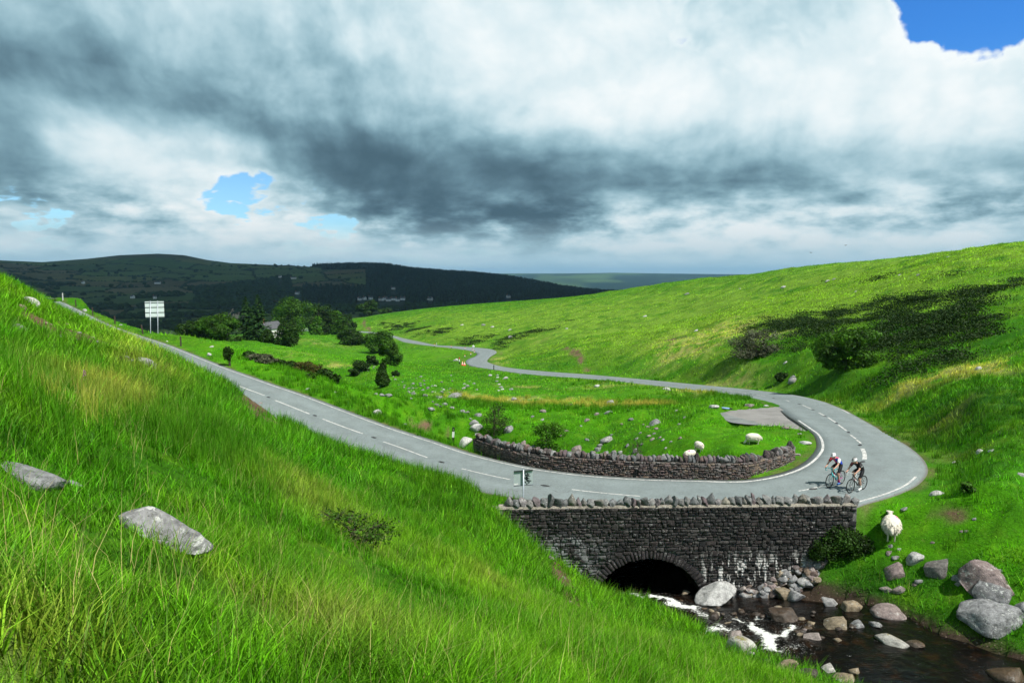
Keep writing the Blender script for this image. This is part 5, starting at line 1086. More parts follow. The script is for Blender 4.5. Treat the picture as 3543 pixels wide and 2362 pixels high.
for bi, (r0, r1, dn, sc) in enumerate(((1.3, 4.5, 210, .92), (4.5, 9, 125, 1.), (9, 17, 70, 1.08), (17, 33, 34, 1.25), (33, 70, 11, 1.25), (70, 180, 2.6, 1.5), (180, 500, .42, 2.2))):
    x, y, r, rg = sample(r0, r1, dn, 50+bi); z = zat(x, y); rd = gget(GRD, x, y); sdn = gget(GSD, x, y); br_ = gget(brown, x, y); lay = in_poly(x, y, LAY)
    ok = (rd > .05+.12*rg.random(len(x))) & ~((sdn < .12) & (y < 40)) & ~lay & (rg.random(len(x)) > br_*1.15)
    ok &= ~((x > -.9) & (x < 15) & (y > 27.25) & (y < 28.6))
    x, y, z, r = x[ok], y[ok], z[ok], r[ok]; ok = visible(x, y, z); x, y, z, r = x[ok], y[ok], z[ok], r[ok]
    cov = cover(x, y); rs = np.clip(blobs(x, y, RSH), 0, 1.2)*(.75+.9*fbm(x/1.7, y/1.7, 2., 3)); trf = np.clip(cov[4]*(.85+.8*fbm(x/2., y/2., 7., 3)), 0, 1)
    trf = np.where((gget(GRD, x, y) < 1.1) & (r > 26), np.maximum(trf, .8), trf)
    trf = np.where((r < 26) & (x < 9), 0, trf)
    u = rg.random(len(x)); tt = tint(x, y, cov)*(1+.30*rg.normal(size=len(x)))[:, None].clip(.5, 1.6)
    is_rush = u < rs*np.where(r > 33, 1.1, .55); is_turf = ~is_rush & (rg.random(len(x)) < trf)
    patch = fbm(x/1.1, y/1.1, 11., 3)
    hs = np.clip(1+1.1*patch, .35, 2.1)*(.75+.5*rg.random(len(x)))
    hs *= np.where(trf > .25, 1-.45*trf, 1.)
    hs *= np.where((r > 20) & (x < 2), .42+.58*sstep(gget(GRD, x, y), .2, 4.5), 1.)
    rot = np.stack([rg.normal(size=len(x))*.10, rg.normal(size=len(x))*.10, rg.normal(size=len(x))*.6], 1)
    for kind, msk in (('rush', is_rush), ('turf', is_turf), ('grass', ~is_rush & ~is_turf)):
        if not msk.any(): continue
        key = {'rush': 'rush' if r1 <= 17 else 'rushf', 'turf': 'turf', 'grass': 'long' if r1 <= 17 else ('mid' if r1 <= 70 else 'far')}[kind]
        t_ = tt[msk].copy()
        if kind == 'rush': t_ = mixc(t_, np.array((.028, .10, .008)), np.full(len(t_), .6)); t_ = mixc(t_, STRAW*.8, np.clip(cov[0][msk]-.35, 0, .75))
        sv = sc*hs[msk]; rt = rot[msk].copy()
        if kind == 'rush': rt[:, 2] = rg.random(msk.sum())*6.28
        sh_ = np.stack([np.maximum(sv, sc*.8), np.maximum(sv, sc*.8), sv if r1 < 70 else np.minimum(sv, 1.5)], 1)
        if kind == 'turf': sh_ = np.stack([np.full(len(sv), sc*1.15*(1.+.2*bi))]*2+[np.minimum(.8+.3*hs[msk], 1.4)*(1+.1*bi)], 1)
        if kind == 'rush': sh_ = np.stack([.9*np.ones(len(sv))*min(sc, 1.4)]*2+[.75+.35*rg.random(len(sv))], 1)
        acc[key].append((np.stack([x[msk], y[msk], z[msk]], 1), rt, sh_, t_))
    if r1 <= 33:
        m_ = ~is_turf & (rg.random(len(x)) < (.085+.22*np.clip(cov[0], 0, 1)+.05*(patch > .2)))
        acc['stalk'].append((np.stack([x, y, z], 1)[m_], np.stack([rg.normal(size=m_.sum())*.12, rg.normal(size=m_.sum())*.12, rg.normal(size=m_.sum())*.7], 1), np.repeat((.7+.45*rg.random(m_.sum()))[:, None], 3, 1), (STRAW*1.5)[None]*(.7+.5*rg.random(m_.sum()))[:, None]))
NT_ = {}
def cat_(k): return [np.concatenate([q[i] for q in acc[k]]) for i in range(4)]
GAIN = np.array((2.05, 2.05, 1.0))
P, rt, sh_, t_ = cat_('long'); NT_['long'] = blades('long_grass', P, sh_, t_*GAIN, 17, .12, .08, .27, .0036, .75, WIND, M_GRASS, 1, False)
P, rt, sh_, t_ = cat_('mid'); r_ = np.hypot(P[:, 0], P[:, 1]); NT_['mid'] = blades('rough_grass', P, sh_, t_*GAIN, 9, .26, .10, .34, .006+r_*.00024, .75, WIND, M_GRASS, 2, True)
P, rt, sh_, t_ = cat_('far'); r_ = np.hypot(P[:, 0], P[:, 1]); NT_['far'] = blades('hillside_grass', P, sh_, t_*GAIN, 4, .42, .10, .34, .012+r_*.00026, .8, WIND, M_GRASS, 3, True)
P, rt, sh_, t_ = cat_('turf'); r_ = np.hypot(P[:, 0], P[:, 1]); NT_['turf'] = blades('short_turf', P, sh_, t_*GAIN, 11, .26, .02, .07, .004+r_*.0003, 1., (0, 0), M_TURF, 4, True)
P, rt, sh_, t_ = cat_('rush'); NT_['rush'] = blades('rush_clumps', P, sh_, t_*GAIN, 40, .13, .25, .62, .004, .3, (.15, 0), M_RUSH, 5, False, 1.)
P, rt, sh_, t_ = cat_('rushf'); r_ = np.hypot(P[:, 0], P[:, 1]); NT_['rushf'] = blades('distant_rushes', P, sh_, t_*GAIN, 22, .20, .28, .66, .004+r_*.00022, .3, (.15, 0), M_RUSH, 6, True, 1.)
P, rt, sh_, t_ = cat_('stalk'); NT_['stalk'] = blades('dry_grass_stalks', P, sh_, t_, 3, .12, .28, .62, .0013, .6, (.5, -.1), M_STALK, 7, False)
print('grass', NT_, sum(NT_.values()), round(time.time()-T0, 1))
# ------------------------------------------------------------------ trees and bushes
def leaf_cloud(lobes, n, size, seed, shell=.55, gap=.35, flat=.0, jitter=.25):
    """leaf-sized faces spread through lobes (centre, radii); noise opens gaps and makes clumps"""
    rg = np.random.default_rng(seed); w = np.array([l[1][0]*l[1][1]*l[1][2] for l in lobes])**.67; w /= w.sum(); I = rg.choice(len(lobes), n*3, p=w)
    d = rg.normal(size=(n*3, 3)); d /= np.linalg.norm(d, axis=1)[:, None]; rad = (shell+(1-shell)*rg.random(n*3)**.6)
    C = np.array([l[0] for l in lobes])[I]; S = np.array([l[1] for l in lobes])[I]
    k = 2.4/np.mean(S)
    rad = rad*(1+jitter*fbm(C[:, 0]+d[:, 0]*2.2+seed, C[:, 1]+d[:, 1]*2.2, C[:, 2]+d[:, 2]*2.2, 3))
    p = C+d*S*rad[:, None]
    keep = fbm(p[:, 0]*k+seed, p[:, 1]*k, p[:, 2]*k, 3) > -.5+gap*1.1*rg.random(n*3)
    p, d = p[keep][:n], d[keep][:n]; m = len(p)
    nrm = d+rg.normal(size=(m, 3))*.75; nrm[:, 2] += .35; nrm /= np.linalg.norm(nrm, axis=1)[:, None]
    a = np.cross(nrm, rg.normal(size=(m, 3))); a /= np.linalg.norm(a, axis=1)[:, None]; b = np.cross(nrm, a); s = size*(.55+.9*rg.random(m))[:, None]
    a, b = a*s, b*s*.62
    V = np.stack([p-a, p-b+nrm*s*.12, p+a, p+b+nrm*s*.12], 1).reshape(-1, 3); q = np.arange(m)*4; Fc = np.stack([q, q+1, q+2, q+3], 1)
    br = np.repeat(np.clip(.5+.9*fbm(p[:, 0]*k*.6, p[:, 1]*k*.6, p[:, 2]*k*.6+5, 2)+.18*rg.normal(size=m), 0, 1), 4)
    return V, Fc, br
def tube(path, rad, seg=6):
    path = np.array(path, float); V, Fc = [], []; up = np.array([.3, .2, 1.])
    for i, p in enumerate(path):
        t = path[min(i+1, len(path)-1)]-path[max(i-1, 0)]; t /= np.linalg.norm(t)+1e-9; a = np.cross(t, up if abs(t@up)/np.linalg.norm(up) < .95 else np.array([1., 0, 0])); a /= np.linalg.norm(a)+1e-9; b = np.cross(t, a)
        V += [p+rad[i]*(a*math.cos(2*math.pi*k/seg)+b*math.sin(2*math.pi*k/seg)) for k in range(seg)]
    for i in range(len(path)-1): Fc += [(i*seg+k, i*seg+(k+1) % seg, (i+1)*seg+(k+1) % seg, (i+1)*seg+k) for k in range(seg)]
    Fc.append(tuple(range((len(path)-1)*seg, len(path)*seg))); return V, Fc
def limbs(lobes, height, r0, seed, origin=(0, 0, 0), twigs=0):
    rg = random.Random(seed); V, Fc = [], []
    def put(path, rad, seg=6):
        v, f = tube(path, rad, seg); o = len(V); V.extend(v); Fc.extend(tuple(i+o for i in q) for q in f)
    o = np.array(origin, float); top = o+np.array([rg.uniform(-.05, .05)*height, rg.uniform(-.05, .05)*height, height*.72])
    put([o+np.array([0, 0, -.25]), o+(top-o)*.3+np.array([rg.uniform(-.1, .1), 0, 0])*r0*4, o+(top-o)*.65, top], [r0*1.25, r0*.85, r0*.6, r0*.2], 8)
    for (c, s) in lobes:
        c = np.array(c); f = rg.uniform(.25, .6); st_ = o+(top-o)*f; mid = (st_+c)/2+np.array([rg.uniform(-.1, .1), rg.uniform(-.1, .1), -.05])*height
        put([st_, mid, c], [r0*.5, r0*.3, r0*.08], 5)
        for k in range(twigs):
            e = c+np.array([rg.gauss(0, 1), rg.gauss(0, 1), rg.gauss(.3, .8)])*np.array(s)*.75; put([mid*.4+c*.6, (c+e)/2, e], [r0*.2, r0*.1, r0*.02], 4)
    return V, Fc
BARK = flat_mat('brown_bark', (.07, .055, .04), .9, var=.35, scale=5); BARKG = flat_mat('bleached_bark', (.30, .29, .27), .9, var=.3, scale=5)
LEAFM = {'dark': leaf_mat('dark_leaves', .25, use='GEOMETRY', col=(.022, .058, .006), var=.7), 'mid': leaf_mat('green_leaves', .3, use='GEOMETRY', col=(.036, .10, .006), var=.7), 'bright': leaf_mat('bright_leaves', .35, use='GEOMETRY', col=(.07, .19, .012), var=.5),
         'spruce': leaf_mat('spruce_needles', .12, use='GEOMETRY', col=(.020, .055, .011), var=.6), 'gorse': leaf_mat('gorse_shoots', .12, use='GEOMETRY', col=(.016, .040, .006), var=.4), 'grey': leaf_mat('grey_twigs', .15, use='GEOMETRY', col=(.085, .095, .055), var=.5), 'russet': leaf_mat('russet_leaves', .3, use='GEOMETRY', col=(.065, .065, .012), var=.6)}
def tree(name, px, pyb, w, htop, label, cat, leaf='mid', n=3000, r=None, seed=1, lobes=None, size=None, bark=BARK, nl=11, trunk=.06, group=None, gap=.25, shell=.42, twigs=2, zoff=0.):
    """px, pyb: foot of the tree in the photograph; w, htop: crown width and top row in pixels there"""
    g_ = ground_at(px, pyb) if r is None else onr(px, 949, r)*np.array([1, 1, 0]); 
    if r is not None: g_[2] = float(zat(g_[0], g_[1]))
    d = math.hypot(g_[0], g_[1]); W_ = w/F*d; top = onr(px, htop, d)[2]; H_ = max(top-g_[2], .4); rg = random.Random(seed)
    t = tag(empty(name, g_), label, cat, group)
    if lobes is None:
        lobes = []
        for k in range(nl):
            a = rg.random()*6.28; f = rg.random(); zc = trunk+(1-trunk)*(.10+.72*f); rad = math.sqrt(max(0, 1-((zc-.48)/.58)**2))*.34
            s = rg.uniform(.20, .30); lobes.append(((W_*rad*math.cos(a), W_*rad*math.sin(a)*.9, H_*zc), (W_*s, W_*s, H_*s*.75)))
        
        if trunk < .1: lobes += [((W_*.2, 0, H_*.14), (W_*.26, W_*.26, H_*.16)), ((-W_*.2, 0, H_*.14), (W_*.26, W_*.26, H_*.16))]
        lobes.append(((0, 0, H_*.55), (W_*.32, W_*.32, H_*.32))); lobes.append(((rg.uniform(-.1, .1)*W_, 0, H_*.80), (W_*.2, W_*.2, H_*.17)))
    else: lobes = [((a*W_, b*W_, c*H_), (p*W_, p*W_, q*H_)) for a, b, c, p, q in lobes]
    n = int(n*(1.9 if n > 500 else 1)); size = size or max(.10, d*.00105)
    v, f, b = leaf_cloud(lobes, n, size, seed*11, shell, gap)
    v[:, 2] = np.maximum(v[:, 2], -.1)
    obj('crown', mesh_np('crown', v, f, [LEAFM[leaf]], False, attrs={'br': b, 'h': np.full(len(v), .3)}), t)
    v, f = limbs(lobes, H_, max(.025, H_*.022), seed, twigs=twigs); obj('trunk', mesh_np('trunk', v, f, [bark], True), t)
    return t
def conifer(px, pyb, w, htop, label, seed, r):
    g_ = onr(px, 949, r)*np.array([1, 1, 0]); g_[2] = float(zat(g_[0], g_[1])); W_ = w/F*r; H_ = onr(px, htop, r)[2]-g_[2]; rg = np.random.default_rng(seed)
    t = tag(empty('spruce_tree', g_), label, 'tree', 'spruces by the white house'); V, Fc, B = [], [], []; o = 0
    bv, bf = tube([(0, 0, -.3), (0, 0, H_*.5), (0, 0, H_)], [H_*.02, H_*.013, .02], 8)
    for L in range(26):
        f = L/25; z = H_*(.06+.93*f); R_ = W_*.5*(1-f)**.8*(1+.12*rg.normal())+.15; nb_ = int(9+6*(1-f))
        for k in range(nb_):
            a = rg.random()*6.28; Lb = R_*(.7+.45*rg.random()); m = 26
            s = np.sqrt(rg.random(m)); wv = (rg.random(m)-.5)*2*.30*Lb*(1-s*.7); px_ = np.cos(a)*s*Lb-np.sin(a)*wv; py_ = np.sin(a)*s*Lb+np.cos(a)*wv; pz_ = z-.30*Lb*s**1.4+.10*Lb*(s > .85)-.12*rg.random(m)
            p = np.stack([px_, py_, pz_], 1); sz = .28*(.6+.8*rg.random(m))[:, None]; u = np.stack([np.cos(a)*np.ones(m), np.sin(a)*np.ones(m), -.35+.3*rg.normal(size=m)], 1)*sz; vv = np.stack([-np.sin(a)*np.ones(m), np.cos(a)*np.ones(m), .35*rg.normal(size=m)], 1)*sz*.5
            V.append(np.stack([p-u, p-vv, p+u, p+vv], 1).reshape(-1, 3)); B.append(np.repeat(np.clip(.25+.6*s+.15*rg.normal(size=m), 0, 1), 4))
    V = np.vstack(V); q = np.arange(len(V)//4)*4
    obj('crown', mesh_np('crown', V, np.stack([q, q+1, q+2, q+3], 1), [LEAFM['spruce']], False, attrs={'br': np.concatenate(B), 'h': np.zeros(len(V))}), t); obj('trunk', mesh_np('trunk', bv, bf, [BARK], True), t)
conifer(846, 1168, 92, 1026, 'left one of the pair of tall dark spruces by the house', 1, 232); conifer(888, 1168, 98, 1019, 'right one of the pair of tall dark spruces by the house', 2, 225)
tree('sycamore_tree', 747, 1188, 122, 1083, 'broad dark green tree left of the tall spruces', 'tree', 'mid', 5200, 205, 3, nl=12)
tree('ash_tree', 642, 1170, 66, 1104, 'leftmost round tree of the group behind the embankment', 'tree', 'dark', 2800, 215, 4)
tree('ash_tree', 690, 1180, 52, 1122, 'low tree between the leftmost round tree and the broad one', 'tree', 'dark', 1800, 210, 5)
tree('sycamore_tree', 1013, 1134, 128, 1028, 'largest broadleaf tree, rounded, right of the white house', 'tree', 'mid', 6500, 330, 6, nl=14, trunk=.12)
tree('oak_tree', 1100, 1128, 84, 1044, 'dark tree behind the largest broadleaf tree', 'tree', 'dark', 3200, 350, 7)
tree('oak_tree', 1153, 1122, 76, 1070, 'round tree at the right end of the row above the car', 'tree', 'mid', 3000, 360, 8)
tree('oak_tree', 1200, 1112, 56, 1085, 'low shrubby tree right of the row above the car', 'tree', 'dark', 1600, 400, 9)
tree('hazel_bush', 1087, 1130, 40, 1092, 'bright green bush in front of the dark row of trees', 'bush', 'bright', 1300, 335, 10)
tree('oak_tree', 1268, 1104, 64, 1040, 'dense dark rounded tree standing beyond the footpath', 'tree', 'dark', 2600, 520, 11, nl=11, trunk=.1)
tree('oak_tree', 1330, 1088, 46, 1066, 'small dark tree on the skyline right of the dense one', 'tree', 'dark', 1200, 560, 12)
tree('hawthorn_bush', 979, 1176, 92, 1108, 'dense dark bush below the white house', 'bush', 'dark', 3600, 215, 13, trunk=.02)
tree('hawthorn_bush', 914, 1176, 42, 1137, 'small bush between the spruces and the dense dark bush', 'bush', 'dark', 1500, 215, 14, trunk=.02)
tree('hawthorn_bush', 812, 1186, 26, 1162, 'small round bush under the left spruce', 'bush', 'dark', 700, 200, 15, trunk=.02)
tree('hawthorn_tree', 1221, 1194, 104, 1130, 'spreading hawthorn near the far road', 'tree', 'dark', 3600, None, 16, trunk=.05)
tree('hawthorn_tree', 1313, 1222, 84, 1141, 'tall hawthorn, upper of the clump by the gully', 'tree', 'mid', 3400, None, 17, trunk=.05)
tree('hawthorn_tree', 1352, 1262, 76, 1170, 'leafy hawthorn in the middle of the clump by the gully', 'tree', 'mid', 3400, None, 18, trunk=.05)
tree('hawthorn_tree', 1324, 1338, 62, 1250, 'pointed dark bush at the foot of the hawthorn clump', 'tree', 'dark', 3000, None, 19, trunk=.02, lobes=[(0, 0, .28, .40, .30), (-.05, 0, .55, .30, .25), (.05, 0, .78, .18, .2)])
for k, (px, py, w, h) in enumerate(((1250, 1285, 60, 40), (1290, 1262, 40, 34), (1225, 1300, 34, 24), (1370, 1300, 26, 20))):
    tree('scrub_bush', px, py, w, py-h, 'dark scrub bush on the bank left of the hawthorn clump', 'bush', 'gorse', 1100, None, 30+k, trunk=.0, group='scrub beside the hawthorns')
# ravine scrub beyond the left road's verge
for k, (px, py, w, h, lf) in enumerate(((890, 1244, 60, 22, 'grey'), (925, 1256, 66, 30, 'grey'), (965, 1268, 50, 26, 'dark'), (1010, 1280, 60, 34, 'dark'), (1050, 1290, 60, 40, 'russet'), (1090, 1300, 56, 42, 'russet'), (1125, 1310, 44, 38, 'dark'), (1158, 1325, 34, 34, 'dark'), (860, 1232, 36, 18, 'dark'), (1075, 1312, 36, 20, 'mid'))):
    g_ = ground_at(px, py); tree('ravine_shrub', px, py, w, py-h, 'shrub in the line of scrub along the ravine beyond the left road', 'bush', lf, 1300, None, 50+k, trunk=.0, group='scrub along the ravine', gap=.6)
# dead tree
g_ = onr(775, 949, 250)*np.array([1, 1, 0]); g_[2] = float(zat(g_[0], g_[1])); hh = onr(775, 1046, 250)[2]-g_[2]; V, Fc = [], []; rg = random.Random(3)
def twig(p, d, L, r, depth):
    e = p+d*L; v, f = tube([p, (p+e)/2+np.array([rg.gauss(0, .06) for _ in range(3)])*L, e], [r, r*.7, r*.35], 5); o = len(V); V.extend(v); Fc.extend(tuple(i+o for i in q) for q in f)
    if depth:
        for k in range(3 if depth > 1 else 4):
            nd = d+np.array([rg.gauss(0, .55), rg.gauss(0, .55), rg.gauss(.1, .3)]); nd /= np.linalg.norm(nd); twig(p+d*L*rg.uniform(.55, 1.), nd, L*rg.uniform(.45, .7), r*.5, depth-1)
twig(np.array([0., 0, -.2]), np.array([.02, 0, 1.]), hh*.5, .22, 4)
dt = tag(empty('dead_tree', g_), 'bare bleached dead tree rising behind the broad green tree', 'tree'); obj('trunk', mesh_np('trunk', V, Fc, [BARKG], True), dt)
# by the stream and the wall
tree('thorn_bush', 1708, 1508, 105, 1392, 'twisted dark thorn bush with few leaves behind the wall end', 'bush', 'dark', 1500, None, 70, trunk=.05, gap=.9, twigs=9, size=.045, shell=.2)
tree('rowan_bush', 1893, 1568, 118, 1455, 'fresh green leafy bush behind the low wall', 'bush', 'bright', 2600, None, 71, trunk=.0, gap=.6, size=.06, shell=.25, twigs=5)
tree('nettle_bush', 2915, 1928, 205, 1815, 'dark green leafy bush at the right end of the bridge', 'bush', 'dark', 5200, None, 72, trunk=.0, size=.045, shell=.3, gap=.5, lobes=[(-.28, 0, .3, .24, .34), (.0, 0, .5, .28, .5), (.28, 0, .35, .22, .36), (-.08, .05, .6, .2, .38), (.16, 0, .5, .2, .36), (-.4, 0, .12, .16, .2), (.42, 0, .2, .13, .25)])
tree('bare_sapling', 2218, 1575, 60, 1512, 'bare little sapling showing above the low wall', 'sapling', 'grey', 90, 45, 73, trunk=.1, twigs=6, size=.03)
tree('hawthorn_sapling', 1225, 1885, 300, 1765, 'young hawthorn with tiny leaves in the foreground grass', 'sapling', 'mid', 900, None, 74, trunk=.05, size=.022, shell=.05, gap=1.3, twigs=9, nl=7)
tree('roadside_sapling', 793, 1266, 32, 1200, 'small leafy sapling by the dark post on the verge', 'sapling', 'dark', 900, None, 75, trunk=.45, size=.07)
# right hillside bushes
tree('blackthorn_bush', 2606, 1240, 158, 1136, 'grey green twiggy bush at the left edge of the gorse', 'bush', 'grey', 4200, None, 80, trunk=.0, gap=.6, size=.10, twigs=6)
tree('hawthorn_bush', 2926, 1277, 172, 1135, 'large leafy green bush in the middle of the gorse', 'bush', 'mid', 5200, None, 81, trunk=.0, gap=.4, size=.12)
tree('gorse_bush', 2703, 1318, 36, 1286, 'single dark gorse bush just above the right road', 'bush', 'gorse', 1000, None, 82, trunk=.0)
tree('gorse_bush', 3350, 1700, 40, 1668, 'rush-like tuft beside the road at the outside of the hairpin', 'bush', 'mid', 500, None, 83, trunk=.0, size=.06)
# gorse and heather scrub: uncountable dark mass
GOR = [(2780, 1110, 130, 16, 1.), (2950, 1085, 180, 26, 1.), (3150, 1060, 160, 30, 1.), (3300, 1040, 120, 26, .9), (3420, 1020, 90, 18, .8), (2900, 1130, 220, 26, .9), (3100, 1130, 180, 36, 1.), (3280, 1110, 150, 40, 1.), (3350, 1170, 90, 30, .8), (3200, 1200, 130, 34, .9), (3060, 1190, 110, 30, .8), (3230, 1260, 120, 24, .9), (3120, 1280, 90, 16, .7), (3330, 1230, 70, 20, .7), (2640, 1120, 70, 14, .8), (2700, 1130, 80, 16, .8), (2800, 1180, 90, 24, .6), (3480, 1000, 60, 12, .6), (3350, 940, 110, 8, .5), (3060, 960, 130, 7, .5), (2820, 990, 60, 5, .5),
       (1680, 1168, 50, 9, 1.), (1630, 1180, 50, 10, 1.), (1620, 1192, 30, 6, .9), (1740, 1178, 36, 12, 1.), (1790, 1165, 40, 9, .9), (1840, 1148, 50, 6, .9), (1900, 1140, 50, 5, .7), (1500, 1150, 70, 12, .9), (1450, 1140, 60, 10, .9), (1400, 1130, 50, 8, .9), (1360, 1128, 40, 8, .9), (1740, 1205, 30, 8, .7), (1715, 1225, 14, 10, .8), (1330, 1118, 30, 8, .7), (1960, 1110, 60, 4, .7), (2010, 1160, 90, 6, .25), (1440, 1320, 40, 14, .3)]
rg = np.random.default_rng(21); n_ = 90000; a = R(-12)+R(50)*rg.random(n_); r = np.exp(math.log(58)+rg.random(n_)*math.log(480/58)); x, y = r*np.sin(a), r*np.cos(a)
m = np.clip(blobs(x, y, GOR), 0, 1.2)*(.75+1.1*fbm(x/5., y/5., 4., 3)); k = (rg.random(n_) < (m-.30)*1.1) & (gget(GRD, x, y) > .5); x, y, r = x[k], y[k], r[k]; z = zat(x, y)
V, B = [], []; nl_ = 30
I = np.repeat(np.arange(len(x)), nl_); s = .05+.0006*r[I]; sp = np.minimum(.25+.004*r[I], .9)
hgt = np.clip(.35+.9*fbm(x/2.5, y/2.5, 3., 2)[I], .1, 1.)*1.1
p = np.stack([x[I]+rg.normal(size=len(I))*sp, y[I]+rg.normal(size=len(I))*sp, z[I]+hgt*rg.random(len(I))**.7], 1)
nr = rg.normal(size=(len(I), 3)); nr[:, 2] = np.abs(nr[:, 2])+.3; nr /= np.linalg.norm(nr, axis=1)[:, None]; a_ = np.cross(nr, rg.normal(size=(len(I), 3))); a_ /= np.linalg.norm(a_, axis=1)[:, None]; b_ = np.cross(nr, a_)
a_, b_ = a_*s[:, None], b_*s[:, None]*.6; V = np.stack([p-a_, p-b_, p+a_, p+b_], 1).reshape(-1, 3); q = np.arange(len(p))*4
tag(obj('gorse_scrub', mesh_np('gorse_scrub', V, np.stack([q, q+1, q+2, q+3], 1), [LEAFM['gorse']], False, attrs={'br': np.repeat(rg.random(len(p))*.8+.1*rg.random(len(p)), 4), 'h': np.zeros(len(V))})), kind='stuff')
print('gorse', len(x), round(time.time()-T0, 1))
# ------------------------------------------------------------------ houses
M_WHW = flat_mat('white_render_wall', (.72, .71, .68), .85, var=.06, scale=.6); M_SLATE = flat_mat('slate_roof', (.085, .09, .10), .7, var=.2, scale=2); M_PANE = flat_mat('dark_window_glass', (.02, .025, .03), .1); M_BRICK = flat_mat('orange_chimney_brick', (.42, .15, .07), .85)
def box_geo(x0, x1, y0, y1, z0, z1):
    v = [(x, y, z) for z in (z0, z1) for y in (y0, y1) for x in (x0, x1)]; return v, [(0, 2, 3, 1), (4, 5, 7, 6), (0, 1, 5, 4), (2, 6, 7, 3), (0, 4, 6, 2), (1, 3, 7, 5)]
HPOS = []
def house(px, py, wpx, label, rz, r=None, L=None, D=6.5, H=4.6, chimneys=1, group=None):
    g_ = ground_at(px, py) if r is None else onr(px, 949, r)*np.array([1, 1, 0]); g_[2] = float(zat(g_[0], g_[1]))
    HPOS.append(g_.copy()); d = math.hypot(g_[0], g_[1]); L = L or max(7., wpx/F*d); t = tag(empty('white_house', g_, rz), label, 'house', group); h = L/2; q = D/2; rf = H+D*.42
    v, f = [(-h, -q, -1.5), (h, -q, -1.5), (h, q, -1.5), (-h, q, -1.5), (-h, -q, H), (h, -q, H), (h, q, H), (-h, q, H), (-h, 0, rf), (h, 0, rf)], [(0, 1, 5, 4), (1, 2, 6, 9, 5), (2, 3, 7, 6), (3, 0, 4, 8, 7)]
    obj('wall', mesh_np('wall', v, f, [M_WHW]), t)
    e = .35; v = [(-h-e, -q-e, H-.15), (h+e, -q-e, H-.15), (h+e, 0, rf+.12), (-h-e, 0, rf+.12), (h+e, q+e, H-.15), (-h-e, q+e, H-.15)]; v += [(a, b, c-.18) for a, b, c in v]
    ro = obj('roof', mesh_np('roof', v, [(0, 1, 2, 3), (3, 2, 4, 5), (7, 6, 9, 8), (8, 9, 11, 10), (0, 6, 7, 1), (5, 4, 10, 11), (0, 3, 9, 6), (3, 5, 11, 9), (2, 1, 7, 8), (4, 2, 8, 10)], [M_SLATE]), t)
    for k in range(chimneys): cx_ = (-h+.7) if k == 0 else h-.7; obj('chimney', mesh_np('chimney', *box_geo(cx_-.45, cx_+.45, -.4, .4, rf-.8, rf+1.3), [M_BRICK]), ro)
    wm = mesh_np('window', *box_geo(-.5, .5, -.06, .06, -.55, .55), [M_PANE])
    for zz in (1.3, 3.5):
        for k in range(max(2, int(L/3.2))): obj('window', wm, t, (-h+L*(k+.5)/max(2, int(L/3.2)), -q, zz))
    obj('window', wm, t, (h, 0, 3.4), (0, 0, math.pi/2)); obj('window', wm, t, (-h, 0, 3.4), (0, 0, math.pi/2))
    return t
house(926, 1150, 26, 'white gabled house with an orange chimney between the spruces and bush', R(62), 262, 7.5, 5.2, 3.6)
for k, (px, py, w, lb) in enumerate(((1261, 1037, 9, 'leftmost white house of the village in the valley'), (1283, 1036, 14, 'white house beside the leftmost one of the village'), (1319, 1040, 18, 'white house at the near edge of the village centre'), (1344, 1042, 16, 'lowest white house of the village'), (1363, 1039, 18, 'white house right of the lowest one in the village'), (1376, 1042, 10, 'small white house beside the village edge'), (1393, 1038, 16, 'rightmost white house of the village cluster'), (1488, 1039, 18, 'white house standing alone right of the village'), (1361, 1001, 12, 'lone white house in front of the dark forest'), (1029, 1018, 14, 'white farmhouse on the lower slope left of the village'), (1759, 1030, 12, 'white house in the sunlit trees at the valley end'), (1015, 965, 18, 'long white farm high on the hillside fields'), (288, 981, 10, 'white farmhouse low on the dark hill at the far left'), (545, 982, 16, 'long pale farm building on the dark hill'), (459, 1032, 9, 'small white house in the valley left of the road sign'), (536, 1033, 8, 'tiny white cottage in the valley above the road sign'), (969, 960, 8, 'white cottage near the top of the fields'), (1244, 1039, 9, 'pale house hidden in trees left of the village'), (1335, 1037, 10, 'white house between two others in the village centre'))):
    house(px, py, w, lb, R((k*47) % 80-40), chimneys=1 if w < 15 else 2)
print('houses', round(time.time()-T0, 1))
# ------------------------------------------------------------------ far woods and hedges (masses)
M_FARL = leaf_mat('distant_foliage', .1, use='INSTANCER', var=.35)
def blob_tree(seed, tall=1., cone=False):
    v, f = ICO[2]; v = v.copy(); rg = np.random.default_rng(seed)
    if cone: v[:, 2] = (v[:, 2]+1)/2; v[:, :2] *= (1.05-v[:, 2:3])*.9; v[:, 2] *= 2.6
    else: v *= (1+.35*fbm(v[:, 0]*2+seed, v[:, 1]*2, v[:, 2]*2, 2))[:, None]; v[:, 2] = (v[:, 2]+.8)*.72*tall
    v += rg.normal(size=v.shape)*.07
    return mesh_np('far_tree', v, f, [M_FARL], False, attrs={'br': rg.random(len(v)), 'h': np.zeros(len(v))})
S_BROAD = proto_set('far_broadleaf', [blob_tree(k) for k in range(5)]); S_CON = proto_set('far_conifer', [blob_tree(k, cone=True) for k in range(4)])
rg = np.random.default_rng(31); n_ = 260000; a = R(-42)+R(60)*rg.random(n_); r = np.sqrt(620**2+(5000**2-620**2)*rg.random(n_)**1.35); x, y = r*np.sin(a), r*np.cos(a)
fo, st_ = wood_mask(x, y); z = zat(x, y); b1, s1, id1 = field_cells(x, y); hedge = (s1-b1 < 5.5) & (z < 40); px_ = CX+F*np.tan(a)
con = fo & (px_ > 1050); vis = visible(x, y, z, .012)
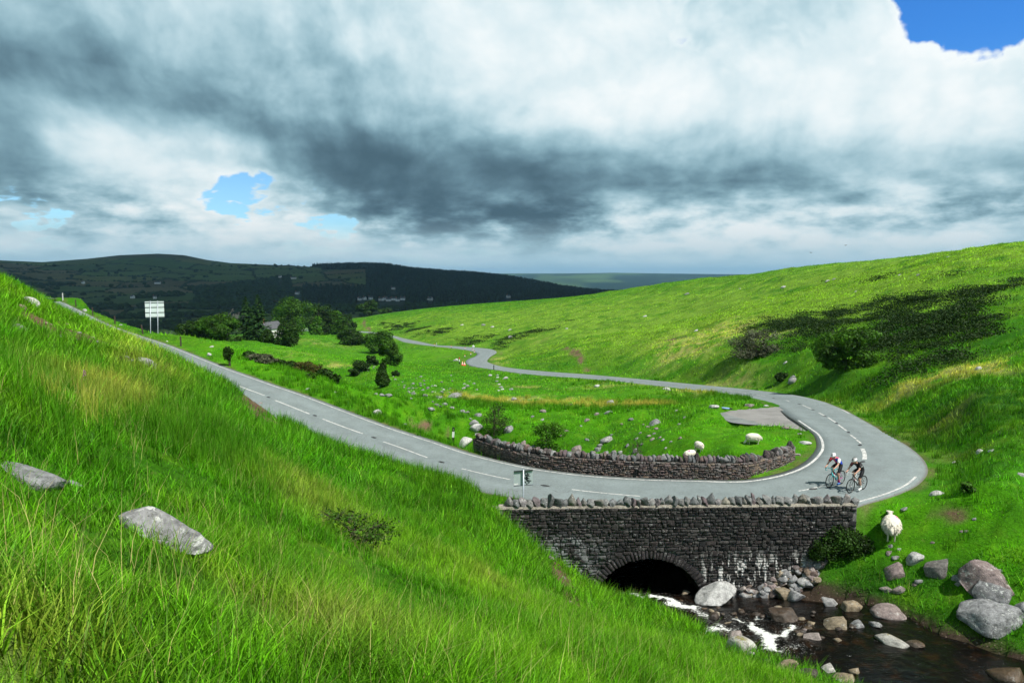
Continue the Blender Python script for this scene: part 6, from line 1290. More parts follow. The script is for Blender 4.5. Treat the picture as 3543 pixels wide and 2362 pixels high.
for hp in HPOS:
    ha, hr_ = math.atan2(hp[0], hp[1]), math.hypot(hp[0], hp[1]); vis &= ~((np.abs(a-ha) < 9/hr_) & (r > hr_-330) & (r < hr_+12))
def put_far(nm, k, coll, s0, s1, colr):
    n_ = int(k.sum()); s = s0+(s1-s0)*rg.random(n_)**1.5; t_ = np.array(colr)[None]*(.65+.7*rg.random(n_))[:, None]
    scatter(nm, np.stack([x[k], y[k], z[k]-.4], 1), np.stack([0*s, 0*s, rg.random(n_)*6.28], 1), np.stack([s, s, s*(.85+.4*rg.random(n_))], 1), rg.integers(0, len(coll.objects), n_), t_, coll); return n_
nf = (put_far('conifer_plantation', con & vis & (rg.random(n_) < .55), S_CON, 3.6, 6.5, (.012, .028, .013)), put_far('valley_woods', ((fo & ~con) | st_) & vis & (rg.random(n_) < .30), S_BROAD, 3.4, 6.5, (.018, .040, .010)), put_far('field_hedges', hedge & ~fo & ~st_ & vis, S_BROAD, 1.4, 3.0, (.016, .034, .009)),
      put_far('field_trees', vis & ~fo & ~st_ & (z < 40) & (rg.random(n_) < .003), S_BROAD, 4., 7., (.018, .038, .010)))
print('far woods', nf, round(time.time()-T0, 1))
# ------------------------------------------------------------------ a cloud added out of view to shade the far hill, and the air
def cloud_bank():
    """an out-of-view cloud layer placed and shaped to shade the far hill; its base is flat, its top heaped"""
    Hc = 1900.; off = SUN[:2]/SUN[2]*Hc
    n1, n2 = 90, 60; u = np.linspace(0, 1, n1); v = np.linspace(0, 1, n2); U, Vv = np.meshgrid(u, v, indexing='ij')
    a = R(-62)+R(116)*U; r = np.exp(math.log(640)+(math.log(5200)-math.log(640))*Vv)
    x, y = r*np.sin(a), r*np.cos(a)
    edge = np.minimum(np.minimum(U, 1-U)*5, np.minimum(Vv*7, (1-Vv)*3)).clip(0, 1)
    x, y = x+off[0]+60*fbm(U*9, Vv*9, 1.), y+off[1]+60*fbm(U*9, Vv*9, 7.)
    th = edge**.5*(140+220*(fbm(x/420, y/420, 3., 4)+.45).clip(0, 2))
    top = np.stack([x, y, Hc+th], -1).reshape(-1, 3); bot = np.stack([x, y, Hc-20*edge*(1+fbm(x/150, y/150, 5., 3))], -1).reshape(-1, 3)
    k = (np.arange(n1-1)[:, None]*n2+np.arange(n2-1)[None]).ravel(); f = np.stack([k, k+n2, k+n2+1, k+1], 1); nv = n1*n2
    return np.vstack([top, bot]), np.vstack([f, f[:, ::-1]+nv])
mc, n = mat('cloud'); n.b.inputs['Base Color'].default_value = (.9, .9, .9, 1); n.b.inputs['Roughness'].default_value = 1.; n.b.inputs['Specular IOR Level'].default_value = 0.
tag(obj('clouds', mesh_np('clouds', *cloud_bank(), [mc], True)), kind='stuff')
hz = bpy.data.materials.new('haze_air'); hz.use_nodes = True; n = NT(hz.node_tree); n.nodes.clear(); pv = n.new('ShaderNodeVolumePrincipled'); pv.inputs['Color'].default_value = (.42, .74, 1., 1); pv.inputs['Density'].default_value = 5.5e-5; pv.inputs['Anisotropy'].default_value = .2
ho = n.new('ShaderNodeOutputMaterial'); n.links.new(pv.outputs[0], ho.inputs['Volume'])
v, f = box_geo(-27000, 27000, -27000, 27000, -320, 215)
tag(obj('haze', mesh_np('haze', v, f, [hz])), kind='stuff')
# ------------------------------------------------------------------ bicycles, riders
def merge(parts):
    V, Fc = [], []
    for v, f in parts:
        o = len(V); V.extend([tuple(p) for p in v]); Fc.extend(tuple(i+o for i in q) for q in f)
    return V, Fc
def torus(R_, r, seg=40, sub=8, ax='y'):
    V, Fc = [], []
    for i in range(seg):
        a = 2*math.pi*i/seg
        for k in range(sub):
            b = 2*math.pi*k/sub; q = R_+r*math.cos(b); V.append((q*math.cos(a), r*math.sin(b), q*math.sin(a)))
    for i in range(seg):
        for k in range(sub): Fc.append((i*sub+k, i*sub+(k+1) % sub, ((i+1) % seg)*sub+(k+1) % sub, ((i+1) % seg)*sub+k))
    return V, Fc
BLACK = flat_mat('black_rubber', (.012, .012, .012), .6); CHROME = flat_mat('alloy', (.45, .45, .46), .35, .8, .05); CARBON = flat_mat('black_carbon', (.014, .014, .015), .3, 0, .1, spec=.5)
TURQ = flat_mat('turquoise_paint', (.05, .42, .45), .3, 0, .05, spec=.5); MAG = flat_mat('magenta_paint', (.62, .04, .40), .3, 0, .05, spec=.5); WHT = flat_mat('white_plastic', (.75, .75, .74), .4); REDP = flat_mat('red_plastic', (.55, .03, .03), .4); NAVY = flat_mat('dark_bottle', (.05, .05, .07), .35)
SILV = flat_mat('silver_graphite_paint', (.10, .10, .105), .3, .2, .05, spec=.5)
def bicycle(name, label, loc, rz, frame, rear, bar, tape):
    t = tag(empty(name, loc, rz), label, 'bicycle', 'two road bicycles rounding the hairpin')
    RH, FH, BB, ST, HT, HB = np.array((-.42, 0, .335)), np.array((.57, 0, .335)), np.array((-.01, 0, .27)), np.array((-.165, 0, .77)), np.array((.385, 0, .84)), np.array((.425, 0, .70))
    fr = obj('frame', mesh_np('frame', *merge([tube([BB, HB], [.026, .026], 8), tube([ST, HT], [.018, .018], 8), tube([BB, ST], [.019, .018], 8), tube([HB, HT+np.array([0, 0, .03])], [.024, .022], 8)]), [frame], True), t)
    obj('rear_stays', mesh_np('rear_stays', *merge([tube([BB+np.array([0, s*.02, 0]), RH+np.array([0, s*.06, 0])], [.011, .009], 6) for s in (1, -1)]+[tube([ST+np.array([0, s*.01, -.03]), RH+np.array([0, s*.06, 0])], [.009, .008], 6) for s in (1, -1)]), [rear], True), fr)
    obj('fork', mesh_np('fork', *merge([tube([HB+np.array([0, 0, -.01]), HB+np.array([.005, s*.045, -.06]), FH+np.array([0, s*.055, 0])], [.018, .015, .008], 6) for s in (1, -1)]), [frame], True), t)
    obj('seat_post', mesh_np('seat_post', *tube([ST, (-.215, 0, .95)], [.014, .014], 8), [CARBON], True), t)
    obj('saddle', mesh_np('saddle', *merge([tube([(-.36, 0, .965), (-.30, 0, .968), (-.2, 0, .962), (-.09, 0, .96)], [.05, .068, .034, .018], 10)]), [BLACK], True), t)
    hb = [tube([(.45, -.02, .90), (.47, -.17, .90), (.47, -.20, .90)], [.014]*3, 6), tube([(.45, .02, .90), (.47, .17, .90), (.47, .20, .90)], [.014]*3, 6), tube([(.45, -.02, .90), (.45, .02, .90)], [.016]*2, 6), tube([(.385, 0, .87), (.45, 0, .90)], [.017]*2, 6)]
    for s in (1, -1): hb.append(tube([(.47, s*.20, .90), (.55, s*.205, .90), (.585, s*.21, .85), (.56, s*.215, .79), (.46, s*.22, .77)], [.016]*5, 6))
    h = obj('handlebar', mesh_np('handlebar', *merge(hb), [tape], True), t)
    for s in (1, -1): obj('brake_hood', mesh_np('brake_hood', *merge([tube([(.54, s*.205, .90), (.60, s*.205, .93), (.615, s*.205, .965)], [.019, .02, .014], 6), tube([(.605, s*.205, .92), (.61, s*.205, .80)], [.008, .006], 5)]), [BLACK], True), h)
    for c in (RH, FH):
        w = obj('wheel', mesh_np('wheel', *torus(.298, .016, 44, 6), [CARBON], True), t, c); obj('tyre', mesh_np('tyre', *torus(.322, .0135, 44, 8), [BLACK], True), w)
        sp = [tube([(.02*math.cos(a), (k % 2*2-1)*.025, .02*math.sin(a)), (.29*math.cos(a+.15), 0, .29*math.sin(a+.15))], [.0022, .0018], 4) for k, a in enumerate(np.linspace(0, 2*math.pi, 20, endpoint=False))]
        obj('spokes', mesh_np('spokes', *merge(sp), [CARBON]), w); obj('hub', mesh_np('hub', *tube([(0, -.05, 0), (0, .05, 0)], [.022, .022], 10), [CHROME], True), w)
    obj('crankset', mesh_np('crankset', *merge([torus(.098, .006, 28, 5), tube([(0, -.09, .17), (0, -.06, 0), (0, .06, 0), (.02, .09, -.168)], [.012, .016, .016, .012], 6)]), [CARBON], True), t, BB)
    for p in ((.01, .115, .10), (-.01, -.115, .44)): obj('pedal', mesh_np('pedal', *box_geo(-.045, .045, -.035, .035, -.012, .012), [BLACK]), t, p)
    obj('chain', mesh_np('chain', *merge([tube([BB+np.array([0, -.045, .095]), RH+np.array([0, -.045, .045])], [.006, .006], 4), tube([BB+np.array([0, -.045, -.095]), RH+np.array([.02, -.045, -.05])], [.006, .006], 4)]), [BLACK]), t)
    for a, q, mm, cap in ((BB*.55+HB*.45, math.atan2((HB-BB)[0], (HB-BB)[2]), WHT, REDP), (BB*.5+ST*.5+np.array([.055, 0, .0]), math.atan2((ST-BB)[0], (ST-BB)[2]), NAVY, WHT)):
        b = obj('water_bottle', mesh_np('water_bottle', *lathe([(.034, -.09), (.036, -.02), (.031, .0), (.036, .02), (.036, .06), (.02, .075)], 12), [mm], True), t, a+np.array([.0, 0, .055]), (0, q, 0)); obj('cap', mesh_np('cap', *lathe([(.022, .075), (.022, .09), (.01, .10)], 10), [cap], True), b)
    return t
SKIN = flat_mat('skin', (.52, .29, .21), .5, 0, .06); BLK = flat_mat('black_lycra', (.010, .010, .012), .55)
def skin_mesh(joints, edges, root, sub=2):
    """joints: name -> (xyz, radius); grows one continuous surface"""
    names = list(joints); me = bpy.data.meshes.new('body'); me.from_pydata([joints[n_][0] for n_ in names], [(names.index(a), names.index(b)) for a, b in edges], [])
    o = bpy.data.objects.new('tmp_body', me); COL.objects.link(o); o.modifiers.new('skin', 'SKIN'); sv = me.skin_vertices[0].data if me.skin_vertices else None
    if sv is None: 
        me.skin_vertices.new(name='sk'); sv = me.skin_vertices[0].data
    for i, n_ in enumerate(names):
        r_ = joints[n_][1]; sv[i].radius = (r_, r_) if np.isscalar(r_) else r_; sv[i].use_root = n_ == root
    sm = o.modifiers.new('sub', 'SUBSURF'); sm.levels = sub; sm.render_levels = sub
    dg = bpy.context.evaluated_depsgraph_get(); m2 = bpy.data.meshes.new_from_object(o.evaluated_get(dg)); bpy.data.objects.remove(o); return m2
def rider(name, label, loc, rz, mats_, region, sock, shoe, helmet_stripes, sleeve_l, sleeve_r):
    J = {'pelvis': ((-.21, 0, 1.045), (.125, .135)), 'waist': ((-.08, 0, 1.16), (.115, .135)), 'chest': ((.09, 0, 1.285), (.125, .165)), 'neckb': ((.20, 0, 1.36), (.075, .10)), 'neck': ((.275, 0, 1.395), .052), 'head': ((.335, 0, 1.44), (.078, .08)), 'crown': ((.375, 0, 1.515), (.085, .08)), 'chin': ((.415, 0, 1.405), .042)}
    E_ = [('pelvis', 'waist'), ('waist', 'chest'), ('chest', 'neckb'), ('neckb', 'neck'), ('neck', 'head'), ('head', 'crown'), ('head', 'chin')]
    for s, n_ in ((1, 'l'), (-1, 'r')):
        J.update({'sh'+n_: ((.165, s*.175, 1.325), .066), 'ua'+n_: ((.24, s*.215, 1.22), .052), 'el'+n_: ((.345, s*.235, 1.105), .042), 'fa'+n_: ((.45, s*.22, 1.04), .038), 'wr'+n_: ((.555, s*.208, .985), .027), 'pm'+n_: ((.60, s*.206, .972), (.036, .022)), 'hp'+n_: ((-.185, s*.095, .99), .092)})
        E_ += [('chest', 'sh'+n_), ('sh'+n_, 'ua'+n_), ('ua'+n_, 'el'+n_), ('el'+n_, 'fa'+n_), ('fa'+n_, 'wr'+n_), ('wr'+n_, 'pm'+n_), ('pelvis', 'hp'+n_)]
    J.update({'thl': ((-.04, .125, .80), .085), 'knl': ((.10, .125, .60), .058), 'cal': ((.035, .12, .44), .056), 'anl': ((-.035, .118, .215), .034), 'hel': ((-.055, .118, .150), .034), 'tol': ((.085, .118, .112), .034),
              'thr': ((.03, -.125, .935), .085), 'knr': ((.245, -.125, .87), .060), 'car': ((.155, -.122, .735), .056), 'anr': ((-.02, -.118, .555), .034), 'her': ((-.06, -.118, .50), .034), 'tor': ((.085, -.118, .452), .034)})
    for n_ in 'lr': E_ += [('hp'+n_, 'th'+n_), ('th'+n_, 'kn'+n_), ('kn'+n_, 'ca'+n_), ('ca'+n_, 'an'+n_), ('an'+n_, 'he'+n_), ('he'+n_, 'to'+n_)]
    me = skin_mesh(J, E_, 'pelvis')
    # fingers curled over the hoods, thumbs along the inside
    bm = bmesh.new(); bm.from_mesh(me)
    for s in (1, -1):
        for k in range(4):
            y0 = s*(.206+(-.026+.0165*k)); L = (.75, .95, 1., .9)[k]; v, f = tube([(.60, y0, .977), (.632, y0, .972-.004*k), (.645, y0, .95), (.632, y0, .93+.012*(1-L))], [.0095, .0085, .0078, .006], 6); vs = [bm.verts.new(p) for p in v]; [bm.faces.new([vs[i] for i in q]) for q in f]
        v, f = tube([(.585, s*.185, .985), (.605, s*.165, .97), (.628, s*.172, .95)], [.0105, .0095, .007], 6); vs = [bm.verts.new(p) for p in v]; [bm.faces.new([vs[i] for i in q]) for q in f]
    v, f = tube([(.415, 0, 1.465), (.445, 0, 1.445), (.43, 0, 1.43)], [.008, .014, .008], 6); vs = [bm.verts.new(p) for p in v]; [bm.faces.new([vs[i] for i in q]) for q in f]
    for s in (1, -1): v, f = tube([(.335, s*.075, 1.475), (.33, s*.088, 1.45), (.345, s*.078, 1.425)], [.012, .018, .008], 6); vs = [bm.verts.new(p) for p in v]; [bm.faces.new([vs[i] for i in q]) for q in f]
    bm.to_mesh(me); bm.free()
    for m_ in mats_: me.materials.append(m_)
    for p in me.polygons:
        p.use_smooth = True; p.material_index = region(*p.center)
    t = tag(obj(name, me, None, loc, (0, 0, rz)), label, 'person', 'two cyclists')
    # helmet
    v, f = ICO[3]; v = v[:, :]*np.array([.150, .103, .088]); v = v[:, :]; k = v[:, 2] > -.03; hv = v.copy(); hv[:, 2] = np.maximum(hv[:, 2], -.03); q = np.array(Euler((0, .45, 0)).to_matrix()); hv = hv@q.T+np.array([.365, 0, 1.527])
    h = obj('helmet', mesh_np('helmet', hv, f, [WHT], True), t)
    st_ = []
    for yy in ((-.055, -.028, 0, .028, .055) if helmet_stripes else (-.036, 0, .036)):
        pts = []; rr_ = math.sqrt(max(0, 1-(yy/.103)**2))
        for a in (np.linspace(.35, 2.7, 9) if helmet_stripes else np.linspace(.55, 1.5, 5)): pts.append(np.array([.150*rr_*math.cos(a)*1.01, yy, .088*rr_*math.sin(a)*1.03])@q.T+np.array([.365, 0, 1.528]))
        st_.append(tube(pts, [.009 if not helmet_stripes else .0075]*len(pts), 5))
    obj('helmet_vents', mesh_np('helmet_vents', *merge(st_), [BLACK], True), h)
    obj('sunglasses', mesh_np('sunglasses', *merge([tube([(.345, -.083, 1.475), (.405, -.065, 1.472), (.432, 0, 1.468), (.405, .065, 1.472), (.345, .083, 1.475)], [.008, .02, .021, .02, .008], 6)]), [CARBON], True), t)
    for n_, s, zf, zt in (('l', 1, .118, .245), ('r', -1, .458, .585)):
        an = np.array(J['an'+n_][0]); he = np.array(J['he'+n_][0]); to = np.array(J['to'+n_][0])
        obj('sock', mesh_np('sock', *tube([an+(np.array(J['ca'+n_][0])-an)*.45, an+(np.array(J['ca'+n_][0])-an)*.1, an+(he-an)*.5], [.052, .042, .041], 10), [sock], True), t)
        d_ = (to-he)/np.linalg.norm(to-he); obj('shoe', mesh_np('shoe', *tube([he-d_*.045, he-d_*.03, he+d_*.03, he+d_*.10, to+d_*.03, to+d_*.06], [.015, .040, .045, .041, .038, .014], 10), [shoe], True), t)
    for n_, s, m_ in (('l', 1, sleeve_l), ('r', -1, sleeve_r)):
        a, b, c = (np.array(J[k+n_][0]) for k in ('sh', 'ua', 'el')); obj('sleeve', mesh_np('sleeve', *tube([a-(b-a)*.35, a, b, b+(c-b)*.35], [.05, .075, .063, .058], 10), [m_], True), t)
    return t
PA_F, PA_R = onz(2872, 1686, -9.93), onz(2907.6, 1675, -9.93); PB_F, PB_R = onz(2944, 1704, -9.93), onz(2983, 1693, -9.93)
def rzof(a, b): return math.atan2((a-b)[1], (a-b)[0])
def seatpos(a, b): c = (a+b)/2; i = np.argmin(np.hypot(RMID[:, 0]-c[0], RMID[:, 1]-c[1])); d = ROUT[i]-RIN[i]; u = float(np.dot((c-RIN[i])[:2], d[:2])/np.dot(d[:2], d[:2])); z = road_pt(i, u)[2]; rz = rzof(a, b); return np.array([c[0]-.075*math.cos(rz), c[1]-.075*math.sin(rz), z+.002])
la, lb = seatpos(PA_F, PA_R), seatpos(PB_F, PB_R); ra, rb = rzof(PA_F, PA_R), rzof(PB_F, PB_R)
bicycle('road_bicycle', 'turquoise and magenta road bicycle ridden by the left cyclist', la, ra, TURQ, MAG, TURQ, TURQ); bicycle('road_bicycle', 'black road bicycle with white handlebar ridden by the right cyclist', lb, rb, SILV, CARBON, WHT, WHT)
PINK = flat_mat('pink_jersey', (.72, .06, .16), .7); BLUE = flat_mat('blue_jersey', (.02, .06, .45), .7); WJ = flat_mat('white_jersey', (.75, .75, .78), .7); DRED = flat_mat('dark_red_sleeve', (.26, .015, .02), .7); CYAN = flat_mat('cyan_pocket', (.03, .35, .45), .7); PSOCK = flat_mat('pink_sock', (.7, .05, .3), .8); BSHOE = flat_mat('blue_shoe', (.05, .16, .45), .5); WSOCK = flat_mat('white_sock', (.78, .78, .76), .8)
def base_region(x, y, z):
    if z > 1.36 and x > .22: return 0
    if x > .27 and abs(y) > .15 and z > .9: return 0                      # forearms and hands
    if z > 1.10+.0*x and x > -.16 and abs(y) < .27: return 1
    if x < -.02 and z > 1.06: return 1
    if y > 0: return 2 if z > .665 else 0
    return 2 if (x < .19 and z > .80) else 0
def reg_a(x, y, z):
    b = base_region(x, y, z)
    if b != 1: return b
    if x < -.06: return 5 if y < .03 else 4
    return 3 if (y < .02 or z > 1.38) else 4
rider('person', 'left cyclist in white helmet, pink, white and blue jersey, black shorts', la, ra, [SKIN, PINK, BLK, PINK, BLUE, CYAN], reg_a, PSOCK, BSHOE, False, WJ, DRED)
p2 = rider('person', 'right cyclist in striped helmet, all-black kit and white socks', lb, rb, [SKIN, BLK, BLK], base_region, WSOCK, WSOCK, True, BLK, DRED if False else flat_mat('maroon_sleeve', (.05, .012, .014), .7))
obj('sleeve_mark', mesh_np('sleeve_mark', *merge([tube([(.20, .285, 1.27), (.235, .287, 1.25)], [.012, .012], 5), tube([(.215, .285, 1.245), (.25, .284, 1.225)], [.01, .01], 5)]), [WHT]), p2)
# ------------------------------------------------------------------ sheep
def wool_mat(name, mark=None):
    m_, n = mat(name); c = n.new('ShaderNodeTexCoord').outputs['Object']; g = n.noise(c, 14., 5, .65)
    col = n.vm('SCALE', (.80, .74, .63), scale=n.lin(g, .3, .7, .75, 1.15))
    if mark:
        d = n.vm('DISTANCE', c, tuple(mark[:3]), out=1); col = n.mix(n.step(n.add(d, n.mul(n.sub(g, .5), .12)), mark[3], mark[3]*.4, 0., .85), col, (.75, .05, .25))
    n.put(n.b.inputs['Base Color'], col); n.b.inputs['Roughness'].default_value = .95; n.b.inputs['Specular IOR Level'].default_value = .05; bump(n, g, .8, .03); return m_
FACE = flat_mat('sheep_face', (.62, .55, .46), .8)
def sheep(label, loc, rz, scale, pose, seed, mark=None, locks=1500):
    rg = np.random.default_rng(seed); lie = pose == 'lie'; zb = .34 if lie else .56
    hd = {'graze': ((.60, .0, .12), (.72, 0, .06), (.50, 0, .38)), 'stand': ((.68, .06, .80), (.82, .07, .76), (.52, .03, .70)), 'lie': ((.62, .05, .56), (.76, .06, .52), (.48, .02, .46))}[pose]
    J = {'rump': ((-.38, 0, zb), .17), 'belly': ((0, 0, zb-.02), .20), 'chest': ((.34, 0, zb+.01), .17), 'neck': (hd[2], .085), 'head': (hd[0], .075), 'muzzle': (hd[1], .045), 'tail': ((-.56, 0, zb+.06), .04), 'tailt': ((-.62, 0, zb-.22), .025)}
    E_ = [('rump', 'belly'), ('belly', 'chest'), ('chest', 'neck'), ('neck', 'head'), ('head', 'muzzle'), ('rump', 'tail'), ('tail', 'tailt')]
    for s, n_ in ((1, 'l'), (-1, 'r')):
        J['ear'+n_] = ((hd[0][0]-.06, s*.13+hd[0][1], hd[0][2]+.05), .018); E_.append(('head', 'ear'+n_))
        if lie:
            J.update({'fk'+n_: ((.46, s*.13, .10), .05), 'ff'+n_: ((.30, s*.14, .05), .03), 'hk'+n_: ((-.22, s*.18, .12), .06), 'hf'+n_: ((-.05, s*.22, .05), .03)}); E_ += [('chest', 'fk'+n_), ('fk'+n_, 'ff'+n_), ('rump', 'hk'+n_), ('hk'+n_, 'hf'+n_)]
        else:
            o = .03*s*(1 if seed % 2 else -1)
            J.update({'fe'+n_: ((.33, s*.10, .42), .06), 'fk'+n_: ((.34+o, s*.10, .24), .034), 'fp'+n_: ((.33+o*1.6, s*.10, .06), .026), 'ff'+n_: ((.36+o*1.6, s*.10, .0), .028), 'hs'+n_: ((-.34, s*.11, .46), .085), 'hk'+n_: ((-.43-o, s*.11, .27), .036), 'hp'+n_: ((-.40-o*1.4, s*.11, .06), .027), 'hf'+n_: ((-.37-o*1.4, s*.11, .0), .028)})
            E_ += [('chest', 'fe'+n_), ('fe'+n_, 'fk'+n_), ('fk'+n_, 'fp'+n_), ('fp'+n_, 'ff'+n_), ('rump', 'hs'+n_), ('hs'+n_, 'hk'+n_), ('hk'+n_, 'hp'+n_), ('hp'+n_, 'hf'+n_)]
    me = skin_mesh(J, E_, 'belly'); me.materials.append(FACE)
    for p in me.polygons: p.use_smooth = True
    t = tag(obj('sheep', me, None, loc, (0, 0, rz), scale), label, 'sheep', 'sheep grazing by the bend'); W_ = wool_mat('wool', mark)
    v, f = ICO[4]; d = v.copy(); rad = np.array([.60, .30, .275]); v = d*rad; v[:, 0] *= .95; sq = 1+.10*np.abs(d[:, 0]); v[:, 1] *= sq; v[:, 2] *= sq
    v *= (1+.07*fbm(d[:, 0]*6+seed, d[:, 1]*6, d[:, 2]*6, 3)+.035*fbm(d[:, 0]*16, d[:, 1]*16, d[:, 2]*16+seed, 2))[:, None]; v[:, 2] += zb+.03; v[:, 2] = np.where(v[:, 2] < zb-.2, zb-.2+(v[:, 2]-zb+.2)*.5, v[:, 2])
    fl = obj('fleece', mesh_np('fleece', v, f, [W_], True), t)
    # locks hanging from the fleece
    dd = rg.normal(size=(locks, 3)); dd /= np.linalg.norm(dd, axis=1)[:, None]; p = dd*rad*np.array([.96, 1., 1.])*(1+.1*np.abs(dd[:, :1])*np.array([0, 1, 1])); p[:, 2] += zb+.03; k = p[:, 2] > zb-.24; p, dd = p[k], dd[k]; m = len(p); L = .05+.06*rg.random(m)[:, None]
    tip = p+dd*L*.55+np.stack([-.4*L[:, 0], 0*L[:, 0], -L[:, 0]*.9], 1)+rg.normal(size=(m, 3))*.012; sv = np.cross(dd, rg.normal(size=(m, 3))); sv /= np.linalg.norm(sv, axis=1)[:, None]; sv *= .018
    V = np.stack([p-sv, p+sv, tip], 1).reshape(-1, 3); q = np.arange(m)*3; tag(obj('fleece_locks', mesh_np('fleece_locks', V, np.stack([q, q+1, q+2], 1), [W_]), fl), kind='stuff')
    obj('tail_wool', mesh_np('tail_wool', *tube([(-.54, 0, zb+.12), (-.62, 0, zb), (-.64, 0, zb-.14), (-.63, 0, zb-.26)], [.05, .065, .06, .02], 8), [W_], True), fl)
    return t
sheep('shaggy white sheep with a pink mark walking away on the bank by the bridge', ground_at(3082, 1862), R(62), 1.1, 'stand', 3, (.12, -.17, .84, .13), 2600)
sheep('cream sheep grazing near the lay-by with its head down', ground_at(2605, 1536), R(172), .74, 'graze', 4)
sheep('cream sheep seen from behind at the edge of the hollow', ground_at(2418, 1560), R(105), .68, 'graze', 5)
g_ = ground_at(2388, 1585); sheep('white sheep with red marks lying just behind the low wall', g_+np.array([0, .0, .05]), R(25), .72, 'lie', 6, (-.2, -.1, .60, .14))
# ------------------------------------------------------------------ signs
GALV = flat_mat('galvanised_steel', (.38, .42, .46), .45, .5, .12); SBACK = flat_mat('grey_sign_back', (.46, .53, .53), .5, .1, .05, spec=.35); SRAIL = flat_mat('dark_sign_rail', (.07, .08, .085), .5, .3); PBACK = flat_mat('pale_sign_back', (.62, .69, .69), .45, .1, .04, spec=.35); INK = flat_mat('black_spray_paint', (.006, .006, .006), .5)
sp = onr(1812, 949, 28.15)*np.array([1, 1, 0]); sp[2] = -9.98; sz = lambda py: onr(1812, py, 28.15)[2]; SM = 28.9/F; yaw = 0.
sg = tag(empty('road_sign', sp), 'grey back of a road sign with black graffiti behind the bridge parapet', 'sign'); TOP = sz(1624)-sp[2]; P0 = sz(1654)-sp[2]; px0 = 1811.
obj('post', mesh_np('post', *tube([(0, 0, -.15), (0, 0, TOP)], [.033, .033], 14), [GALV], True), sg)
pr = math.tan(R(4.5)); pw0, pw1, ph = (1777.5-px0)*SM, (1844-px0)*SM, .325
def plate_pt(x, zz, y=.0): return (x, y+.055, P0+zz+x*pr)
v = [plate_pt(pw0, -ph), plate_pt(pw1, -ph), plate_pt(pw1, ph), plate_pt(pw0, ph)]; v += [(a, b+.006, c) for a, b, c in v]
pl = obj('plate', mesh_np('plate', v, [(0, 1, 2, 3), (7, 6, 5, 4), (0, 4, 5, 1), (3, 2, 6, 7), (0, 3, 7, 4), (1, 5, 6, 2)], [SBACK]), sg)
for zz, th_ in ((ph-.005, .032), (-ph+.01, .013)):
    v = [(pw0, .005, P0+zz+pw0*pr-th_/2*1.4), (pw1, .005, P0+zz+pw1*pr-th_/2*1.4), (pw1, .005, P0+zz+pw1*pr+th_/2*1.4), (pw0, .005, P0+zz+pw0*pr+th_/2*1.4)]; v += [(a, b+.045, c) for a, b, c in v]
    obj('rail', mesh_np('rail', v, [(0, 1, 2, 3), (7, 6, 5, 4), (0, 4, 5, 1), (3, 2, 6, 7), (0, 3, 7, 4), (1, 5, 6, 2)], [SRAIL]), sg)
ink = []
for s in ([(925, 268), (985, 278), (990, 312), (930, 335), (908, 285), (925, 268)], [(930, 335), (1030, 318), (1002, 352), (945, 352)], [(915, 290), (935, 365), (950, 385), (1055, 363)], [(905, 412), (960, 396), (990, 440), (915, 440), (905, 412), (940, 465), (960, 480)], [(955, 385), (1000, 425), (1035, 438)], [(920, 440), (975, 410), (1000, 445), (940, 462), (1020, 488), (1085, 500)], [(960, 480), (1000, 500), (1060, 505)], [(912, 525), (985, 515), (1040, 545), (985, 575), (965, 592), (912, 525)]):
    pts = [np.array(plate_pt((1700+x*.12755-px0)*SM, -((1600+y*.12755)-1654-(1)*0)*SM-((1700+x*.12755-px0)*SM)*pr, -.007)) for x, y in s]
    for a, b in zip(pts[:-1], pts[1:]):
        d_ = (b-a)/np.linalg.norm(b-a); q = np.array([-d_[2], 0, d_[0]])*.0125; e = d_*.011; ink.append(([a-e-q, b+e-q, b+e+q, a-e+q], [(0, 1, 2, 3)]))
obj('graffiti', mesh_np('graffiti', *merge(ink), [INK]), pl)
v = [plate_pt(pw0+.01, -ph+.04, -.004), plate_pt(pw0+.19, -ph+.04, -.004), plate_pt(pw0+.19, -ph+.11, -.004), plate_pt(pw0+.01, -ph+.11, -.004)]; obj('sticker', mesh_np('sticker', v, [(0, 1, 2, 3)], [WHT]), pl)
# large sign on two posts beside the climbing road
b_ = ground_at(532, 1153); d = math.hypot(b_[0], b_[1]); SM = np.linalg.norm(b_)/F; ls = tag(empty('direction_sign', b_, math.atan2(-b_[0], b_[1])*1.), 'pale back of a large road sign on two steel posts beside the left road', 'sign')
def lz(py): return (1153.5-py)*SM
for x_, lean in ((523, .06), (543, .06)):
    xx = (x_-532)*SM; obj('post', mesh_np('post', *tube([(xx, 0, -.3), (xx+4*SM, 0, lz(1054))], [.045, .045], 10), [GALV], True), ls)
bd = obj('board', mesh_np('board', *box_geo((512-532)*SM, (563.5-532)*SM, .06, .075, lz(1106), lz(1056)), [PBACK]), ls)
for y_ in (1060, 1074, 1090, 1104): obj('rail', mesh_np('rail', *box_geo((512-532)*SM, (563.5-532)*SM, .03, .058, lz(y_)-.035, lz(y_)+.035), [SRAIL]), bd)
def far_sign(px, pyb, top, wpx, hpx, label, tri=False):
    g_ = ground_at(px, pyb); SM = np.linalg.norm(g_)/F; t = tag(empty('road_sign', g_), label, 'sign'); H_ = (pyb-top)*SM; w = wpx*SM/2; h = hpx*SM
    obj('post', mesh_np('post', *tube([(0, 0, -.2), (0, 0, H_)], [.06, .06], 8), [GALV], True), t)
    if tri: v = [(-w, -.08, H_-h), (w, -.08, H_-h), (0, -.08, H_)]; obj('plate', mesh_np('plate', v+[(a, b+.02, c) for a, b, c in v], [(0, 1, 2), (5, 4, 3), (0, 3, 4, 1), (1, 4, 5, 2), (2, 5, 3, 0)], [WHT]), t)
    else: obj('plate', mesh_np('plate', *box_geo(-w, w, -.1, -.07, H_-h, H_), [WHT]), t)
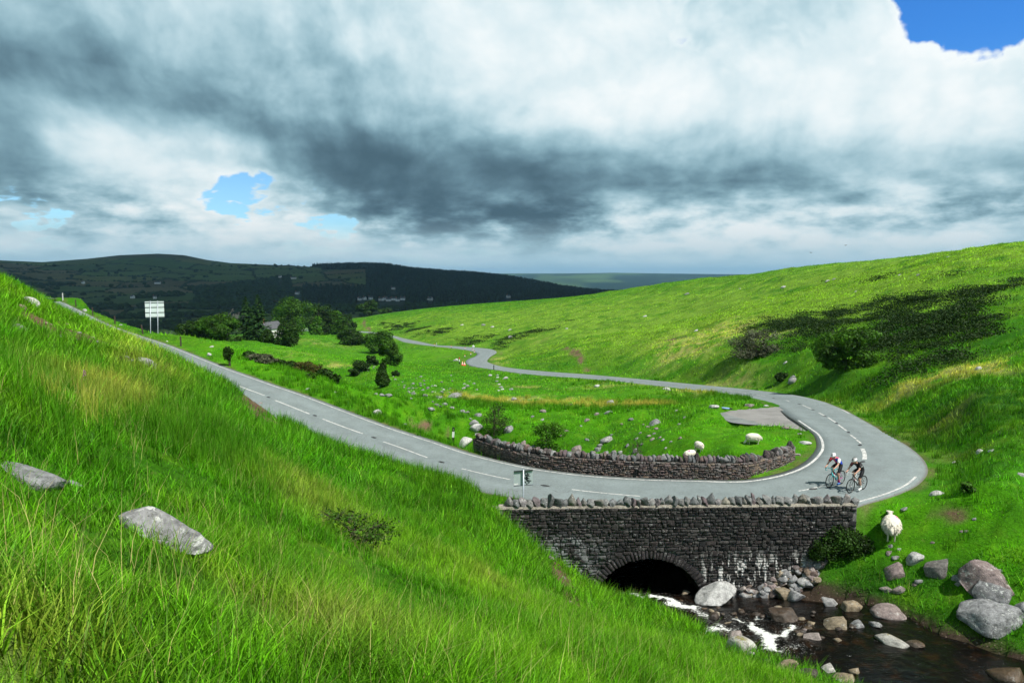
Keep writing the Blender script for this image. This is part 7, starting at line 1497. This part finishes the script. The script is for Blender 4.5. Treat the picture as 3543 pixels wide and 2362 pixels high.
far_sign(1166, 1145, 1123, 4.6, 12, 'white rectangular sign by the far road near the parked car'); far_sign(1148, 1145, 1134, 4.5, 4., 'small triangular sign behind the dark car', True)
# ------------------------------------------------------------------ posts
WOOD = flat_mat('dark_weathered_wood', (.055, .042, .032), .9, var=.3, scale=9); CONC = flat_mat('pale_post_paint', (.5, .5, .48), .8); BLKP = flat_mat('black_post_paint', (.012, .012, .013), .5); WHP = flat_mat('white_post_paint', (.72, .72, .70), .6); REDR = flat_mat('red_reflector', (.55, .03, .025), .35)
def wpost(px, pyb, h, label, lean=0., m_=WOOD):
    g_ = ground_at(px, pyb); SM = np.linalg.norm(g_)/F; H_ = h*SM; w = .065; v = []
    for z, ww in ((-.3, w), (H_*.96, w*.95), (H_, w*.6)): v += [(-ww+lean*z, -ww, z), (ww+lean*z, -ww, z), (ww+lean*z, ww, z), (-ww+lean*z, ww, z)]
    f = [(4*i+k, 4*i+(k+1) % 4, 4*i+4+(k+1) % 4, 4*i+4+k) for i in (0, 1) for k in range(4)]+[(8, 9, 10, 11)]
    return tag(obj('verge_post', mesh_np('verge_post', v, f, [m_]), None, g_, (0, 0, .3)), label, 'post', 'posts along the left road verge')
wpost(218, 1041, 23, 'pale-topped post, farthest up the left road', 0, CONC); wpost(263, 1061, 21, 'dark wooden post second from the top of the left road'); wpost(321, 1090, 23, 'dark wooden post with a tag beside the upright white stone'); wpost(398, 1120, 24, 'dark wooden post halfway up the left road'); wpost(495, 1156, 29, 'leaning dark wooden post just left of the large sign', -.12); wpost(626, 1198, 32, 'dark wooden post right of the large sign'); wpost(796, 1266, 38, 'dark wooden post nearest the camera with a sapling behind')
def marker(px, pyb, pyt, label, bands, w=.075, group=None, name='marker_post', lean=0.):
    g_ = ground_at(px, pyb); SM = np.linalg.norm(g_)/F; H_ = (pyb-pyt)*SM; t = tag(empty(name, g_, 0), label, 'marker post', group); z = -.2
    for i, (f_, m_) in enumerate(bands):
        z1 = H_*f_; wd = w*(1+.0006*i); ch_ = .3 if i == len(bands)-1 else 0
        v = []
        for q, ww in ((z, wd), (z1-(.04 if ch_ else 0), wd)): v += [(-ww+lean*q, -ww*.5, q), (ww+lean*q, -ww*.5, q), (ww+lean*q, ww*.5, q), (-ww+lean*q, ww*.5, q)]
        f = [(k, (k+1) % 4, 4+(k+1) % 4, 4+k) for k in range(4)]+[(4, 5, 6, 7)]
        if ch_:
            q = z1; v += [(-wd*.6+lean*q, -wd*.3, q), (wd*.6+lean*q, -wd*.3, q), (wd*.6+lean*q, wd*.3, q), (-wd*.6+lean*q, wd*.3, q)]; f = f[:4]+[(4+k, 4+(k+1) % 4, 8+(k+1) % 4, 8+k) for k in range(4)]+[(8, 9, 10, 11)]
        obj('band', mesh_np('band', v, f, [m_]), t); z = z1
    return t
mp = marker(1567, 1530, 1477, 'black and white marker post on the verge left of the wall', ((.33, BLKP), (.72, WHP), (1., BLKP)), .09, None, 'verge_marker', .05)
g_ = ground_at(1567, 1530); H_ = 53*np.linalg.norm(g_)/F; obj('reflector', mesh_np('reflector', *box_geo(-.035+.05*H_*.86, .035+.05*H_*.86, -.062, -.05, H_*.78, H_*.92), [CHROME]), mp)
for x_, yb, yt, lb in ((730, 725, 605, 'red-topped marker post beside the traffic cones'), (828, 612, 560, 'red-topped marker post next after the cones'), (935, 580, 518, 'red-topped marker post third from the cones'), (1000, 540, 488, 'red-topped marker post at the tip of the far bend'), (970, 508, 455, 'red-topped marker post under the round mirror'), (833, 475, 422, 'red-topped marker post beyond the tip of the far bend'), (583, 440, 390, 'red-topped marker post farther along the far road'), (283, 418, 362, 'red-topped marker post nearest the hawthorns')):
    marker(1450+x_*.1913, 1120+yb*.1913, 1120+yt*.1913, lb, ((.36, BLKP), (.72, WHP), (1., REDR)), .11, 'red-topped posts round the far hairpin')
marker(1450+317*.1913, 1120+388*.1913, 1120+346*.1913, 'grey post across the road from the marker posts', ((1., CONC),), .1); marker(1708.6, 1279, 1262.5, 'thin black post at the near edge of the far bend', ((1., BLKP),), .09); marker(1043, 1143, 1126, 'thin dark pole by the road near the white fence', ((1., WOOD),), .1)
g_ = ground_at(1638, 1215.5); SM = np.linalg.norm(g_)/F; t = tag(empty('road_mirror', g_), 'round white mirror on a thin pole at the far bend', 'mirror'); obj('pole', mesh_np('pole', *tube([(0, 0, -.2), (0, 0, 16*SM)], [.05, .05], 8), [GALV], True), t); v, f = lathe([(.36, 0), (.36, .05), (.30, .09), (.02, .10)], 16); obj('disc', mesh_np('disc', v, f, [WHT], True), t, (0, -.05, 17.5*SM), (math.pi/2, 0, 0))
# cones
ORN = flat_mat('orange_red_cone', (.75, .05, .03), .5)
for px, py, lb in ((1600, 1263, 'left one of two red and white traffic cones'), (1607.5, 1264.5, 'right one of two red and white traffic cones')):
    g_ = ground_at(px, py); t = tag(empty('traffic_cone', g_), lb, 'traffic cone', 'traffic cones at the far bend'); s = 14*np.linalg.norm(g_)/F
    obj('base', mesh_np('base', *box_geo(-.28*s, .28*s, -.28*s, .28*s, 0, .06*s), [ORN]), t)
    for z0, z1, m_ in ((.06, .30, ORN), (.30, .50, WHP), (.50, .66, ORN), (.66, .82, WHP), (.82, 1., ORN)):
        r_ = lambda z: .22*(1-z)+.045; v, f = lathe([(r_(z0)*s, z0*s), (r_(z1)*s, z1*s)], 14); obj('band', mesh_np('band', v, f, [m_], True), t)
# blue pipe on the lay-by edge
a, b = onz(2489, 1419, -10.75), onz(2524, 1421, -10.72); c = (a+b)/2; c[2] = float(zat(c[0], c[1]))+.07; t = tag(empty('blue_pipe', c, math.atan2((b-a)[1], (b-a)[0])), 'short blue and white pipe lying at the edge of the lay-by', 'pipe'); L = np.linalg.norm(b-a)/2
obj('tube', mesh_np('tube', *tube([(-L, 0, 0), (L, 0, 0)], [.07, .07], 12), [flat_mat('pale_blue_pipe', (.20, .32, .55), .4)], True), t); obj('end_cap', mesh_np('end_cap', *tube([(L, 0, 0), (L+.22, 0, 0)], [.06, .055], 12), [BLKP], True), t)
# fence by the far road
fo_ = ground_at(1045, 1141); t = tag(empty('white_fence', fo_), 'white rail fence below the trees by the far road', 'fence'); SM = np.linalg.norm(fo_)/F
for k in range(8): obj('fence_post', mesh_np('fence_post', *box_geo(-.07, .07, -.07, .07, -.3, 1.1), [WHP]), t, ((k*8-28)*SM, k*.3, 0))
for z in (.45, .9): obj('rail', mesh_np('rail', *box_geo(-28*SM, 28*SM, -.12, -.08, z, z+.12), [WHP]), t, (0, 0, 0), (0, 0, .02))
# ------------------------------------------------------------------ car on the far road
CARP = flat_mat('dark_navy_car_paint', (.018, .02, .035), .25, .2, .05, spec=.6); GLS = flat_mat('car_glass', (.02, .025, .03), .05, spec=.6)
g_ = onz(1133, 1145.5, -34.4); i = np.argmin(np.hypot(RMID[:, 0]-g_[0], RMID[:, 1]-g_[1])); g_ = road_pt(i, .35); d_ = RMID[i+1]-RMID[i]; t = tag(empty('parked_car', g_, math.atan2(d_[1], d_[0])+R(25)), 'small dark car on the far road below the trees', 'car')
prof = [(-1.95, .35), (-2.0, .75), (-1.85, 1.0), (-1.55, 1.05), (-1.15, 1.46), (.25, 1.5), (.95, 1.02), (1.75, .88), (2.0, .65), (2.0, .33)]
v = [(x, -.84, z) for x, z in prof]+[(x, .84, z) for x, z in prof]; v = [(x, y*(.86 if z > 1.1 else 1), z) for x, y, z in v]; n_ = len(prof); f = [tuple(range(n_)), tuple(range(2*n_-1, n_-1, -1))]+[(k, n_+k, n_+(k+1) % n_, (k+1) % n_) for k in range(n_)]
obj('body', mesh_np('body', v, f, [CARP]), t)
for s in (1, -1): obj('side_window', mesh_np('side_window', [(-1.3, s*.80, 1.06), (.72, s*.80, 1.06), (.2, s*.745, 1.42), (-1.05, s*.745, 1.40)], [(0, 1, 2, 3)], [GLS]), t)
obj('windscreen', mesh_np('windscreen', [(.98, -.7, 1.06), (.98, .7, 1.06), (.36, .62, 1.46), (.36, -.62, 1.46)], [(0, 1, 2, 3)], [GLS]), t); obj('rear_window', mesh_np('rear_window', [(-1.60, -.68, 1.08), (-1.60, .68, 1.08), (-1.22, .6, 1.42), (-1.22, -.6, 1.42)], [(3, 2, 1, 0)], [GLS]), t)
for x in (-1.25, 1.3):
    for s in (1, -1): w = obj('wheel', mesh_np('wheel', *tube([(0, -.11, 0), (0, .11, 0)], [.31, .31], 18), [BLACK]), t, (x, s*.76, .31)); obj('rim', mesh_np('rim', *tube([(0, -.115, 0), (0, .115, 0)], [.19, .19], 12), [CHROME]), w)
for s in (1, -1): obj('tail_light', mesh_np('tail_light', *box_geo(-2.01, -1.93, s*.62-.14, s*.62+.14, .72, .92), [flat_mat('tail_light_red', (.7, .03, .12), .3)]), t); obj('headlight', mesh_np('headlight', *box_geo(1.93, 2.02, s*.6-.16, s*.6+.16, .62, .76), [WHT]), t)
# ------------------------------------------------------------------ foxglove and birds
g_ = ground_at(292, 1338); t = tag(obj('foxglove', None, None, g_, None, .55), 'purple foxglove spike among the dry grass on the left bank', 'flower'); obj('stem', mesh_np('stem', *tube([(0, 0, -.05), (.02, 0, .35), (.05, 0, .72)], [.008, .007, .004], 6), [flat_mat('green_stem', (.05, .12, .02))], True), t); FXG = flat_mat('purple_bells', (.42, .05, .38), .6)
bell = mesh_np('bell', *lathe([(.006, 0), (.02, -.02), (.022, -.05), (.028, -.06)], 8), [FXG], True)
for k in range(16): a = k*2.4; z = .30+.026*k; obj('bell', bell, t, (.02+.03*z+.022*math.cos(a), .022*math.sin(a), z), (.6*math.sin(a), -.6*math.cos(a), 0), 1.25-.04*k)
BIRD = flat_mat('dark_feathers', (.03, .03, .035), .8)
for (px, py, lb, wsp) in ((2926, 849, 'dark bird in flight above the right hillside skyline', .9), (2806, 874, 'bird with pale wings gliding left of the other one', 1.1)):
    p = ray(px, py)*150; t = tag(empty('bird', p, .4), lb, 'bird', 'birds over the hill'); h = wsp/2
    obj('body', mesh_np('body', *tube([(-.22, 0, 0), (-.1, 0, .0), (.08, 0, .01), (.2, 0, 0)], [.01, .05, .06, .015], 8), [BIRD], True), t)
    for s in (1, -1): v = [(.08, 0, .02), (.10, s*h*.5, .12), (.0, s*h, .06), (-.06, s*h*.5, .10), (-.08, 0, .02)]; v += [(a, b, c-.015) for a, b, c in v]; obj('wing', mesh_np('wing', v, [(0, 1, 2, 3, 4), (9, 8, 7, 6, 5)]+[(k, 5+k, 5+(k+1) % 5, (k+1) % 5) for k in range(5)], [BIRD]), t)
print('all', round(time.time()-T0, 1))

# ------------------------------------------------------------------ labels: things alike within a group are told apart by their place in the row
def ordinal(k): return '%d%s' % (k, 'th' if 10 <= k % 100 <= 20 else {1: 'st', 2: 'nd', 3: 'rd'}.get(k % 10, 'th'))
bpy.context.view_layer.update()
same = {}
for o in list(COL.objects):
    if o.parent is None and o.get('group') and o.get('label'): same.setdefault((o['group'], o['label']), []).append(o)
for (gname, lb), lst in same.items():
    if len(lst) < 2: continue
    lst.sort(key=lambda o: o.location.x/max(o.location.y, .1))
    short = ' '.join(lb.split()[:11])
    for k, o in enumerate(lst): o['label'] = '%s, %s from the left' % (short, ordinal(k+1))
